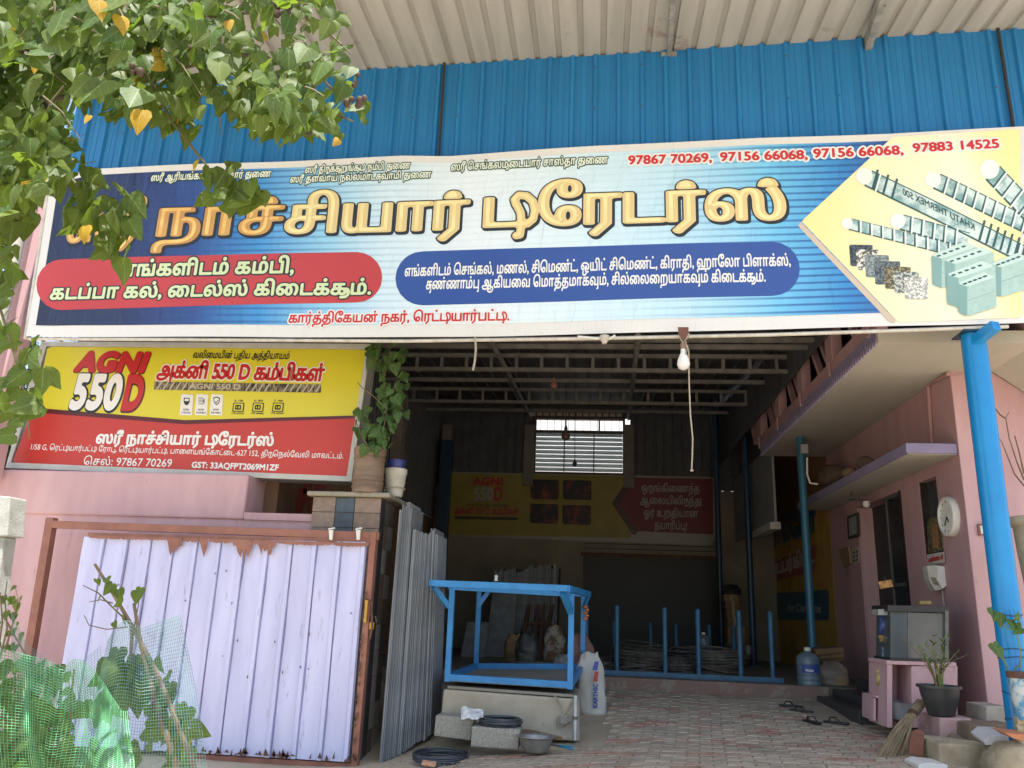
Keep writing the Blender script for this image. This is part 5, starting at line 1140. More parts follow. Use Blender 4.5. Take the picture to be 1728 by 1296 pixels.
# basin and tools
c = PY(904, 1268, 7.85); t = thing('steel_basin', 'round steel mixing basin on the ground beside the plinth', 'basin', c)
MB().lathe([(.0, .0), (.10, .0), (.125, .03), (.15, .11), (.175, .125), (.175, .13), (.145, .118), (.12, .04), (.0, .012)], c, 30).build('bowl', mat('basin_steel', (.30, .29, .27), (.2, .19, .18), scale=6, rough=.45, metal=.5), t, smooth=True)
t = thing('grass_broom', 'short brown grass broom lying behind the steel basin', 'broom', PY(912, 1240, 8.1)); a = V(945, 1246, 8.0)
for k in range(60): MB().tube([a + Vector((rg.uniform(-.02, .02), 0, rg.uniform(-.015, .015))), V(880 + rg.uniform(-6, 22), 1236 + rg.uniform(-6, 9), 8.1)], .003, 3).build('fibre', mat('brown_straw', (.22, .14, .08), (.15, .1, .06), rough=.9) if k == 0 else bpy.data.materials['brown_straw'], t)
t = thing('pruning_shears', 'pair of blue handled shears lying on the ground', 'shears', PY(950, 1262, 7.9)); BH = mat('blue_grip', (.03, .2, .32), rough=.5)
for d in (0, 5): MB().tube([V(944, 1258 + d * .3, 7.9), V(968, 1260 + d, 7.85)], .009, 6).build('handle', BH, t, smooth=True)
MB().tube([V(925, 1256, 7.95), V(945, 1259, 7.9)], .008, 5).build('blade', STEEL, t)
# cement sacks
def sack(lab, px, pyb, pyt, Y, w_, m_, seed=1, cat='sack', lean=0, grp=None, dx=0):
    b = PY(px, pyb, Y); tz = PY(px, pyt, Y)[2]; Hh = tz - b[2]; t = thing('cement_sack', lab, cat, b, grp); n = 14; vs = []; m = 20; r_ = random.Random(seed)
    ph = [r_.uniform(0, 6) for _ in range(5)]
    for j in range(n + 1):
        v_ = j / n; ww = w_ * (.92 + .1 * math.sin(v_ * 3.1)) * (1 if v_ < .7 else 1 - (v_ - .7) * (1.3 if cat == 'sack' else 2.2)); dd = w_ * .55 * (1 if v_ < .6 else 1 - (v_ - .6) * 2.1)
        for i in range(m):
            th = 2 * math.pi * i / m + .15 * math.sin(6 * v_ + ph[4]); c_, s_ = math.cos(th), math.sin(th); g = lambda x: math.copysign(abs(x) ** .7, x)
            f = 1 + .05 * math.sin(5 * th + v_ * 9 + ph[0]) + .04 * math.sin(v_ * 22 + ph[1] + 2 * th) + .13 * v_ * v_ * math.sin(7 * th + ph[2]) + .05 * math.sin(11 * th - 14 * v_ + ph[3])
            vs.append((b[0] + g(c_) * ww * f + dx * v_, b[1] + g(s_) * dd * f + lean * v_, b[2] + Hh * v_ + .02 * math.sin(4 * th + ph[2]) * (v_ > .9)))
    mb = MB(); mb.add(vs, [(j * m + i, j * m + (i + 1) % m, (j + 1) * m + (i + 1) % m, (j + 1) * m + i) for j in range(n) for i in range(m)] + [tuple(range(m))[::-1], tuple(n * m + i for i in range(m))])
    mb.build('bag', m_, t, smooth='all'); return t, b, Hh
SKW = mat('woven_white_sack', (.50, .49, .45), (.40, .39, .35), scale=4, rough=.6, bump=.4, bscale=12)
t, b, Hh = sack('white woven cement sack printed in blue and red beside the cage', 1001, 1207, 1103, 9.6, .15, SKW, 3, dx=-.05, lean=.1)
SS = Surf((b[0], b[1] - .088, b[2]), (0, -1, 0)); BLI = flat('sack_blue_ink', (.04, .08, .32)); REI = flat('sack_red_ink', (.42, .05, .05))
# vertical brand lettering reads upwards: laid out along the vertical on a turned surface
class TS:
    def __init__(s, o, ex, ey, nn): s.o, s.ex, s.ey, s.n = map(np.array, (o, ex, ey, nn))
    def ab(s, *p): d = ray(*p); t_ = ((s.o - CAM) @ s.n) / (d @ s.n); q = CAM + d * t_ - s.o; return np.array([q @ s.ex, q @ s.ey])
    def W(s, a, b_, lift=0.): a = np.asarray(a, float); b_ = np.asarray(b_, float); return s.o + a[:, None] * s.ex + b_[:, None] * s.ey + s.n * lift
def vtext(parent, s, a, b_, h, m_, o, nn=(0, -1, 0)):
    ts = TS(o, (0, 0, 1.), (-1., 0, 0), nn); seq = shape(s); tot = sum(glyph_mesh(c, l, 0, 18, 1)[2] for c, l in seq); L_ = b_ - a; sx = L_ / tot; mb = MB(); x = 0
    for c, l in seq:
        V_, F2, w_ = glyph_mesh(c, l, .05, 18, 1)
        if V_ is not None and len(V_): mb.add(ts.W((V_[:, 0] + x) * sx + a, V_[:, 1] * h / .72, 0.), F2)
        x += w_
    mb.build('lettering', m_, parent, fixn=False)
z_ = lambda py: PY(1003, py, 9.5)[2]
o_ = PY(1008, 1200, 9.51)
vtext(t, 'KARTHIC', z_(1195) - o_[2], z_(1154) - o_[2], .048, BLI, o_)
for (ya, yb_, m_) in ((1150, 1133, REI), (1131, 1116, BLI)):
    x0_ = PY(1001, 1150, 9.51)[0]; MB().prism([(x0_ - .006 * (1150 - ya) * .1, 9.505, z_(ya)), (x0_ + .045, 9.505, z_(ya)), (x0_ + .06, 9.50, z_(yb_)), (x0_ + .015, 9.50, z_(yb_))], (0, .003, 0)).build('logo_band', m_, t)
sack('reddish brown sack bulging behind the white cement sack', 988, 1150, 1070, 10.0, .15, mat('red_brown_sack', (.20, .09, .07), (.10, .06, .05), scale=9, rough=.7), 5, dx=-.08)
sack('crumpled white sack with a black and green print inside view of the cage', 888, 1129, 1068, 11.4, .145, mat('black_green_sack', (.02, .03, .03), (.05, .05, .045), scale=8, rough=.4, spots=(.42, .42, .36), spot_scale=10, spot_amt=.60), 6)
sack('golden brown open sack left of the black printed sack', 866, 1128, 1070, 12.0, .13, mat('brown_gold_sack', (.26, .15, .06), (.13, .09, .05), scale=8, rough=.6), 7)
sack('tall pale sack leaning with its mouth open beyond the cage', 934, 1128, 1056, 12.4, .15, mat('pale_brown_sack', (.30, .27, .23), (.14, .08, .045), scale=7, contrast=(.47, .53), rough=.7), 8)
sack('small grey white sack nearest the right leg of the cage', 955, 1134, 1105, 11.2, .17, mat('grey_white_sack', (.34, .33, .31), (.12, .12, .12), scale=12, rough=.6), 9)
c = PY(915, 1134, 11.0); t = thing('wooden_tray', 'shallow brown tray of sand on the hall floor behind the cage', 'tray', c)
MB().lathe([(.3, 0), (.36, .1), (.37, .11), (.34, .1), (.28, .03), (0, .03)], c, 20).build('tray_body', mat('tray_brown', (.14, .11, .08), rough=.8), t, smooth=True); MB().lathe([(.33, .09), (0, .12)], c, 20).build('sand_fill', mat('tray_sand', (.28, .24, .16), rough=1), t)
# marigold scrap on the cage
t = thing('marigold_garland', 'small orange marigold garland tied to the back leg of the cage', 'garland', V(989, 1040, 9.8))
for k in range(5): MB().lathe([(0, -.02), (.022, -.008), (.022, .008), (0, .02)], V(988 + (k % 2) * 3, 1024 + 5 * k, 9.8), 8).build('flower', mat('marigold_orange', (.55, .16, .02), rough=.7) if k == 0 else bpy.data.materials['marigold_orange'], t)

# rebar rack with coils
def rack(Y, posts, pyt, pyb, lab):
    P0 = PY(posts[0], pyb[0], Y); P1 = PY(posts[-1], pyb[1], Y); t = thing('bar_rack', lab, 'rack', ((P0[0] + P1[0]) / 2, Y, ZP), 'blue post racks on the hall floor')
    MB().bar((P0[0] - .1, Y, ZP + .03), (P1[0] + .15, Y, ZP + .03), .07, .06).build('base_rail', RK, t)
    for i, p in enumerate(posts):
        f = (p - posts[0]) / (posts[-1] - posts[0]); x = PY(p, (pyt[0] + pyb[0]) / 2, Y)[0]; z = PY(p, pyt[0] + (pyt[1] - pyt[0]) * f, Y)[2]
        MB().lathe([(.032, 0), (.032, z - ZP - .02), (.02, z - ZP)], (x, Y, ZP), 12).build('upright', RK, t, smooth=True)
RK = mat('rack_blue_paint', (.04, .14, .25), (.03, .10, .18), scale=8, rough=.45, spots=(.08, .07, .06), spot_scale=10, spot_amt=.62)
rack(11.4, (989, 1041, 1122, 1178, 1248, 1301), (1020, 1032), (1128, 1138), 'front row of blue upright posts on the hall floor')
rack(14.2, (1036, 1098, 1141, 1197, 1238), (1048, 1056), (1104, 1110), 'back row of shorter looking blue posts behind the coils')
for k, (px_, Y, R, h, n) in enumerate(((1006, 12.3, .30, .12, 14), (1080, 12.2, .38, .26, 26), (1149, 12.2, .30, .16, 20), (1213, 12.0, .36, .34, 34), (1160, 13.4, .6, .3, 14), (1085, 13.4, .6, .35, 14))):
    x = PY(px_, 1120, Y)[0]
    coil('rebar_coil', ('flat bundle of rusty wire left of the rack', 'wide heap of wire coils in the second bay of the rack', 'low wire coil in the middle bay of the rack', 'tall tangled wire coil in the bay nearest the water jar', 'dark wire coil behind the middle bay', 'dark wire coil behind the second bay')[k], (x, Y, ZP), R, n, .012, mat('dusty_rebar', (.15, .135, .12), (.08, .072, .065), scale=12, rough=.7, metal=.3) if k == 0 else bpy.data.materials['dusty_rebar'], h, 20 + k, .06, 'wire coils at the rack', .6)
# leaning granite slabs at the back and a stack of plates
rg = random.Random(9); SLB = mat('slate_blue_granite', (.20, .21, .22), (.12, .13, .14), scale=6, rough=.6, rnd=.35, bump=.1)
for k in range(26):
    px_ = 838 + k * 4.1; Y = 15.6; h = rg.uniform(.0, .12); a = PY(px_, 964 - (k > 12) * 6 + rg.uniform(-4, 4), Y); x = a[0]
    t = thing('stone_slab', 'grey stone slab standing on edge in the row behind the cage', 'slab', (x, Y, ZP), 'stone slabs standing at the back of the hall')
    MB().hexa([(x - .018, Y - .4, ZP), (x + .018, Y - .4, ZP), (x + .018, Y + .6, ZP), (x - .018, Y + .6, ZP), (x - .0, Y - .38, a[2]), (x + .04, Y - .38, a[2]), (x + .04, Y + .6, a[2]), (x, Y + .6, a[2])]).build('slab_body', SLB, t)
for k, (l, t0, r, b, Y, lab) in enumerate(((822, 1000, 870, 1128, 14.6, 'wide dark slab leaning behind the left part of the cage'), (780, 1050, 824, 1128, 14.2, 'low dark slab leaning at the far left of the hall'))):
    t = thing('stone_slab', lab, 'slab', PY((l + r) / 2, b, Y)); P = PYs([(l + 6, t0), (r, t0), (r - 8, b), (l - 6, b)], Y); mb = MB(); mb.prism(P, (0, .05, 0)); mb.v = [(x, y + .25 * (z - ZP), z) for x, y, z in mb.v]; mb.build('slab_body', SLB, t, bevel=.004)
for k, px_ in enumerate((888, 902, 912)): 
    t = thing('red_ladder_frame', 'rust red timber frame leaning behind the cage' if k == 0 else 'thin pipe leaning beside the rust red frame, number seen by its pale end' if k == 3 else ('', 'left one of the two slim rust red struts beside the timber frame', 'right one of the two slim rust red struts beside the timber frame')[k], 'timber', PY(px_, 1100, 14.8), None if k == 0 else 'slim struts behind the cage')
    RD = mat('rust_red_timber', (.13, .06, .04), (.09, .045, .03), rough=.8) if k == 0 else bpy.data.materials['rust_red_timber']
    a, b_ = V(px_ - 4 - 10 * (k == 0), 1125, 14.8), V(px_ + 8, 1005, 15.3); MB().bar(a, b_, .07, .05).build('rail', RD, t)
    if k == 0:
        MB().bar(a + ux * .42, b_ + ux * .42, .07, .05).build('rail', RD, t)
        for q in (.25, .6): MB().bar(a.lerp(b_, q), (a + ux * .42).lerp(b_ + ux * .42, q), .05, .05).build('rung', RD, t)
# cartons at the right back
CT = mat('brown_carton', (.20, .125, .065), (.14, .09, .05), scale=4, rough=.85, rnd=.2)
for k, (l, t0, r, b) in enumerate(((1222, 1003, 1246, 1014), (1224, 1014, 1250, 1027), (1226, 1027, 1250, 1042), (1228, 1042, 1252, 1058), (1246, 1058, 1264, 1085), (1228, 1058, 1246, 1085))):
    t = thing('carton', ['topmost carton of the leaning stack at the back right', 'second carton from the top of the stack at the back right', 'middle carton of the stack at the back right', 'fourth carton down in the stack at the back right', 'lower right carton under the stack at the back', 'lower left carton under the stack at the back'][k], 'box', PY((l + r) / 2, b, 15.6), 'cartons stacked at the back right')
    pbox(l, t0, r, b, 15.6, 15.95, CT, 'carton_body', t, .006)
    pbox((l + r) / 2 - 2, t0, (l + r) / 2 + 2, b, 15.594, 15.6, mat('packing_tape', (.26, .19, .12), rough=.4) if k == 0 else bpy.data.materials['packing_tape'], 'tape', t)
t = thing('black_bag', 'black bag on top of the carton stack', 'bag', PY(1235, 1003, 15.7)); MB().lathe([(.0, .0), (.16, .01), (.18, .08), (.12, .16), (.0, .2)], PY(1235, 1004, 15.75), 14).build('bag_body', BLACKPL, t, smooth=True)
# small pot
t = thing('tin_can', 'little shiny tin can on the floor by the cartons', 'can', PY(1263, 1103, 14)); MB().lathe([(.06, 0), (.06, .13), (.05, .135)], PY(1263, 1103, 14), 14).build('can_body', STEEL, t, smooth=True)
# water jars
WJ = mat('water_jar_plastic', (.20, .27, .33), (.16, .22, .28), scale=3, rough=.15, trans=.25)
def jar(lab, px, pyb, pyt, Y, label_on=True):
    b = PY(px, pyb, Y); H = PY(px, pyt, Y)[2] - b[2]; t = thing('water_jar', lab, 'water jar', b); r = H * .32; pr = [(r * .9, 0), (r, .02 * H)]
    for k in range(5): z = .06 + k * .135; pr += [(r, z * H), (r, (z + .06) * H), (r * .95, (z + .085) * H), (r, (z + .115) * H)]
    pr += [(r * .98, .76 * H), (r * .6, .87 * H), (r * .26, .9 * H), (r * .24, H)]
    MB().lathe(pr, b, 28).build('jar_body', WJ, t, smooth='all'); MB().lathe([(r * .3, .93 * H), (r * .3, 1.02 * H), (0, 1.03 * H)], b, 16).build('cap', WHITE, t, smooth=True)
    if label_on:
        q = [(b[0] + r * 1.015 * math.sin(a_), b[1] - r * 1.015 * math.cos(a_), b[2] + z * H) for z in (.36, .58) for a_ in [-.8 + .2 * i for i in range(9)]]
        MB().add(q, [(i, i + 1, 10 + i, 9 + i) for i in range(8)]).build('jar_label', flat('jar_label_blue', (.04, .08, .32)), t, fixn=False)
        sj = Surf((b[0], b[1] - r * 1.03, b[2]), (0, -1, 0)); text(sj, t, 'VAIGAI', (px - 7, pyb - 25), (px + 7, pyb - 24), 4, [(.04, WHT, 0, (0, 0))], res=12, latin=True)
jar('big ribbed water jar with a blue label at the edge of the hall floor', 1366, 1158, 1094, 11.15); jar('clear water jar standing among the coils behind the rack', 1188, 1103, 1068, 13.8, False)
t = thing('flattened_cartons', 'flattened brown cartons piled on a sack beside the water jar', 'cartons', PY(1400, 1122, 11.8))
for k, q in enumerate((((1374, 1096), (1422, 1092), (1425, 1100), (1378, 1106)), ((1380, 1103), (1425, 1100), (1424, 1110), (1385, 1112)), ((1384, 1110), (1424, 1108), (1422, 1118), (1388, 1120)))): MB().prism(PYs(q, 11.5 + .04 * k), (0, .4, .0)).build('carton_sheet', CT, t, bevel=.004)
sack('translucent plastic sack with a yellow patch beside the water jar', 1406, 1157, 1118, 11.5, .2, mat('yellow_patch_sack', (.28, .24, .19), (.22, .18, .14), scale=5, rough=.4, spots=(.45, .26, .04), spot_scale=5, spot_amt=.56), 11)
# sandals
def sandal(px, py, lab, rot, z=None):
    q = PZ(px, py, .45); q = PZ(px, py, gz(q[0], q[1]) + .04); b = np.array([q[0], q[1], gz(q[0], q[1]) + .036]); t = thing('sandal', lab, 'sandal', b, 'sandals left in the yard'); c, s_ = math.cos(rot), math.sin(rot)
    out = [(-.13, .0), (-.12, .035), (-.05, .036), (.05, .045), (.11, .035), (.135, 0), (.11, -.035), (.05, -.045), (-.05, -.036), (-.12, -.035)]
    P = [(b[0] + x * c - y * s_, b[1] + x * s_ + y * c, b[2]) for x, y in out]; MB().prism(P, (0, 0, .02)).build('sole', BLACKPL, t, bevel=.004)
    for sg in (-1, 1):
        pts = [(.07, 0, .025), (.05, .012 * sg, .06), (.0, .035 * sg, .055), (-.03, .042 * sg, .015)]
        MB().tube([(b[0] + x * c - y * s_, b[1] + x * s_ + y * c, b[2] + z_) for x, y, z_ in pts], .006, 5).build('strap', BLACKPL, t, smooth=True)
sandal(1370, 1226, 'black sandal lying left of its pair mate in the yard', 2.0); sandal(1411, 1225, 'black sandal lying right of its pair mate in the yard', 2.6)
sandal(1334, 1187, 'left one of the two sandals near the raised floor', 2.8); sandal(1352, 1192, 'right one of the two sandals near the raised floor', 2.6)
# hanging bulbs and wires
def bulb(lab, pts, py_top, Y, r, m_=None, grp=None):
    p = [V(*q, Y) for q in pts]; t = thing('hanging_bulb', lab, 'bulb', p[-1], grp); MB().tube(p, .006, 5).build('cord', WIRE, t)
    e_ = p[-1]; MB().lathe([(.0, .1 * r / .05 * .5), (r * .4, .0), (r * .42, -r * .6), (r * .9, -r * 1.3), (r, -r * 2.0), (r * .8, -r * 2.6), (0, -r * 2.95)], e_, 16).build('glass', m_ or WHITE, t, smooth=True); return t
bulb('dusty bulb hanging in front of the louvred window', [(955, 640), (955, 722)], 0, 13.5, .075, mat('dusty_bulb', (.12, .09, .08), rough=.4)); bulb('small bulb hanging on a long cord left of the window top', [(935, 560), (935, 640)], 0, 11, .05, mat('reddish_bulb', (.25, .12, .09), rough=.4)); bulb('tiny bulb hanging lowest before the louvres', [(970, 580), (970, 776)], 0, 14, .04, BLACKPL)
t = thing('led_bulb', 'white bulb hanging under the banner on a brown strap', 'bulb', V(1153, 600, 7.15)); c = V(1153, 592, 7.12)
MB().lathe([(.0, .04), (.022, .035), (.024, -.02), (.052, -.085), (.058, -.13), (.045, -.165), (.02, -.18), (0, -.183)], c, 24).build('glass', mat('led_bulb_white', (.8, .8, .78), rough=.3), t, smooth=True)
MB().lathe([(.022, .0), (.026, .055), (.02, .075), (0, .08)], c, 14).build('holder', mat('bakelite_holder', (.30, .2, .14), rough=.5), t, smooth=True)
MB().prism(PYs([(1144, 552), (1162, 552), (1162, 569), (1155, 574), (1146, 572)], 7.08), (0, .012, 0)).build('strap', mat('brown_leather_strap', (.18, .075, .05), rough=.7), t)
MB().tube([V(1145, 566, 7.08), V(1152, 578, 7.08), V(1158, 572, 7.08), V(1163, 562, 7.08)], .006, 5).build('twine', ROPE, t); MB().tube([V(1157, 576, 7.08), V(1160, 590, 7.08), V(1157, 598, 7.08), V(1163, 598, 7.08), V(1160, 583, 7.08)], .005, 5).build('twine', ROPE, t)
t = thing('pull_cord', 'long pale cord hanging from the bulb strap into the hall', 'cord', V(1167, 794, 7.1)); MB().tube([V(*q, 7.1) for q in ((1162, 590), (1163, 650), (1165, 700), (1169, 740), (1168, 775), (1167, 794))], .0065, 6).build('cord_line', ROPE, t, smooth=True); MB().tube([V(1165, 794, 7.1), V(1170, 794, 7.1)], .008, 5).build('knot', ROPE, t)
t = thing('dangling_rope', 'short frayed rope dangling below the banner middle', 'rope', V(799, 625, 7.25)); MB().tube([V(*q, 7.25) for q in ((802, 568), (803, 590), (801, 612), (798, 625))], .011, 6).build('rope_strand', ROPE, t, smooth=True)
t = thing('conduit_joint', 'pale conduit with a round junction hanging under the banner', 'conduit', V(1019, 575, 7.2)); MB().tube([V(975, 568, 7.22), V(1008, 571, 7.2), V(1030, 571, 7.2), V(1038, 566, 7.2)], .012, 8).build('conduit_tube', WHITE, t, smooth=True); MB().lathe([(.0, -.045), (.022, -.045), (.03, -.02), (.045, -.01), (.045, .03), (0, .035)], V(1020, 572, 7.19), 16).build('junction', mat('junction_dusty_white', (.5, .46, .4), rough=.6), t, smooth=True)
# litter
t = thing('ground_litter', 'bits of straw and scraps scattered on the dusty ground by the slabs', 'litter', (-1.4, 7.8, .1), kind='stuff')
bpy.data.objects.remove(t)
mb = MB(); rg = random.Random(31)
for k in range(420):
    x = rg.uniform(-2.0, .3); y = rg.uniform(7.2, 8.6)
    if rg.random() < .3: x = rg.uniform(-2, 3); y = rg.uniform(6.8, 9)
    z = gz(x, y) + .03; th = rg.uniform(0, 3.14); l = rg.uniform(.01, .05); w_ = rg.uniform(.002, .007)
    mb.bar((x, y, z), (x + l * math.cos(th), y + l * math.sin(th), z + rg.uniform(0, .008)), w_, w_ * .7, mi=k % 3)
o = mb.build('ground_litter', [mat('straw_bits', (.40, .32, .18)), mat('grey_grit', (.22, .2, .17)), mat('pale_grit', (.5, .47, .42))], None); tag(o, 'bits of straw and grit scattered on the dusty ground by the slabs', 'litter', kind='stuff')
t = thing('orange_wrapper', 'small orange and white wrapper beside the ground coil', 'wrapper', V(722, 1288, 7.4)); MB().prism(PYs([(712, 1286), (735, 1289), (734, 1295), (711, 1291)], 7.4), (0, .05, .01)).build('foil', mat('orange_foil', (.5, .16, .04), (.5, .42, .35), scale=30, rough=.4), t)
# ---------------------------------------------------------------- left: compound wall, gate, pillar, slabs
YW_ = 8.22
cw = thing('compound_wall', 'pink compound wall with a square opening behind the lavender gate', 'wall', PY(300, 1280, YW_))
def wx(px, py=850, Y=YW_): return PY(px, py, Y)[0]
def wz(py, px=300, Y=YW_): return PY(px, py, Y)[2]
ztop = wz(797, 250); xr_ = wx(415, 840); xr2 = wx(606, 840)
MB().box(-9.5, xr_, YW_, YW_ + .62, wz(872, 250), ztop).build('upper_face', PINK, cw, bevel=.02)
MB().box(-9.5, xr2 + .1, YW_ + .03, YW_ + .25, -.1, wz(872, 250)).build('lower_face', PINK, cw)
MB().box(xr_ + .002, xr2, YW_ + .005, YW_ + .22, wz(872, 250), wz(866, 470)).build('sill', PINK, cw)
SL_ = Surf((XL + .004, 9, 2), (1, 0, 0)); text(SL_, hall, 'சிமெண்ட்', (497, 862), (612, 870), 34, [(.05, mat('dull_red_letters', (.28, .03, .02)), 0, (0, 0))], res=22)
# pink corner column and white downpipe at far left
t = thing('corner_column', 'slim pink column beside the left end of the banner', 'column', PY(40, 560, 8.0)); x = PY(46, 470, 8.0)[0]
MB().box(x - .085, x + .085, 7.95, 8.15, 2.6, 6.2).build('shaft', PINK, t, bevel=.006)
t = thing('downpipe', 'off white drain pipe rising left of the banner', 'pipe', PY(10, 560, 7.8)); x = PY(22, 450, 7.8)[0]
PIP = mat('off_white_pvc', (.50, .48, .42), (.42, .40, .35), scale=4, rough=.5)
MB().lathe([(.062, 2.4), (.062, 4.7), (.072, 4.7), (.072, 4.85), (.062, 4.85), (.062, 6.3)], (x, 7.8, 0), 18).build('tube', PIP, t, smooth=True)
t = thing('concrete_post', 'pale weathered concrete post at the left edge below the light box', 'post', PY(6, 1000, 6.0)); P = PYs([(-20, 835), (17, 838), (12, 905), (-20, 905)], 6.0); MB().prism(P, (0, .2, 0)).build('cap', mat('pale_weathered_concrete', (.42, .42, .38), (.3, .3, .27), scale=7, rough=.9, bump=.4), t, bevel=.01)
P = PYs([(-20, 906), (8, 906), (0, 960), (-30, 1300)], 6.03); MB().prism(P, (0, .14, 0)).build('shaft', bpy.data.materials['pale_weathered_concrete'], t, bevel=.01)
# gate
YG = 7.9
gt = thing('metal_gate', 'sliding gate of lavender ribbed sheet in a red brown steel frame', 'gate', PY(600, 1296, YG))
LAV = mat('lavender_sheet_paint', (.56, .57, .79), (.47, .48, .69), scale=2.4, rough=.34, bump=.5, bscale=3.0, stretch=(2.2, 2.2, .35), spots=(.36, .34, .44), spot_scale=9, spot_amt=.60, smap=True)
def G(px, py, d=0): return Vector(PY(px, py, YG + d))
MB().bar(G(90, 885), G(640, 905), .06, .075).build('top_rail', BROWN, gt, bevel=.004)
MB().bar(G(150, 903, -.012), G(625, 914, -.012), .045, .05).build('top_strip', BROWN, gt, bevel=.002)
MB().bar(G(632, 898), G(597, 1320), .06, .09, up=(0, 1, 0)).build('stile', BROWN, gt, bevel=.004)
MB().bar(G(300, 1276), G(600, 1294), .05, .06).build('bottom_rail', BROWN, gt, bevel=.004)
MB().bar(G(88, 874, .02), G(20, 1290, .02), .085, .085, up=(0, 1, 0)).build('post', BROWN, gt, bevel=.004)
# sheets
L0, R0g = G(148, 906), G(622, 915); ztl, ztr = L0[2], R0g[2]; xl, xr3 = PY(146, 906, YG)[0], PY(624, 912, YG)[0] - .015
rw = (xr3 - xl) / 12.0; rg = random.Random(8)
for k in range(12):
    x0 = xl + k * rw; prof = [(0, 0), (rw * .38, -.002), (rw * .76, 0), (rw * .80, -.022), (rw * .95, -.022), (rw * .955, .012), (rw, 0)]
    rows = 14; vs = []
    for j in range(rows + 1):
        f = j / rows; z = .055 + (ztl + (ztr - ztl) * k / 12 + .0 - .055) * f
        for q, d in prof: vs.append((x0 + q, YG - .035 + d + .006 * math.sin(5 * f + k * 1.3) * (1 if 0 < j < rows else 0) + .004 * math.sin(11 * f + 2.2 * k), z))
    n = len(prof); MB().add(vs, [(j * n + i, j * n + i + 1, (j + 1) * n + i + 1, (j + 1) * n + i) for j in range(rows) for i in range(n - 1)]).build('sheet', LAV, gt, smooth=True)
# torn brown paint drips along the top of the sheet
for (l, r, dep) in ((150, 280, 6), (281, 309, 44), (308, 334, 8), (336, 351, 46), (352, 392, 8), (392, 426, 44), (425, 434, 10), (434, 467, 34), (468, 560, 7), (562, 622, 8)):
    n = max(6, int((r - l) / 2.2)); y0 = lambda x: 903 + (x - 148) * .028
    P = [(l, y0(l)), (r, y0(r))] + [(r + (l - r) * i / n, y0(r + (l - r) * i / n) + 4 + (dep - 4) * (math.sin(math.pi * i / n) ** (.8 if dep > 15 else .3)) * rg.uniform(.2, 1.0)) for i in range(n + 1)]
    MB().prism(PYs(P, YG - .074), (0, .003, 0)).build('paint_drip', BROWN, gt)
for k in range(46):
    px_ = rg.uniform(300, 600); py_ = 1270 + (px_ - 300) * .06 - rg.uniform(0, 6); h_ = rg.uniform(2, 13)
    MB().prism(PYs([(px_, py_), (px_ + rg.uniform(3, 10), py_ + 1), (px_ + 4, py_ - h_)], YG - .072), (0, .003, 0)).build('rust_mark', RUST, gt)
for k in range(26):
    py_ = rg.uniform(960, 1280); px_ = 623 - (py_ - 915) * .075 + rg.uniform(-4, 0)
    MB().prism(PYs([(px_ + 3, py_), (px_ - rg.uniform(0, 3), py_ + 3), (px_ + 2, py_ + rg.uniform(6, 14))], YG - .068), (0, .003, 0)).build('rust_mark', RUST, gt)
for k in range(16):
    px_, py_ = rg.uniform(160, 615), rg.uniform(925, 1150); l_ = rg.uniform(2, 9)
    MB().prism(PYs([(px_, py_), (px_ + 1.2, py_ + l_ * .5), (px_ - l_ * .12, py_ + l_), (px_ - 1, py_ + l_ * .4)], YG - .066), (0, .002, 0)).build('rust_mark', RUST, gt)
for px_ in (558, 604):
    lt = MB().prism(PYs([(px_ - 3.5, 894), (px_ + 4, 894), (px_ + 2.5, 911), (px_ - 2.5, 911)], YG - .09), (0, .03, 0)).build('latch_bracket', WHITE, gt, bevel=.004)
    MB().tube([PY(px_ - 4, 893, YG - .07), PY(px_ + 7, 891, YG - .06)], .009, 8).build('latch_pin', WHITE, lt, smooth=True)
BR = mat('brass', (.55, .34, .06), (.4, .24, .05), scale=6, rough=.3, metal=.6)
hd = MB().lathe([(.0, 0), (.02, .0), (.014, .05), (.017, .1), (.014, .15), (.02, .2), (0, .2)], PY(616, 1050, YG - .09), 14).build('handle', BR, gt, smooth=True)
MB().tube([PY(620, 1012, YG - .06), PY(627, 1015, YG - .07), PY(628, 1060, YG - .07), PY(624, 1078, YG - .06)], .009, 8).build('bolt_rod', RUST, gt, smooth=True)
pk = MB().box(*[v for v in (PY(631, 1040, YG)[0] - .022, PY(631, 1040, YG)[0] + .022, YG - .06, YG - .03)], PY(631, 1062, YG)[2], PY(631, 1050, YG)[2]).build('padlock', BR, gt, bevel=.004)
MB().tube([Vector(PY(628, 1050, YG - .045)), Vector(PY(629, 1040, YG - .045)), Vector(PY(634, 1040, YG - .045)), Vector(PY(635, 1050, YG - .045))], .004, 6).build('shackle', STEEL, pk, smooth=True)
# pillar
gp = thing('gate_pillar', 'gate pillar faced with brown and blue grey stone tiles with a flat cap', 'pillar', PY(600, 1300, 8.15))
px0, px1 = PY(526, 870, 8.13)[0], PY(641, 870, 8.13)[0]; pzt = PY(585, 838, 8.13)[2]
MB().box(px0 + .012, px1 - .012, 8.145, 8.72, -.1, pzt - .005).build('core', mat('mortar_brown', (.20, .17, .14), (.14, .12, .10), scale=9, rough=.95), gp)
TB = mat('brown_stone_tile', (.27, .20, .155), (.20, .15, .12), scale=18, rough=.8, rnd=.18, bump=.2, spots=(.34, .28, .2), spot_scale=30, spot_amt=.70); TG = mat('blue_grey_stone_tile', (.075, .10, .125), (.05, .07, .09), scale=14, rough=.6, rnd=.15)
cols = [(526, 564, TB), (565.5, 596, TG), (597.5, 641, TB)]; th_ = .155; z = pzt - .01
while z > 1.7:
    for a, b, m_ in cols: MB().box(PY(a, 870, 8.13)[0], PY(b, 870, 8.13)[0], 8.13, 8.145, z - th_ + .006, z).build('tile', m_, gp, bevel=.002)
    z -= th_
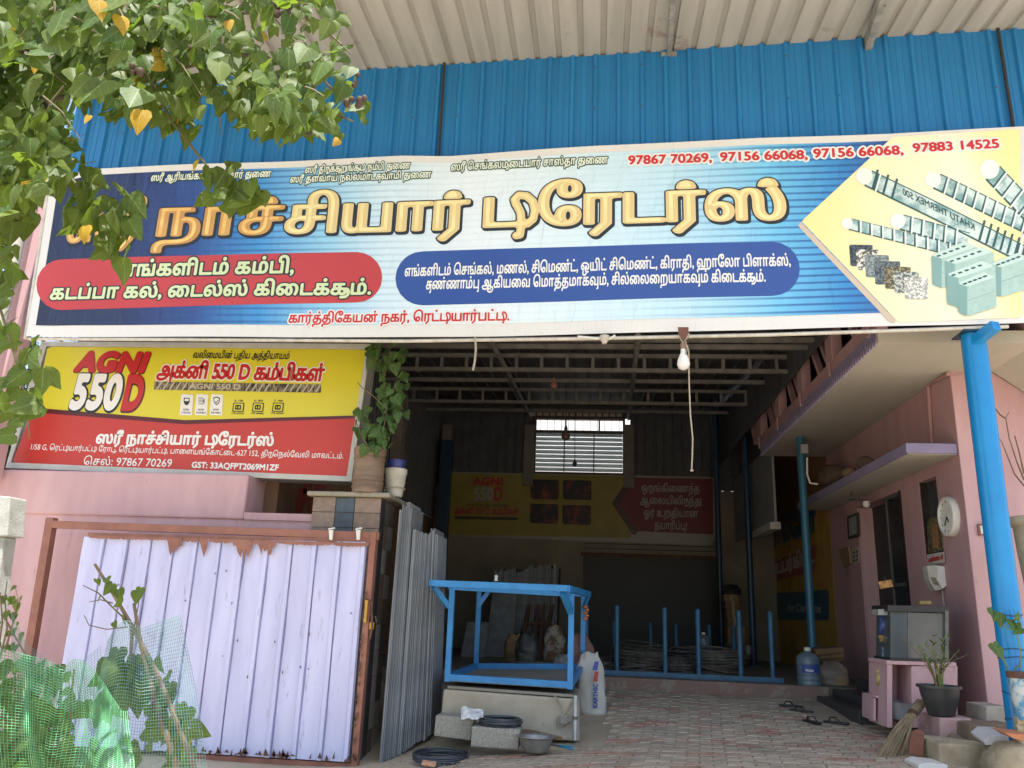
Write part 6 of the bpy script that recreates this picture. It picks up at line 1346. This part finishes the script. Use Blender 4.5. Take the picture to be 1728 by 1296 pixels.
z = pzt - .01; TK = mat('black_stone_tile', (.05, .05, .055), (.08, .08, .085), scale=12, rough=.4); TWH = mat('white_stone_tile', (.55, .53, .48), (.42, .40, .36), scale=12, rough=.6)
k = 0; rg = random.Random(3)
while z > .1:
    for (y0, y1) in ((8.15, 8.33), (8.335, 8.50), (8.505, 8.71)):
        m_ = TK if y0 < 8.2 else (TB if rg.random() < .55 else TWH); MB().box(px1 - .012, px1, y0, y1, z - th_ * 1.6 + .006, z).build('tile', m_, gp)
    z -= th_ * 1.6
MB().box(px0 - .06, px1 + .1, 8.08, 8.85, pzt - .004, pzt + .045).build('cap_slab', mat('cap_cement', (.33, .30, .23), (.23, .21, .16), scale=7, rough=.95, bump=.4), gp, bevel=.015)
# pots
c = Vector(PY(619, 833, 8.2)); zc = pzt + .045; c[2] = zc; hh = PY(625, 757, 8.2)[2] - zc; r0 = 27 / 1370 * 8.4
t = thing('ribbed_planter', 'brown ribbed plastic drum used as a planter on top of the gate pillar', 'planter', c)
pr = [(r0 * .94, 0), (r0 * .96, .02)]
for f in (.1, .2, .3): pr += [(r0 * .95, hh * f), (r0 * 1.0, hh * (f + .02)), (r0 * 1.0, hh * (f + .04)), (r0 * .95, hh * (f + .06))]
pr += [(r0 * .96, hh * .72), (r0 * 1.01, hh * .74), (r0 * 1.01, hh * .78), (r0 * .97, hh * .8), (r0 * 1.0, hh * .86), (r0 * 1.03, hh * .88), (r0 * 1.03, hh), (r0 * .95, hh), (r0 * .93, hh * .9)]
dm = mat('weathered_brown_plastic', (.24, .165, .11), (.15, .105, .075), scale=3, rough=.6, stretch=(1, 1, 4), spots=(.42, .35, .26), spot_scale=7, spot_amt=.62)
MB().lathe(pr, c, 32).build('drum', dm, t, smooth=True); MB().lathe([(0, hh * .92), (r0 * .94, hh * .9)], c, 20).build('soil', bpy.data.materials['dark_soil'], t)
c = Vector(PY(664, 847, 8.42)); c[2] = zc; r1 = 17 / 1370 * 8.5; h1 = PY(668, 792, 8.42)[2] - zc
t = thing('white_bucket', 'dirty white paint bucket tied with string on the pillar cap', 'bucket', c)
MB().lathe([(r1 * .78, 0), (r1 * .85, .01), (r1 * .98, h1 * .45), (r1 * 1.02, h1 * .5), (r1 * 1.08, h1 * .8), (r1 * 1.16, h1 * .84), (r1 * 1.14, h1), (r1 * 1.05, h1), (r1 * 1.0, h1 * .8)], c, 24).build('pail', mat('dirty_white_plastic', (.55, .53, .46), (.38, .36, .30), scale=9, rough=.6, spots=(.2, .17, .13), spot_scale=12, spot_amt=.62), t, smooth=True)
MB().tube([(c[0] + r1 * 1.04 * math.cos(a), c[1] + r1 * 1.04 * math.sin(a), c[2] + h1 * .3) for a in [i * math.pi / 8 for i in range(17)]], .008, 5).build('string', ROPE, t)
t = thing('blue_tub', 'dark blue plastic tub nested in the white bucket', 'tub', c + Vector((0, 0, h1 * .6))); MB().lathe([(r1 * .8, h1 * .75), (r1 * .85, h1 * 1.05), (r1 * .95, h1 * 1.3), (r1 * 1.0, h1 * 1.32), (r1 * .88, h1 * 1.3), (r1 * .75, h1 * .95)], c, 24).build('tub_body', mat('navy_plastic', (.03, .05, .22), (.025, .04, .16), scale=6, rough=.35), t, smooth=True)
# standing granite slabs
SLM = mat('sawn_granite_edge', (.25, .27, .285), (.15, .165, .18), scale=5, rough=.75, rnd=.45, bump=.3, bscale=40, stretch=(6, 6, .5), spots=(.38, .38, .36), spot_scale=9, spot_amt=.62)
N = 26; rg = random.Random(14)
for i in range(N):
    t_ = i / (N - 1); bx, by = 641 + 84 * t_, 1272 - 48 * t_ + rg.uniform(-3, 3); Yb = 8.0 + .72 * t_ + rg.uniform(-.015, .015)
    B = PY(bx, by, Yb); tall = t_ < .33; tx = 674 + 63 * t_; ty = (846 + rg.uniform(0, 12) + (6 if t_ < .05 else 0) if tall else 894 + rg.uniform(-3, 9)) + (10 * abs(t_ - .33) * 0)
    T = PY(tx, ty, Yb); w_ = .0145 + rg.uniform(-.002, .004)
    o = thing('granite_slab', 'grey sawn granite slab on edge in the stack beside the gate pillar', 'slab', (B[0], Yb, B[2]), 'granite slabs stacked beside the gate pillar')
    dx = T[0] - B[0]; dp = .55
    MB().hexa([(B[0], Yb, B[2] - .1), (B[0] + w_, Yb, B[2] - .1), (B[0] + w_, Yb + dp, B[2] - .1), (B[0], Yb + dp, B[2] - .1), (T[0], Yb, T[2]), (T[0] + w_, Yb, T[2]), (T[0] + w_, Yb + dp, T[2]), (T[0], Yb + dp, T[2])]).build('slab_body', SLM, o, bevel=.002)
t = thing('grey_jug', 'dull grey jug lying in the shade behind the granite slabs', 'jug', PY(735, 1185, 10.4)); MB().lathe([(.0, -.13), (.09, -.12), (.11, 0), (.08, .1), (.03, .13), (.03, .16), (0, .16)], PY(735, 1172, 10.4), 16, axis='x').build('jug_body', GREYPL, t, smooth=True)
# ---------------------------------------------------------------- foliage
def leaf_mat(name, c, c2, tr, vein, rough=.5, rnd=.25, trf=.42, vw=.018):
    m = bpy.data.materials.new(name); m.use_nodes = True; N = m.node_tree.nodes; L = m.node_tree.links; p = N['Principled BSDF']; out = N['Material Output']
    p.inputs['Roughness'].default_value = rough; p.inputs['Specular IOR Level'].default_value = .22
    uv = N.new('ShaderNodeUVMap'); sp = N.new('ShaderNodeSeparateXYZ'); L.new(uv.outputs[0], sp.inputs[0])
    def ma(op, a, b=None, c_=None):
        n = N.new('ShaderNodeMath'); n.operation = op
        for i, v in enumerate((a, b, c_)):
            if v is None: continue
            if isinstance(v, (int, float)): n.inputs[i].default_value = v
            else: L.new(v, n.inputs[i])
        return n.outputs[0]
    au = ma('ABSOLUTE', ma('SUBTRACT', sp.outputs[0], .5))
    mid = ma('LESS_THAN', au, vw)
    ph = ma('FRACT', ma('MULTIPLY', ma('SUBTRACT', sp.outputs[1], ma('MULTIPLY', au, .9)), 4.2))
    side = ma('LESS_THAN', ph, .10); vn = ma('MINIMUM', ma('MAXIMUM', mid, ma('MULTIPLY', side, .6)), 1)
    oi = N.new('ShaderNodeObjectInfo'); ge = N.new('ShaderNodeNewGeometry'); rn = ma('FRACT', ma('ADD', oi.outputs['Random'], ge.outputs['Random Per Island']))
    rp = N.new('ShaderNodeMix'); rp.data_type = 'RGBA'; L.new(rn, rp.inputs[0]); rp.inputs[6].default_value = tuple(c) + (1,); rp.inputs[7].default_value = tuple(c2) + (1,)
    nz = N.new('ShaderNodeTexNoise'); nz.inputs['Scale'].default_value = 14; hs = N.new('ShaderNodeHueSaturation'); mr = N.new('ShaderNodeMapRange'); mr.inputs[1].default_value = .3; mr.inputs[2].default_value = .7; mr.inputs[3].default_value = .75; mr.inputs[4].default_value = 1.25
    tc = N.new('ShaderNodeTexCoord'); L.new(tc.outputs['Object'], nz.inputs[0]); L.new(nz.outputs[0], mr.inputs[0]); L.new(mr.outputs[0], hs.inputs['Value']); L.new(rp.outputs[2], hs.inputs['Color'])
    mx = N.new('ShaderNodeMix'); mx.data_type = 'RGBA'; L.new(vn, mx.inputs[0]); L.new(hs.outputs[0], mx.inputs[6]); mx.inputs[7].default_value = tuple(vein) + (1,); L.new(mx.outputs[2], p.inputs['Base Color'])
    t = N.new('ShaderNodeBsdfTranslucent'); t.inputs[0].default_value = tuple(tr) + (1,); ms = N.new('ShaderNodeMixShader'); ms.inputs[0].default_value = trf
    L.new(p.outputs[0], ms.inputs[1]); L.new(t.outputs[0], ms.inputs[2]); L.new(ms.outputs[0], out.inputs[0]); return m
LG1 = leaf_mat('heart_leaf_green', (.055, .105, .032), (.115, .15, .036), (.22, .33, .03), (.19, .25, .10))
LY = leaf_mat('yellow_leaf', (.50, .33, .03), (.45, .26, .03), (.50, .36, .04), (.55, .42, .12))
LV = leaf_mat('variegated_leaf', (.07, .15, .04), (.10, .18, .06), (.10, .2, .04), (.22, .30, .14))
BARK = mat('tree_bark', (.16, .12, .085), (.10, .08, .06), scale=14, rough=.9, bump=.4); TWG = mat('young_twig', (.16, .15, .07), (.14, .10, .06), scale=12, rough=.7)
# heart leaf template: stalk at origin, tip towards -Z, width along X, normal -Y
half = [(.0, .0), (.22, .13), (.43, .10), (.52, -.12), (.44, -.42), (.24, -.75), (.0, -1.12)]
def heart(curl=.10, fold=.12, seed=0):
    r_ = random.Random(seed); vs = []; uv = []
    for t, (x, z) in enumerate(half): vs.append((0, .0, z if t else 0.0)); uv.append((.5, -z / 1.12))
    mid = list(vs); vs = []; uv = []; P = []
    for (x, z) in half:
        cb = curl * (z ** 2) * -1
        P.append([(0, -cb, z if z < 0 else 0), (x * .5, -cb + fold * x * .6, z), (x, -cb + fold * x * 1.0 + .03 * math.sin(9 * z + seed), z), (-x * .5, -cb + fold * x * .6, z), (-x, -cb + fold * x - .03 * math.sin(8 * z + seed * 2), z)])
    F = []; idx = []
    for row in P:
        ids = []
        for q in row: ids.append(len(vs)); vs.append(q); uv.append((.5 + q[0] * .5 / .52 * .98, max(0, -q[2] / 1.12)))
        idx.append(ids)
    for i in range(len(P) - 1):
        a, b = idx[i], idx[i + 1]
        F += [(a[0], a[1], b[1], b[0]), (a[1], a[2], b[2], b[1]), (a[3], a[0], b[0], b[3]), (a[4], a[3], b[3], b[4])]
    return vs, F, uv
TPL = [heart(.10, .15, 1), heart(.22, .25, 2), heart(-.05, .08, 3), heart(.3, .4, 4)]
def leaf_mesh(k, name, m_):
    vs, F, uv = TPL[k]; me = bpy.data.meshes.new(name); me.from_pydata(vs, [], F); me.materials.append(m_)
    ul = me.uv_layers.new(name='UVMap'); li = np.empty(len(me.loops), dtype=np.int32); me.loops.foreach_get('vertex_index', li); ul.data.foreach_set('uv', np.array(uv, dtype=np.float32)[li].ravel())
    me.polygons.foreach_set('use_smooth', [True] * len(me.polygons)); return me
LM = {m_.name: [leaf_mesh(k, 'leaf', m_) for k in range(4)] for m_ in (LG1, LY, LV)}
def leaf_matrix(p, size, rg, droop=.35, face=1.0):
    # tip mostly down, face roughly outward to the street (-Y) with scatter
    yaw_ = rg.gauss(0, .75) * face; pit = rg.gauss(-.25, droop); rol = rg.gauss(0, .55)
    return Matrix.Translation(p) @ Matrix.Rotation(yaw_, 4, 'Z') @ Matrix.Rotation(rol, 4, 'Y') @ Matrix.Rotation(pit, 4, 'X') @ Matrix.Diagonal((size * rg.uniform(.85, 1.05), size, size, 1))
def place_leaves(parent, items, nmax=300):
    """items: (matrix, material, template). nearest 'nmax' single, the rest joined"""
    b = base_of(parent); items = sorted(items, key=lambda it: -(it[0].to_scale()[2] / max(.1, (it[0].translation - Vector(CAM)).dot(Vector(F_)))))
    for M_, m_, k in items[:nmax]:
        o = bpy.data.objects.new('leaf', LM[m_.name][k]); COL.objects.link(o); o.parent = parent; o.matrix_basis = Matrix.Translation(-b) @ M_
    rest_ = items[nmax:]
    if rest_:
        ms = sorted({m_.name for _, m_, _ in rest_}); V_ = []; Fs = []; U = []; mi = []
        for M_, m_, k in rest_:
            vs, F, uv = TPL[k]; n = len(V_); A = np.array(M_); q = np.c_[np.array(vs), np.ones(len(vs))] @ A.T; V_ += [tuple(x[:3]) for x in q]; U += uv; Fs += [tuple(i + n for i in f) for f in F]; mi += [ms.index(m_.name)] * len(F)
        mb = MB(); mb.v = V_; mb.f = Fs; mb.m = mi; mb.build('small_leaves', [bpy.data.materials[x] for x in ms], parent, smooth='all', uvs=U, fixn=False, kind='stuff')
def C(px, py, D): return Vector(PD(px, py, D))
rg = random.Random(21)
tree = thing('portia_tree', 'portia tree with heart shaped leaves hanging over the upper left of the shop front', 'tree', (-3.6, 1.6, 0))
tp = [(-3.6, 1.6, -.1), (-3.55, 1.65, 1.2), (-3.4, 1.9, 2.4), tuple(C(-40, 60, 4.2))]
MB().tube(bez(tp[0], tp[1], tp[2], 5) + [Vector(tp[3])], [.14, .13, .12, .11, .10, .09, .05], 12).build('trunk', BARK, tree, smooth=True)
br = [([(-40, 60), (60, 40), (200, 45), (330, 30), (430, 20)], 4.2, .022), ([(-40, 60), (40, 120), (80, 180), (100, 290), (140, 345), (172, 398)], 3.8, .016), ([(80, 170), (250, 130), (400, 90), (520, 110), (600, 190)], 4.0, .014),
      ([(330, 30), (470, 105), (540, 180), (596, 205)], 3.9, .010), ([(250, 130), (290, 205), (335, 262), (372, 310), (400, 330)], 3.6, .008), ([(100, 250), (120, 300), (160, 350), (205, 385)], 3.5, .008),
      ([(-10, 250), (25, 285), (45, 330), (30, 370)], 3.6, .008), ([(-60, 480), (0, 520), (25, 600), (45, 680), (50, 740)], 3.3, .007), ([(120, 60), (150, 110), (200, 170), (260, 215)], 3.7, .008), ([(400, 90), (430, 150), (470, 215)], 4.0, .007), ([(500, 20), (560, 60), (592, 90)], 4.2, .009), ([(200, 45), (260, 0), (300, -60)], 4.2, .012), ([(430, 20), (520, -20), (600, -60)], 4.3, .012)]
for pts, D, r in br: MB().tube([C(x, y, D + .05 * math.sin(i * 2)) for i, (x, y) in enumerate(pts)], [r * (1 - .6 * i / (len(pts) - 1)) for i in range(len(pts))], 7).build('branch', BARK if r > .009 else TWG, tree, smooth=True)
for k in range(70):
    x, y, D = rg.uniform(-40, 560), rg.uniform(-30, 170), rg.uniform(3.3, 4.5); dx_, dy_ = rg.uniform(-50, 90), rg.uniform(10, 80)
    MB().tube([C(x, y, D), C(x + dx_ * .5, y + dy_ * .35, D - .03), C(x + dx_, y + dy_, D - .05)], [.005, .004, .002], 5).build('twig', TWG, tree, smooth=True)
items = []
def region(poly, n, D0, D1, size=(.05, .10), ymix=.006, clump=0):
    xs_ = [p[0] for p in poly]; ys_ = [p[1] for p in poly]; c = 0; cen = []
    def inside(x, y):
        r_ = False
        for i in range(len(poly)):
            (x1, y1), (x2, y2) = poly[i], poly[(i + 1) % len(poly)]
            if (y1 > y) != (y2 > y) and x < (x2 - x1) * (y - y1) / (y2 - y1) + x1: r_ = not r_
        return r_
    while c < n:
        if clump and cen and rg.random() < .7: bx, by, bd = rg.choice(cen); x, y, D = bx + rg.gauss(0, clump), by + rg.gauss(0, clump), bd + rg.gauss(0, .12)
        else: x, y, D = rg.uniform(min(xs_), max(xs_)), rg.uniform(min(ys_), max(ys_)), rg.uniform(D0, D1)
        if not inside(x, y): continue
        if clump and rg.random() < .15: cen.append((x, y, D))
        s_ = rg.uniform(*size) * (.7 if rg.random() < .15 else 1); items.append((leaf_matrix(C(x, y - s_ * 1370 / D * .4, D), s_, rg), LY if rg.random() < ymix else LG1, rg.randrange(4))); c += 1
region([(-60, -80), (585, -80), (585, 20), (592, 95), (560, 110), (330, 120), (140, 140), (-60, 190)], 1250, 3.1, 5.0, clump=34)
region([(-60, -60), (330, -60), (330, 90), (200, 180), (110, 200), (-60, 220)], 420, 3.6, 5.4, clump=40)
region([(110, 90), (330, 100), (335, 200), (250, 215), (170, 205), (120, 185)], 150, 3.3, 4.0, clump=26)
region([(330, 90), (590, 90), (614, 165), (616, 215), (560, 238), (475, 240), (440, 215), (360, 185)], 330, 3.4, 4.4, clump=28)
region([(-500, -700), (900, -700), (700, -90), (-300, -90)], 800, 3.4, 5.2, size=(.11, .15), clump=60)  # unseen crown above the view, added to shade the leaves below
region([(395, 205), (470, 215), (475, 255), (440, 250), (400, 235)], 12, 3.7, 4.0, size=(.05, .08)); region([(280, 195), (330, 200), (335, 240), (290, 240)], 12, 3.6, 3.9, size=(.07, .09))
region([(-60, 170), (110, 180), (125, 230), (110, 270), (165, 290), (160, 325), (110, 330), (60, 330), (-60, 470)], 640, 3.2, 4.6, clump=40)
region([(120, 340), (150, 330), (250, 330), (252, 360), (225, 400), (215, 460), (160, 440), (150, 400), (118, 380)], 42, 3.3, 3.6, size=(.085, .11), ymix=.04)
region([(345, 280), (375, 275), (410, 290), (445, 320), (440, 345), (400, 372), (385, 365), (350, 345)], 24, 3.4, 3.6, size=(.075, .10), ymix=.0)
region([(-40, 560), (30, 545), (80, 600), (85, 640), (70, 700), (45, 775), (20, 760), (-40, 700)], 30, 3.0, 3.4, size=(.08, .10), ymix=0); region([(-40, 330), (60, 330), (50, 380), (-40, 420)], 30, 3.4, 3.8, ymix=0)
region([(-60, 330), (90, 320), (60, 370), (40, 400), (25, 470), (18, 560), (-60, 560)], 110, 3.3, 4.2, ymix=0, clump=24)
for (x, y, s_) in ((107, 18, 70), (97, 62, 62), (160, 28, 42), (130, 50, 48), (175, 58, 44), (203, 50, 40), (205, 85, 42), (205, -6, 50), (88, 48, 36), (260, 0, 40), (180, 135, 60), (152, 130, 50), (235, 150, 55), (370, 105, 40), (545, 105, 44), (520, 80, 42)):
    D = 2.9; items.append((Matrix.Translation(C(x, y, D)) @ Matrix.Rotation(rg.gauss(0, .3), 4, 'Z') @ Matrix.Rotation(rg.gauss(0, .4), 4, 'Y') @ Matrix.Rotation(rg.gauss(-.35, .15), 4, 'X') @ Matrix.Scale(s_ / 1370 * D, 4), LG1, rg.choice((0, 2))))
for (x, y, s_, D) in ((165, 0, 38, 2.85), (204, 28, 34, 2.9), (238, 186, 42, 3.0), (430, 85, 26, 3.5), (142, 382, 30, 3.2), (572, 235, 18, 3.6), (330, 272, 20, 3.4), (385, 35, 24, 3.4), (445, 160, 20, 3.4), (330, 50, 22, 3.4), (60, 105, 24, 3.3), (20, 40, 24, 3.3), (150, 195, 16, 3.0), (-5, 590, 24, 3.0)):
    items.append((Matrix.Translation(C(x, y, D)) @ Matrix.Rotation(rg.gauss(0, .4), 4, 'Z') @ Matrix.Rotation(rg.gauss(0, .3), 4, 'Y') @ Matrix.Rotation(-.2, 4, 'X') @ Matrix.Diagonal((s_ / 1370 * D * .8, s_ / 1370 * D, s_ / 1370 * D, 1)), LY, rg.choice((0, 1))))
place_leaves(tree, items, 300)
FRU = mat('brown_seed_capsule', (.10, .06, .045), (.06, .04, .03), scale=14, rough=.7)
for (cx_, cy_, n, D) in ((230, 118, 4, 3.0), (482, 18, 7, 3.4), (598, 172, 9, 3.5), (506, 216, 5, 3.5), (480, 140, 4, 3.5), (315, 88, 3, 3.4), (50, 90, 3, 3.4), (590, 135, 3, 3.6), (455, 12, 4, 3.4)):
    for k in range(n):
        p = C(cx_ + rg.uniform(-18, 18), cy_ + rg.uniform(-9, 9), D); r = rg.uniform(.011, .017); MB().lathe([(0, -r), (r * .7, -r * .75), (r, 0), (r * .75, r * .7), (0, r)], p, 10).build('seed_capsule', FRU, tree, smooth=True)
    p = C(cx_, cy_, D)
# twigs joining leaves
# far tree behind the left end
def far_tree(lab, cx_, cy_, R, n, trunk_h, m_, ls, seed, cz):
    r_ = random.Random(seed); t = thing('dense_tree', lab, 'tree', (cx_, cy_, 0), 'trees beyond the left end of the shop')
    MB().tube([(cx_, cy_, -.1), (cx_ + .2, cy_, cz * .5), (cx_, cy_, cz)], [.22, .17, .08], 10).build('trunk', BARK, t, smooth=True)
    for k in range(7):
        th = r_.uniform(0, 6.28); MB().tube([(cx_, cy_, cz * .6), (cx_ + R * .4 * math.cos(th), cy_ + R * .4 * math.sin(th), cz), (cx_ + R * .8 * math.cos(th), cy_ + R * .8 * math.sin(th), cz + r_.uniform(-1, 1.5))], [.08, .05, .02], 6).build('limb', BARK, t)
    cl = [(r_.gauss(0, R * .5), r_.gauss(0, R * .5), r_.gauss(0, R * .55)) for _ in range(60)]
    V_ = []; Fs = []
    for k in range(n):
        c = r_.choice(cl); p = Vector((cx_ + c[0] + r_.gauss(0, .42), cy_ + c[1] + r_.gauss(0, .42), cz + c[2] + r_.gauss(0, .36))); d = Vector((r_.gauss(0, 1), r_.gauss(0, 1), r_.gauss(-.5, .7))).normalized(); s_ = d.cross(Vector((r_.gauss(0, 1), r_.gauss(0, 1), r_.gauss(0, 1)))).normalized(); l = r_.uniform(.6, 1.2) * ls
        if p.y < 9.0: continue
        m0 = len(V_); V_ += [p, p + d * l * .5 + s_ * l * .22, p + d * l, p + d * l * .5 - s_ * l * .22]; Fs.append((m0, m0 + 1, m0 + 2, m0 + 3))
    mb = MB(); mb.v = [tuple(v) for v in V_]; mb.f = Fs; mb.m = [0] * len(Fs); mb.build('crown', m_, t, fixn=False, uvs=[(.3, .3)] * len(V_), kind='stuff')
FT1 = leaf_mat('far_leaf_green', (.035, .085, .02), (.06, .11, .025), (.10, .20, .03), (.05, .1, .03), vw=-1, trf=.3)
far_tree('dense dark green tree behind the upper left of the shop', -8.6, 9.6, 2.6, 15000, 4, FT1, .16, 3, 6.4)
far_tree('lower bushy tree behind the white drain pipe at left', -8.9, 10.6, 2.0, 9000, 3, FT1, .14, 4, 3.6)

# vine on the pillar
vine = thing('climbing_vine', 'money plant vine climbing from the ribbed planter beside the light box', 'plant', PY(628, 760, 8.3))
vp = [(([(640, 760), (652, 700), (648, 640), (655, 600), (662, 572)]), 8.15, .008), (([(625, 760), (610, 735), (602, 715), (596, 700)]), 8.0, .006), (([(650, 640), (640, 610), (634, 590), (636, 572)]), 8.1, .006), (([(652, 690), (630, 668), (612, 655), (603, 645)]), 8.0, .005), (([(660, 660), (668, 650), (676, 642)]), 8.1, .004), (([(655, 600), (672, 605), (684, 600)]), 8.1, .004)]
for pts, Y, r in vp: MB().tube([PY(x, y, Y) for x, y in pts], [r] * len(pts), 6).build('stem', TWG, vine, smooth=True)
items = []
for k in range(100):
    q = rg.random()
    if q < .72: y = rg.uniform(585, 765); x = 645 + 14 * math.sin(y * .03) + rg.gauss(0, 13)
    elif q < .86: y = rg.uniform(690, 735); x = rg.uniform(592, 640)
    else: y = rg.uniform(575, 640); x = rg.uniform(630, 690)
    Y = 8.05 + rg.uniform(-.12, .15); s_ = rg.uniform(.075, .125); items.append((leaf_matrix(Vector(PY(x, y - 6, Y)), s_, rg), LV, rg.randrange(4)))
items.append((leaf_matrix(Vector(PY(622, 752, 8.1)), .12, rg), LY, 0)); place_leaves(vine, items)
# creeper on the blue column
cr = thing('column_creeper', 'small bright leaved creeper tied round the foot of the blue column', 'plant', PY(1716, 1150, 7.1))
for pts in ([(1716, 1150), (1700, 1130), (1690, 1105), (1684, 1090)], [(1720, 1150), (1722, 1100), (1715, 1065), (1700, 1060), (1690, 1050), (1672, 1030)], [(1716, 1150), (1712, 1130), (1722, 1120)]): MB().tube([PY(x, y, 7.08) for x, y in pts], .006, 5).build('stem', STK, cr, smooth=True)
items = [(leaf_matrix(Vector(PY(x, y, 7.03)), s_, rg, .3), LV, rg.randrange(4)) for x, y, s_ in ((1672, 1026, .07), (1684, 1034, .08), (1690, 1040, .09), (1712, 1036, .1), (1722, 1040, .1), (1706, 1046, .08), (1676, 1086, .09), (1683, 1094, .08), (1724, 1060, .08), (1716, 1052, .07))]
place_leaves(cr, items)

# ---------------------------------------------------------------- shrub and mesh in the left foreground
sh1 = thing('leafy_shrub', 'leafy young shrub with bare upper stems growing inside the green mesh', 'shrub', (-2.3, 3.6, .3))
def P3(x, y, Y=3.4): return Vector(PY(x, y, Y))
for pts, r in (([(330, 1300), (295, 1210), (262, 1130), (222, 1055), (190, 1000), (160, 952)], .012), ([(300, 1300), (262, 1180), (238, 1090), (226, 1018)], .013), ([(222, 1055), (195, 1030), (165, 1000), (140, 988)], .004), ([(215, 1058), (180, 1062), (150, 1055), (142, 1038)], .003), ([(226, 1060), (234, 1020), (236, 1000)], .003), ([(190, 1000), (200, 985), (205, 992)], .003), ([(222, 1055), (222, 1090), (220, 1110)], .009), ([(190, 1018), (170, 1012), (150, 1016)], .003)):
    MB().tube([P3(x, y) for x, y in pts], [r * (1 - .5 * i / (len(pts) - 1)) for i in range(len(pts))], 7).build('stem', DRY, sh1, smooth=True)
items = []
def sh(x, y, s_, Y, m_=LG1): items.append((leaf_matrix(P3(x, y, Y), s_, rg, .4), m_, rg.randrange(4)))
for x, y in ((163, 978), (180, 975), (190, 985), (168, 1005), (200, 995), (232, 998), (238, 992), (193, 1050), (205, 1040), (208, 1012)): sh(x, y, rg.uniform(.03, .055), 3.38)
for k in range(46): t_ = rg.random(); sh(230 + 75 * t_ + max(-40, min(34, rg.gauss(0, 24))), 1100 + 180 * t_ + rg.gauss(0, 16), rg.uniform(.045, .09), 3.5 + rg.uniform(-.12, .15))
for k in range(20): sh(rg.uniform(170, 240), rg.uniform(1095, 1170), rg.uniform(.07, .12), 3.5 + rg.uniform(-.1, .1))
for k in range(46): sh(rg.uniform(150, 320), rg.uniform(1190, 1320), rg.uniform(.05, .085), 3.7 + rg.uniform(-.15, .2))
place_leaves(sh1, items)
sh2 = thing('dark_shrub', 'dark leafy shrub behind the green mesh at the lower left corner', 'shrub', (-3.2, 3.9, .3)); items = []
for k in range(330): x = rg.uniform(-60, 130); sh(x, rg.uniform(1105 + abs(x - 40) * .25, 1330), rg.uniform(.045, .08), 3.8 + rg.uniform(-.2, .3))
for k in range(8): MB().tube([P3(-20 + 20 * k, 1330, 3.9), P3(-10 + 18 * k, 1220, 3.85), P3(-15 + 20 * k, 1130, 3.8)], [.01, .008, .004], 6).build('stem', DRY, sh2)
place_leaves(sh2, items)
sh3 = thing('twiggy_seedling', 'small twiggy plant with few leaves at the left edge above the mesh', 'plant', P3(10, 1100, 3.7)); items = []
for pts in ([(0, 1110), (12, 1060), (8, 1010), (12, 980)], [(8, 1100), (22, 1050), (30, 1010), (26, 990)], [(-4, 1100), (4, 1050), (0, 1000)], [(12, 1050), (40, 1100), (46, 1112)]): MB().tube([P3(x, y, 3.7) for x, y in pts], [.005, .004, .003, .002][:len(pts)], 5).build('stem', DRY, sh3)
for k in range(26): sh(rg.uniform(-10, 38), rg.uniform(985, 1090), rg.uniform(.02, .045), 3.7)
place_leaves(sh3, items)
# mesh
def net(name, lab, f, nu, nv, r, m_, grp='garden mesh sheets'):
    t = thing(name, lab, 'garden mesh', f(.5, .0), grp); mb = MB(); S = 34
    for i in range(nu + 1): mb.tube([f(i / nu, j / S) for j in range(S + 1)], r, 3, False)
    for j in range(nv + 1): mb.tube([f(i / S, j / nv) for i in range(S + 1)], r, 3, False)
    mb.build('strands', m_, t, fixn=False, kind='stuff'); return t
NG = mat('green_mesh_strand', (.13, .40, .19), (.10, .32, .15), scale=3, rough=.4); NB = mat('grey_blue_mesh_strand', (.13, .30, .27), (.10, .22, .20), scale=3, rough=.4)
topA = [(-60, 1100), (0, 1095), (60, 1108), (85, 1118), (98, 1136), (108, 1122), (125, 1112), (145, 1114), (160, 1128), (172, 1150), (185, 1180), (200, 1200)]
def fA(u, v):
    x = -60 + 275 * u; y0 = np.interp(x, [p[0] for p in topA], [p[1] for p in topA]); Y = 3.05 + .10 * math.sin(9 * u + 3.5 * (1 - v)) + .07 * math.sin(23 * u + 2.2 * v + math.sin(5 * v)) + .035 * math.sin(9 * v + 4 * u) + .03 * math.sin(41 * u + 3 * v)
    return Vector(PY(x + 16 * math.sin(v * 4 + u * 7) * (1 - v) * .6 + 6 * math.sin(u * 19 + v * 3), y0 + (1330 - y0) * (1 - v), Y))
net('green_mesh', 'bright green plastic garden mesh gathered in folds at the lower left corner', fA, 52, 46, .0012, NG)
def fB(u, v):
    TLb, TRb, BLb_, BRb_ = (182, 1080), (303, 1038), (110, 1330), (352, 1330)
    x = (TLb[0] * (1 - u) + TRb[0] * u) * v + (BLb_[0] * (1 - u) + BRb_[0] * u) * (1 - v) + 6 * math.sin(3.1 * v) ; y = (TLb[1] * (1 - u) + TRb[1] * u) * v + (BLb_[1] * (1 - u) + BRb_[1] * u) * (1 - v) - 22 * math.sin(math.pi * min(1, u * 2.2)) * v * (u < .45)
    return Vector(PY(x, y, 3.22 + .05 * math.sin(6 * u + 2 * v) + .03 * math.sin(13 * u)))
net('green_mesh', 'blue grey garden mesh sheet standing with an upright corner before the gate', fB, 44, 48, .00095, NB)
def fC(u, v):
    x = 20 + 150 * u; y0 = np.interp(x, [20, 45, 80, 120, 170], [1035, 1085, 1110, 1125, 1080]); return Vector(PY(x, y0 + 70 * (1 - v) + 10 * u, 3.3 + .05 * math.sin(8 * u)))
net('green_mesh', 'thin grey flap of mesh rising behind the bright green folds', fC, 28, 14, .0007, NB)
bpy.data.objects.remove(_fob); bpy.data.curves.remove(_fo)
for o in list(bpy.data.objects):
    if o.type == 'MESH' and len(o.data.polygons) == 0: bpy.data.objects.remove(o)
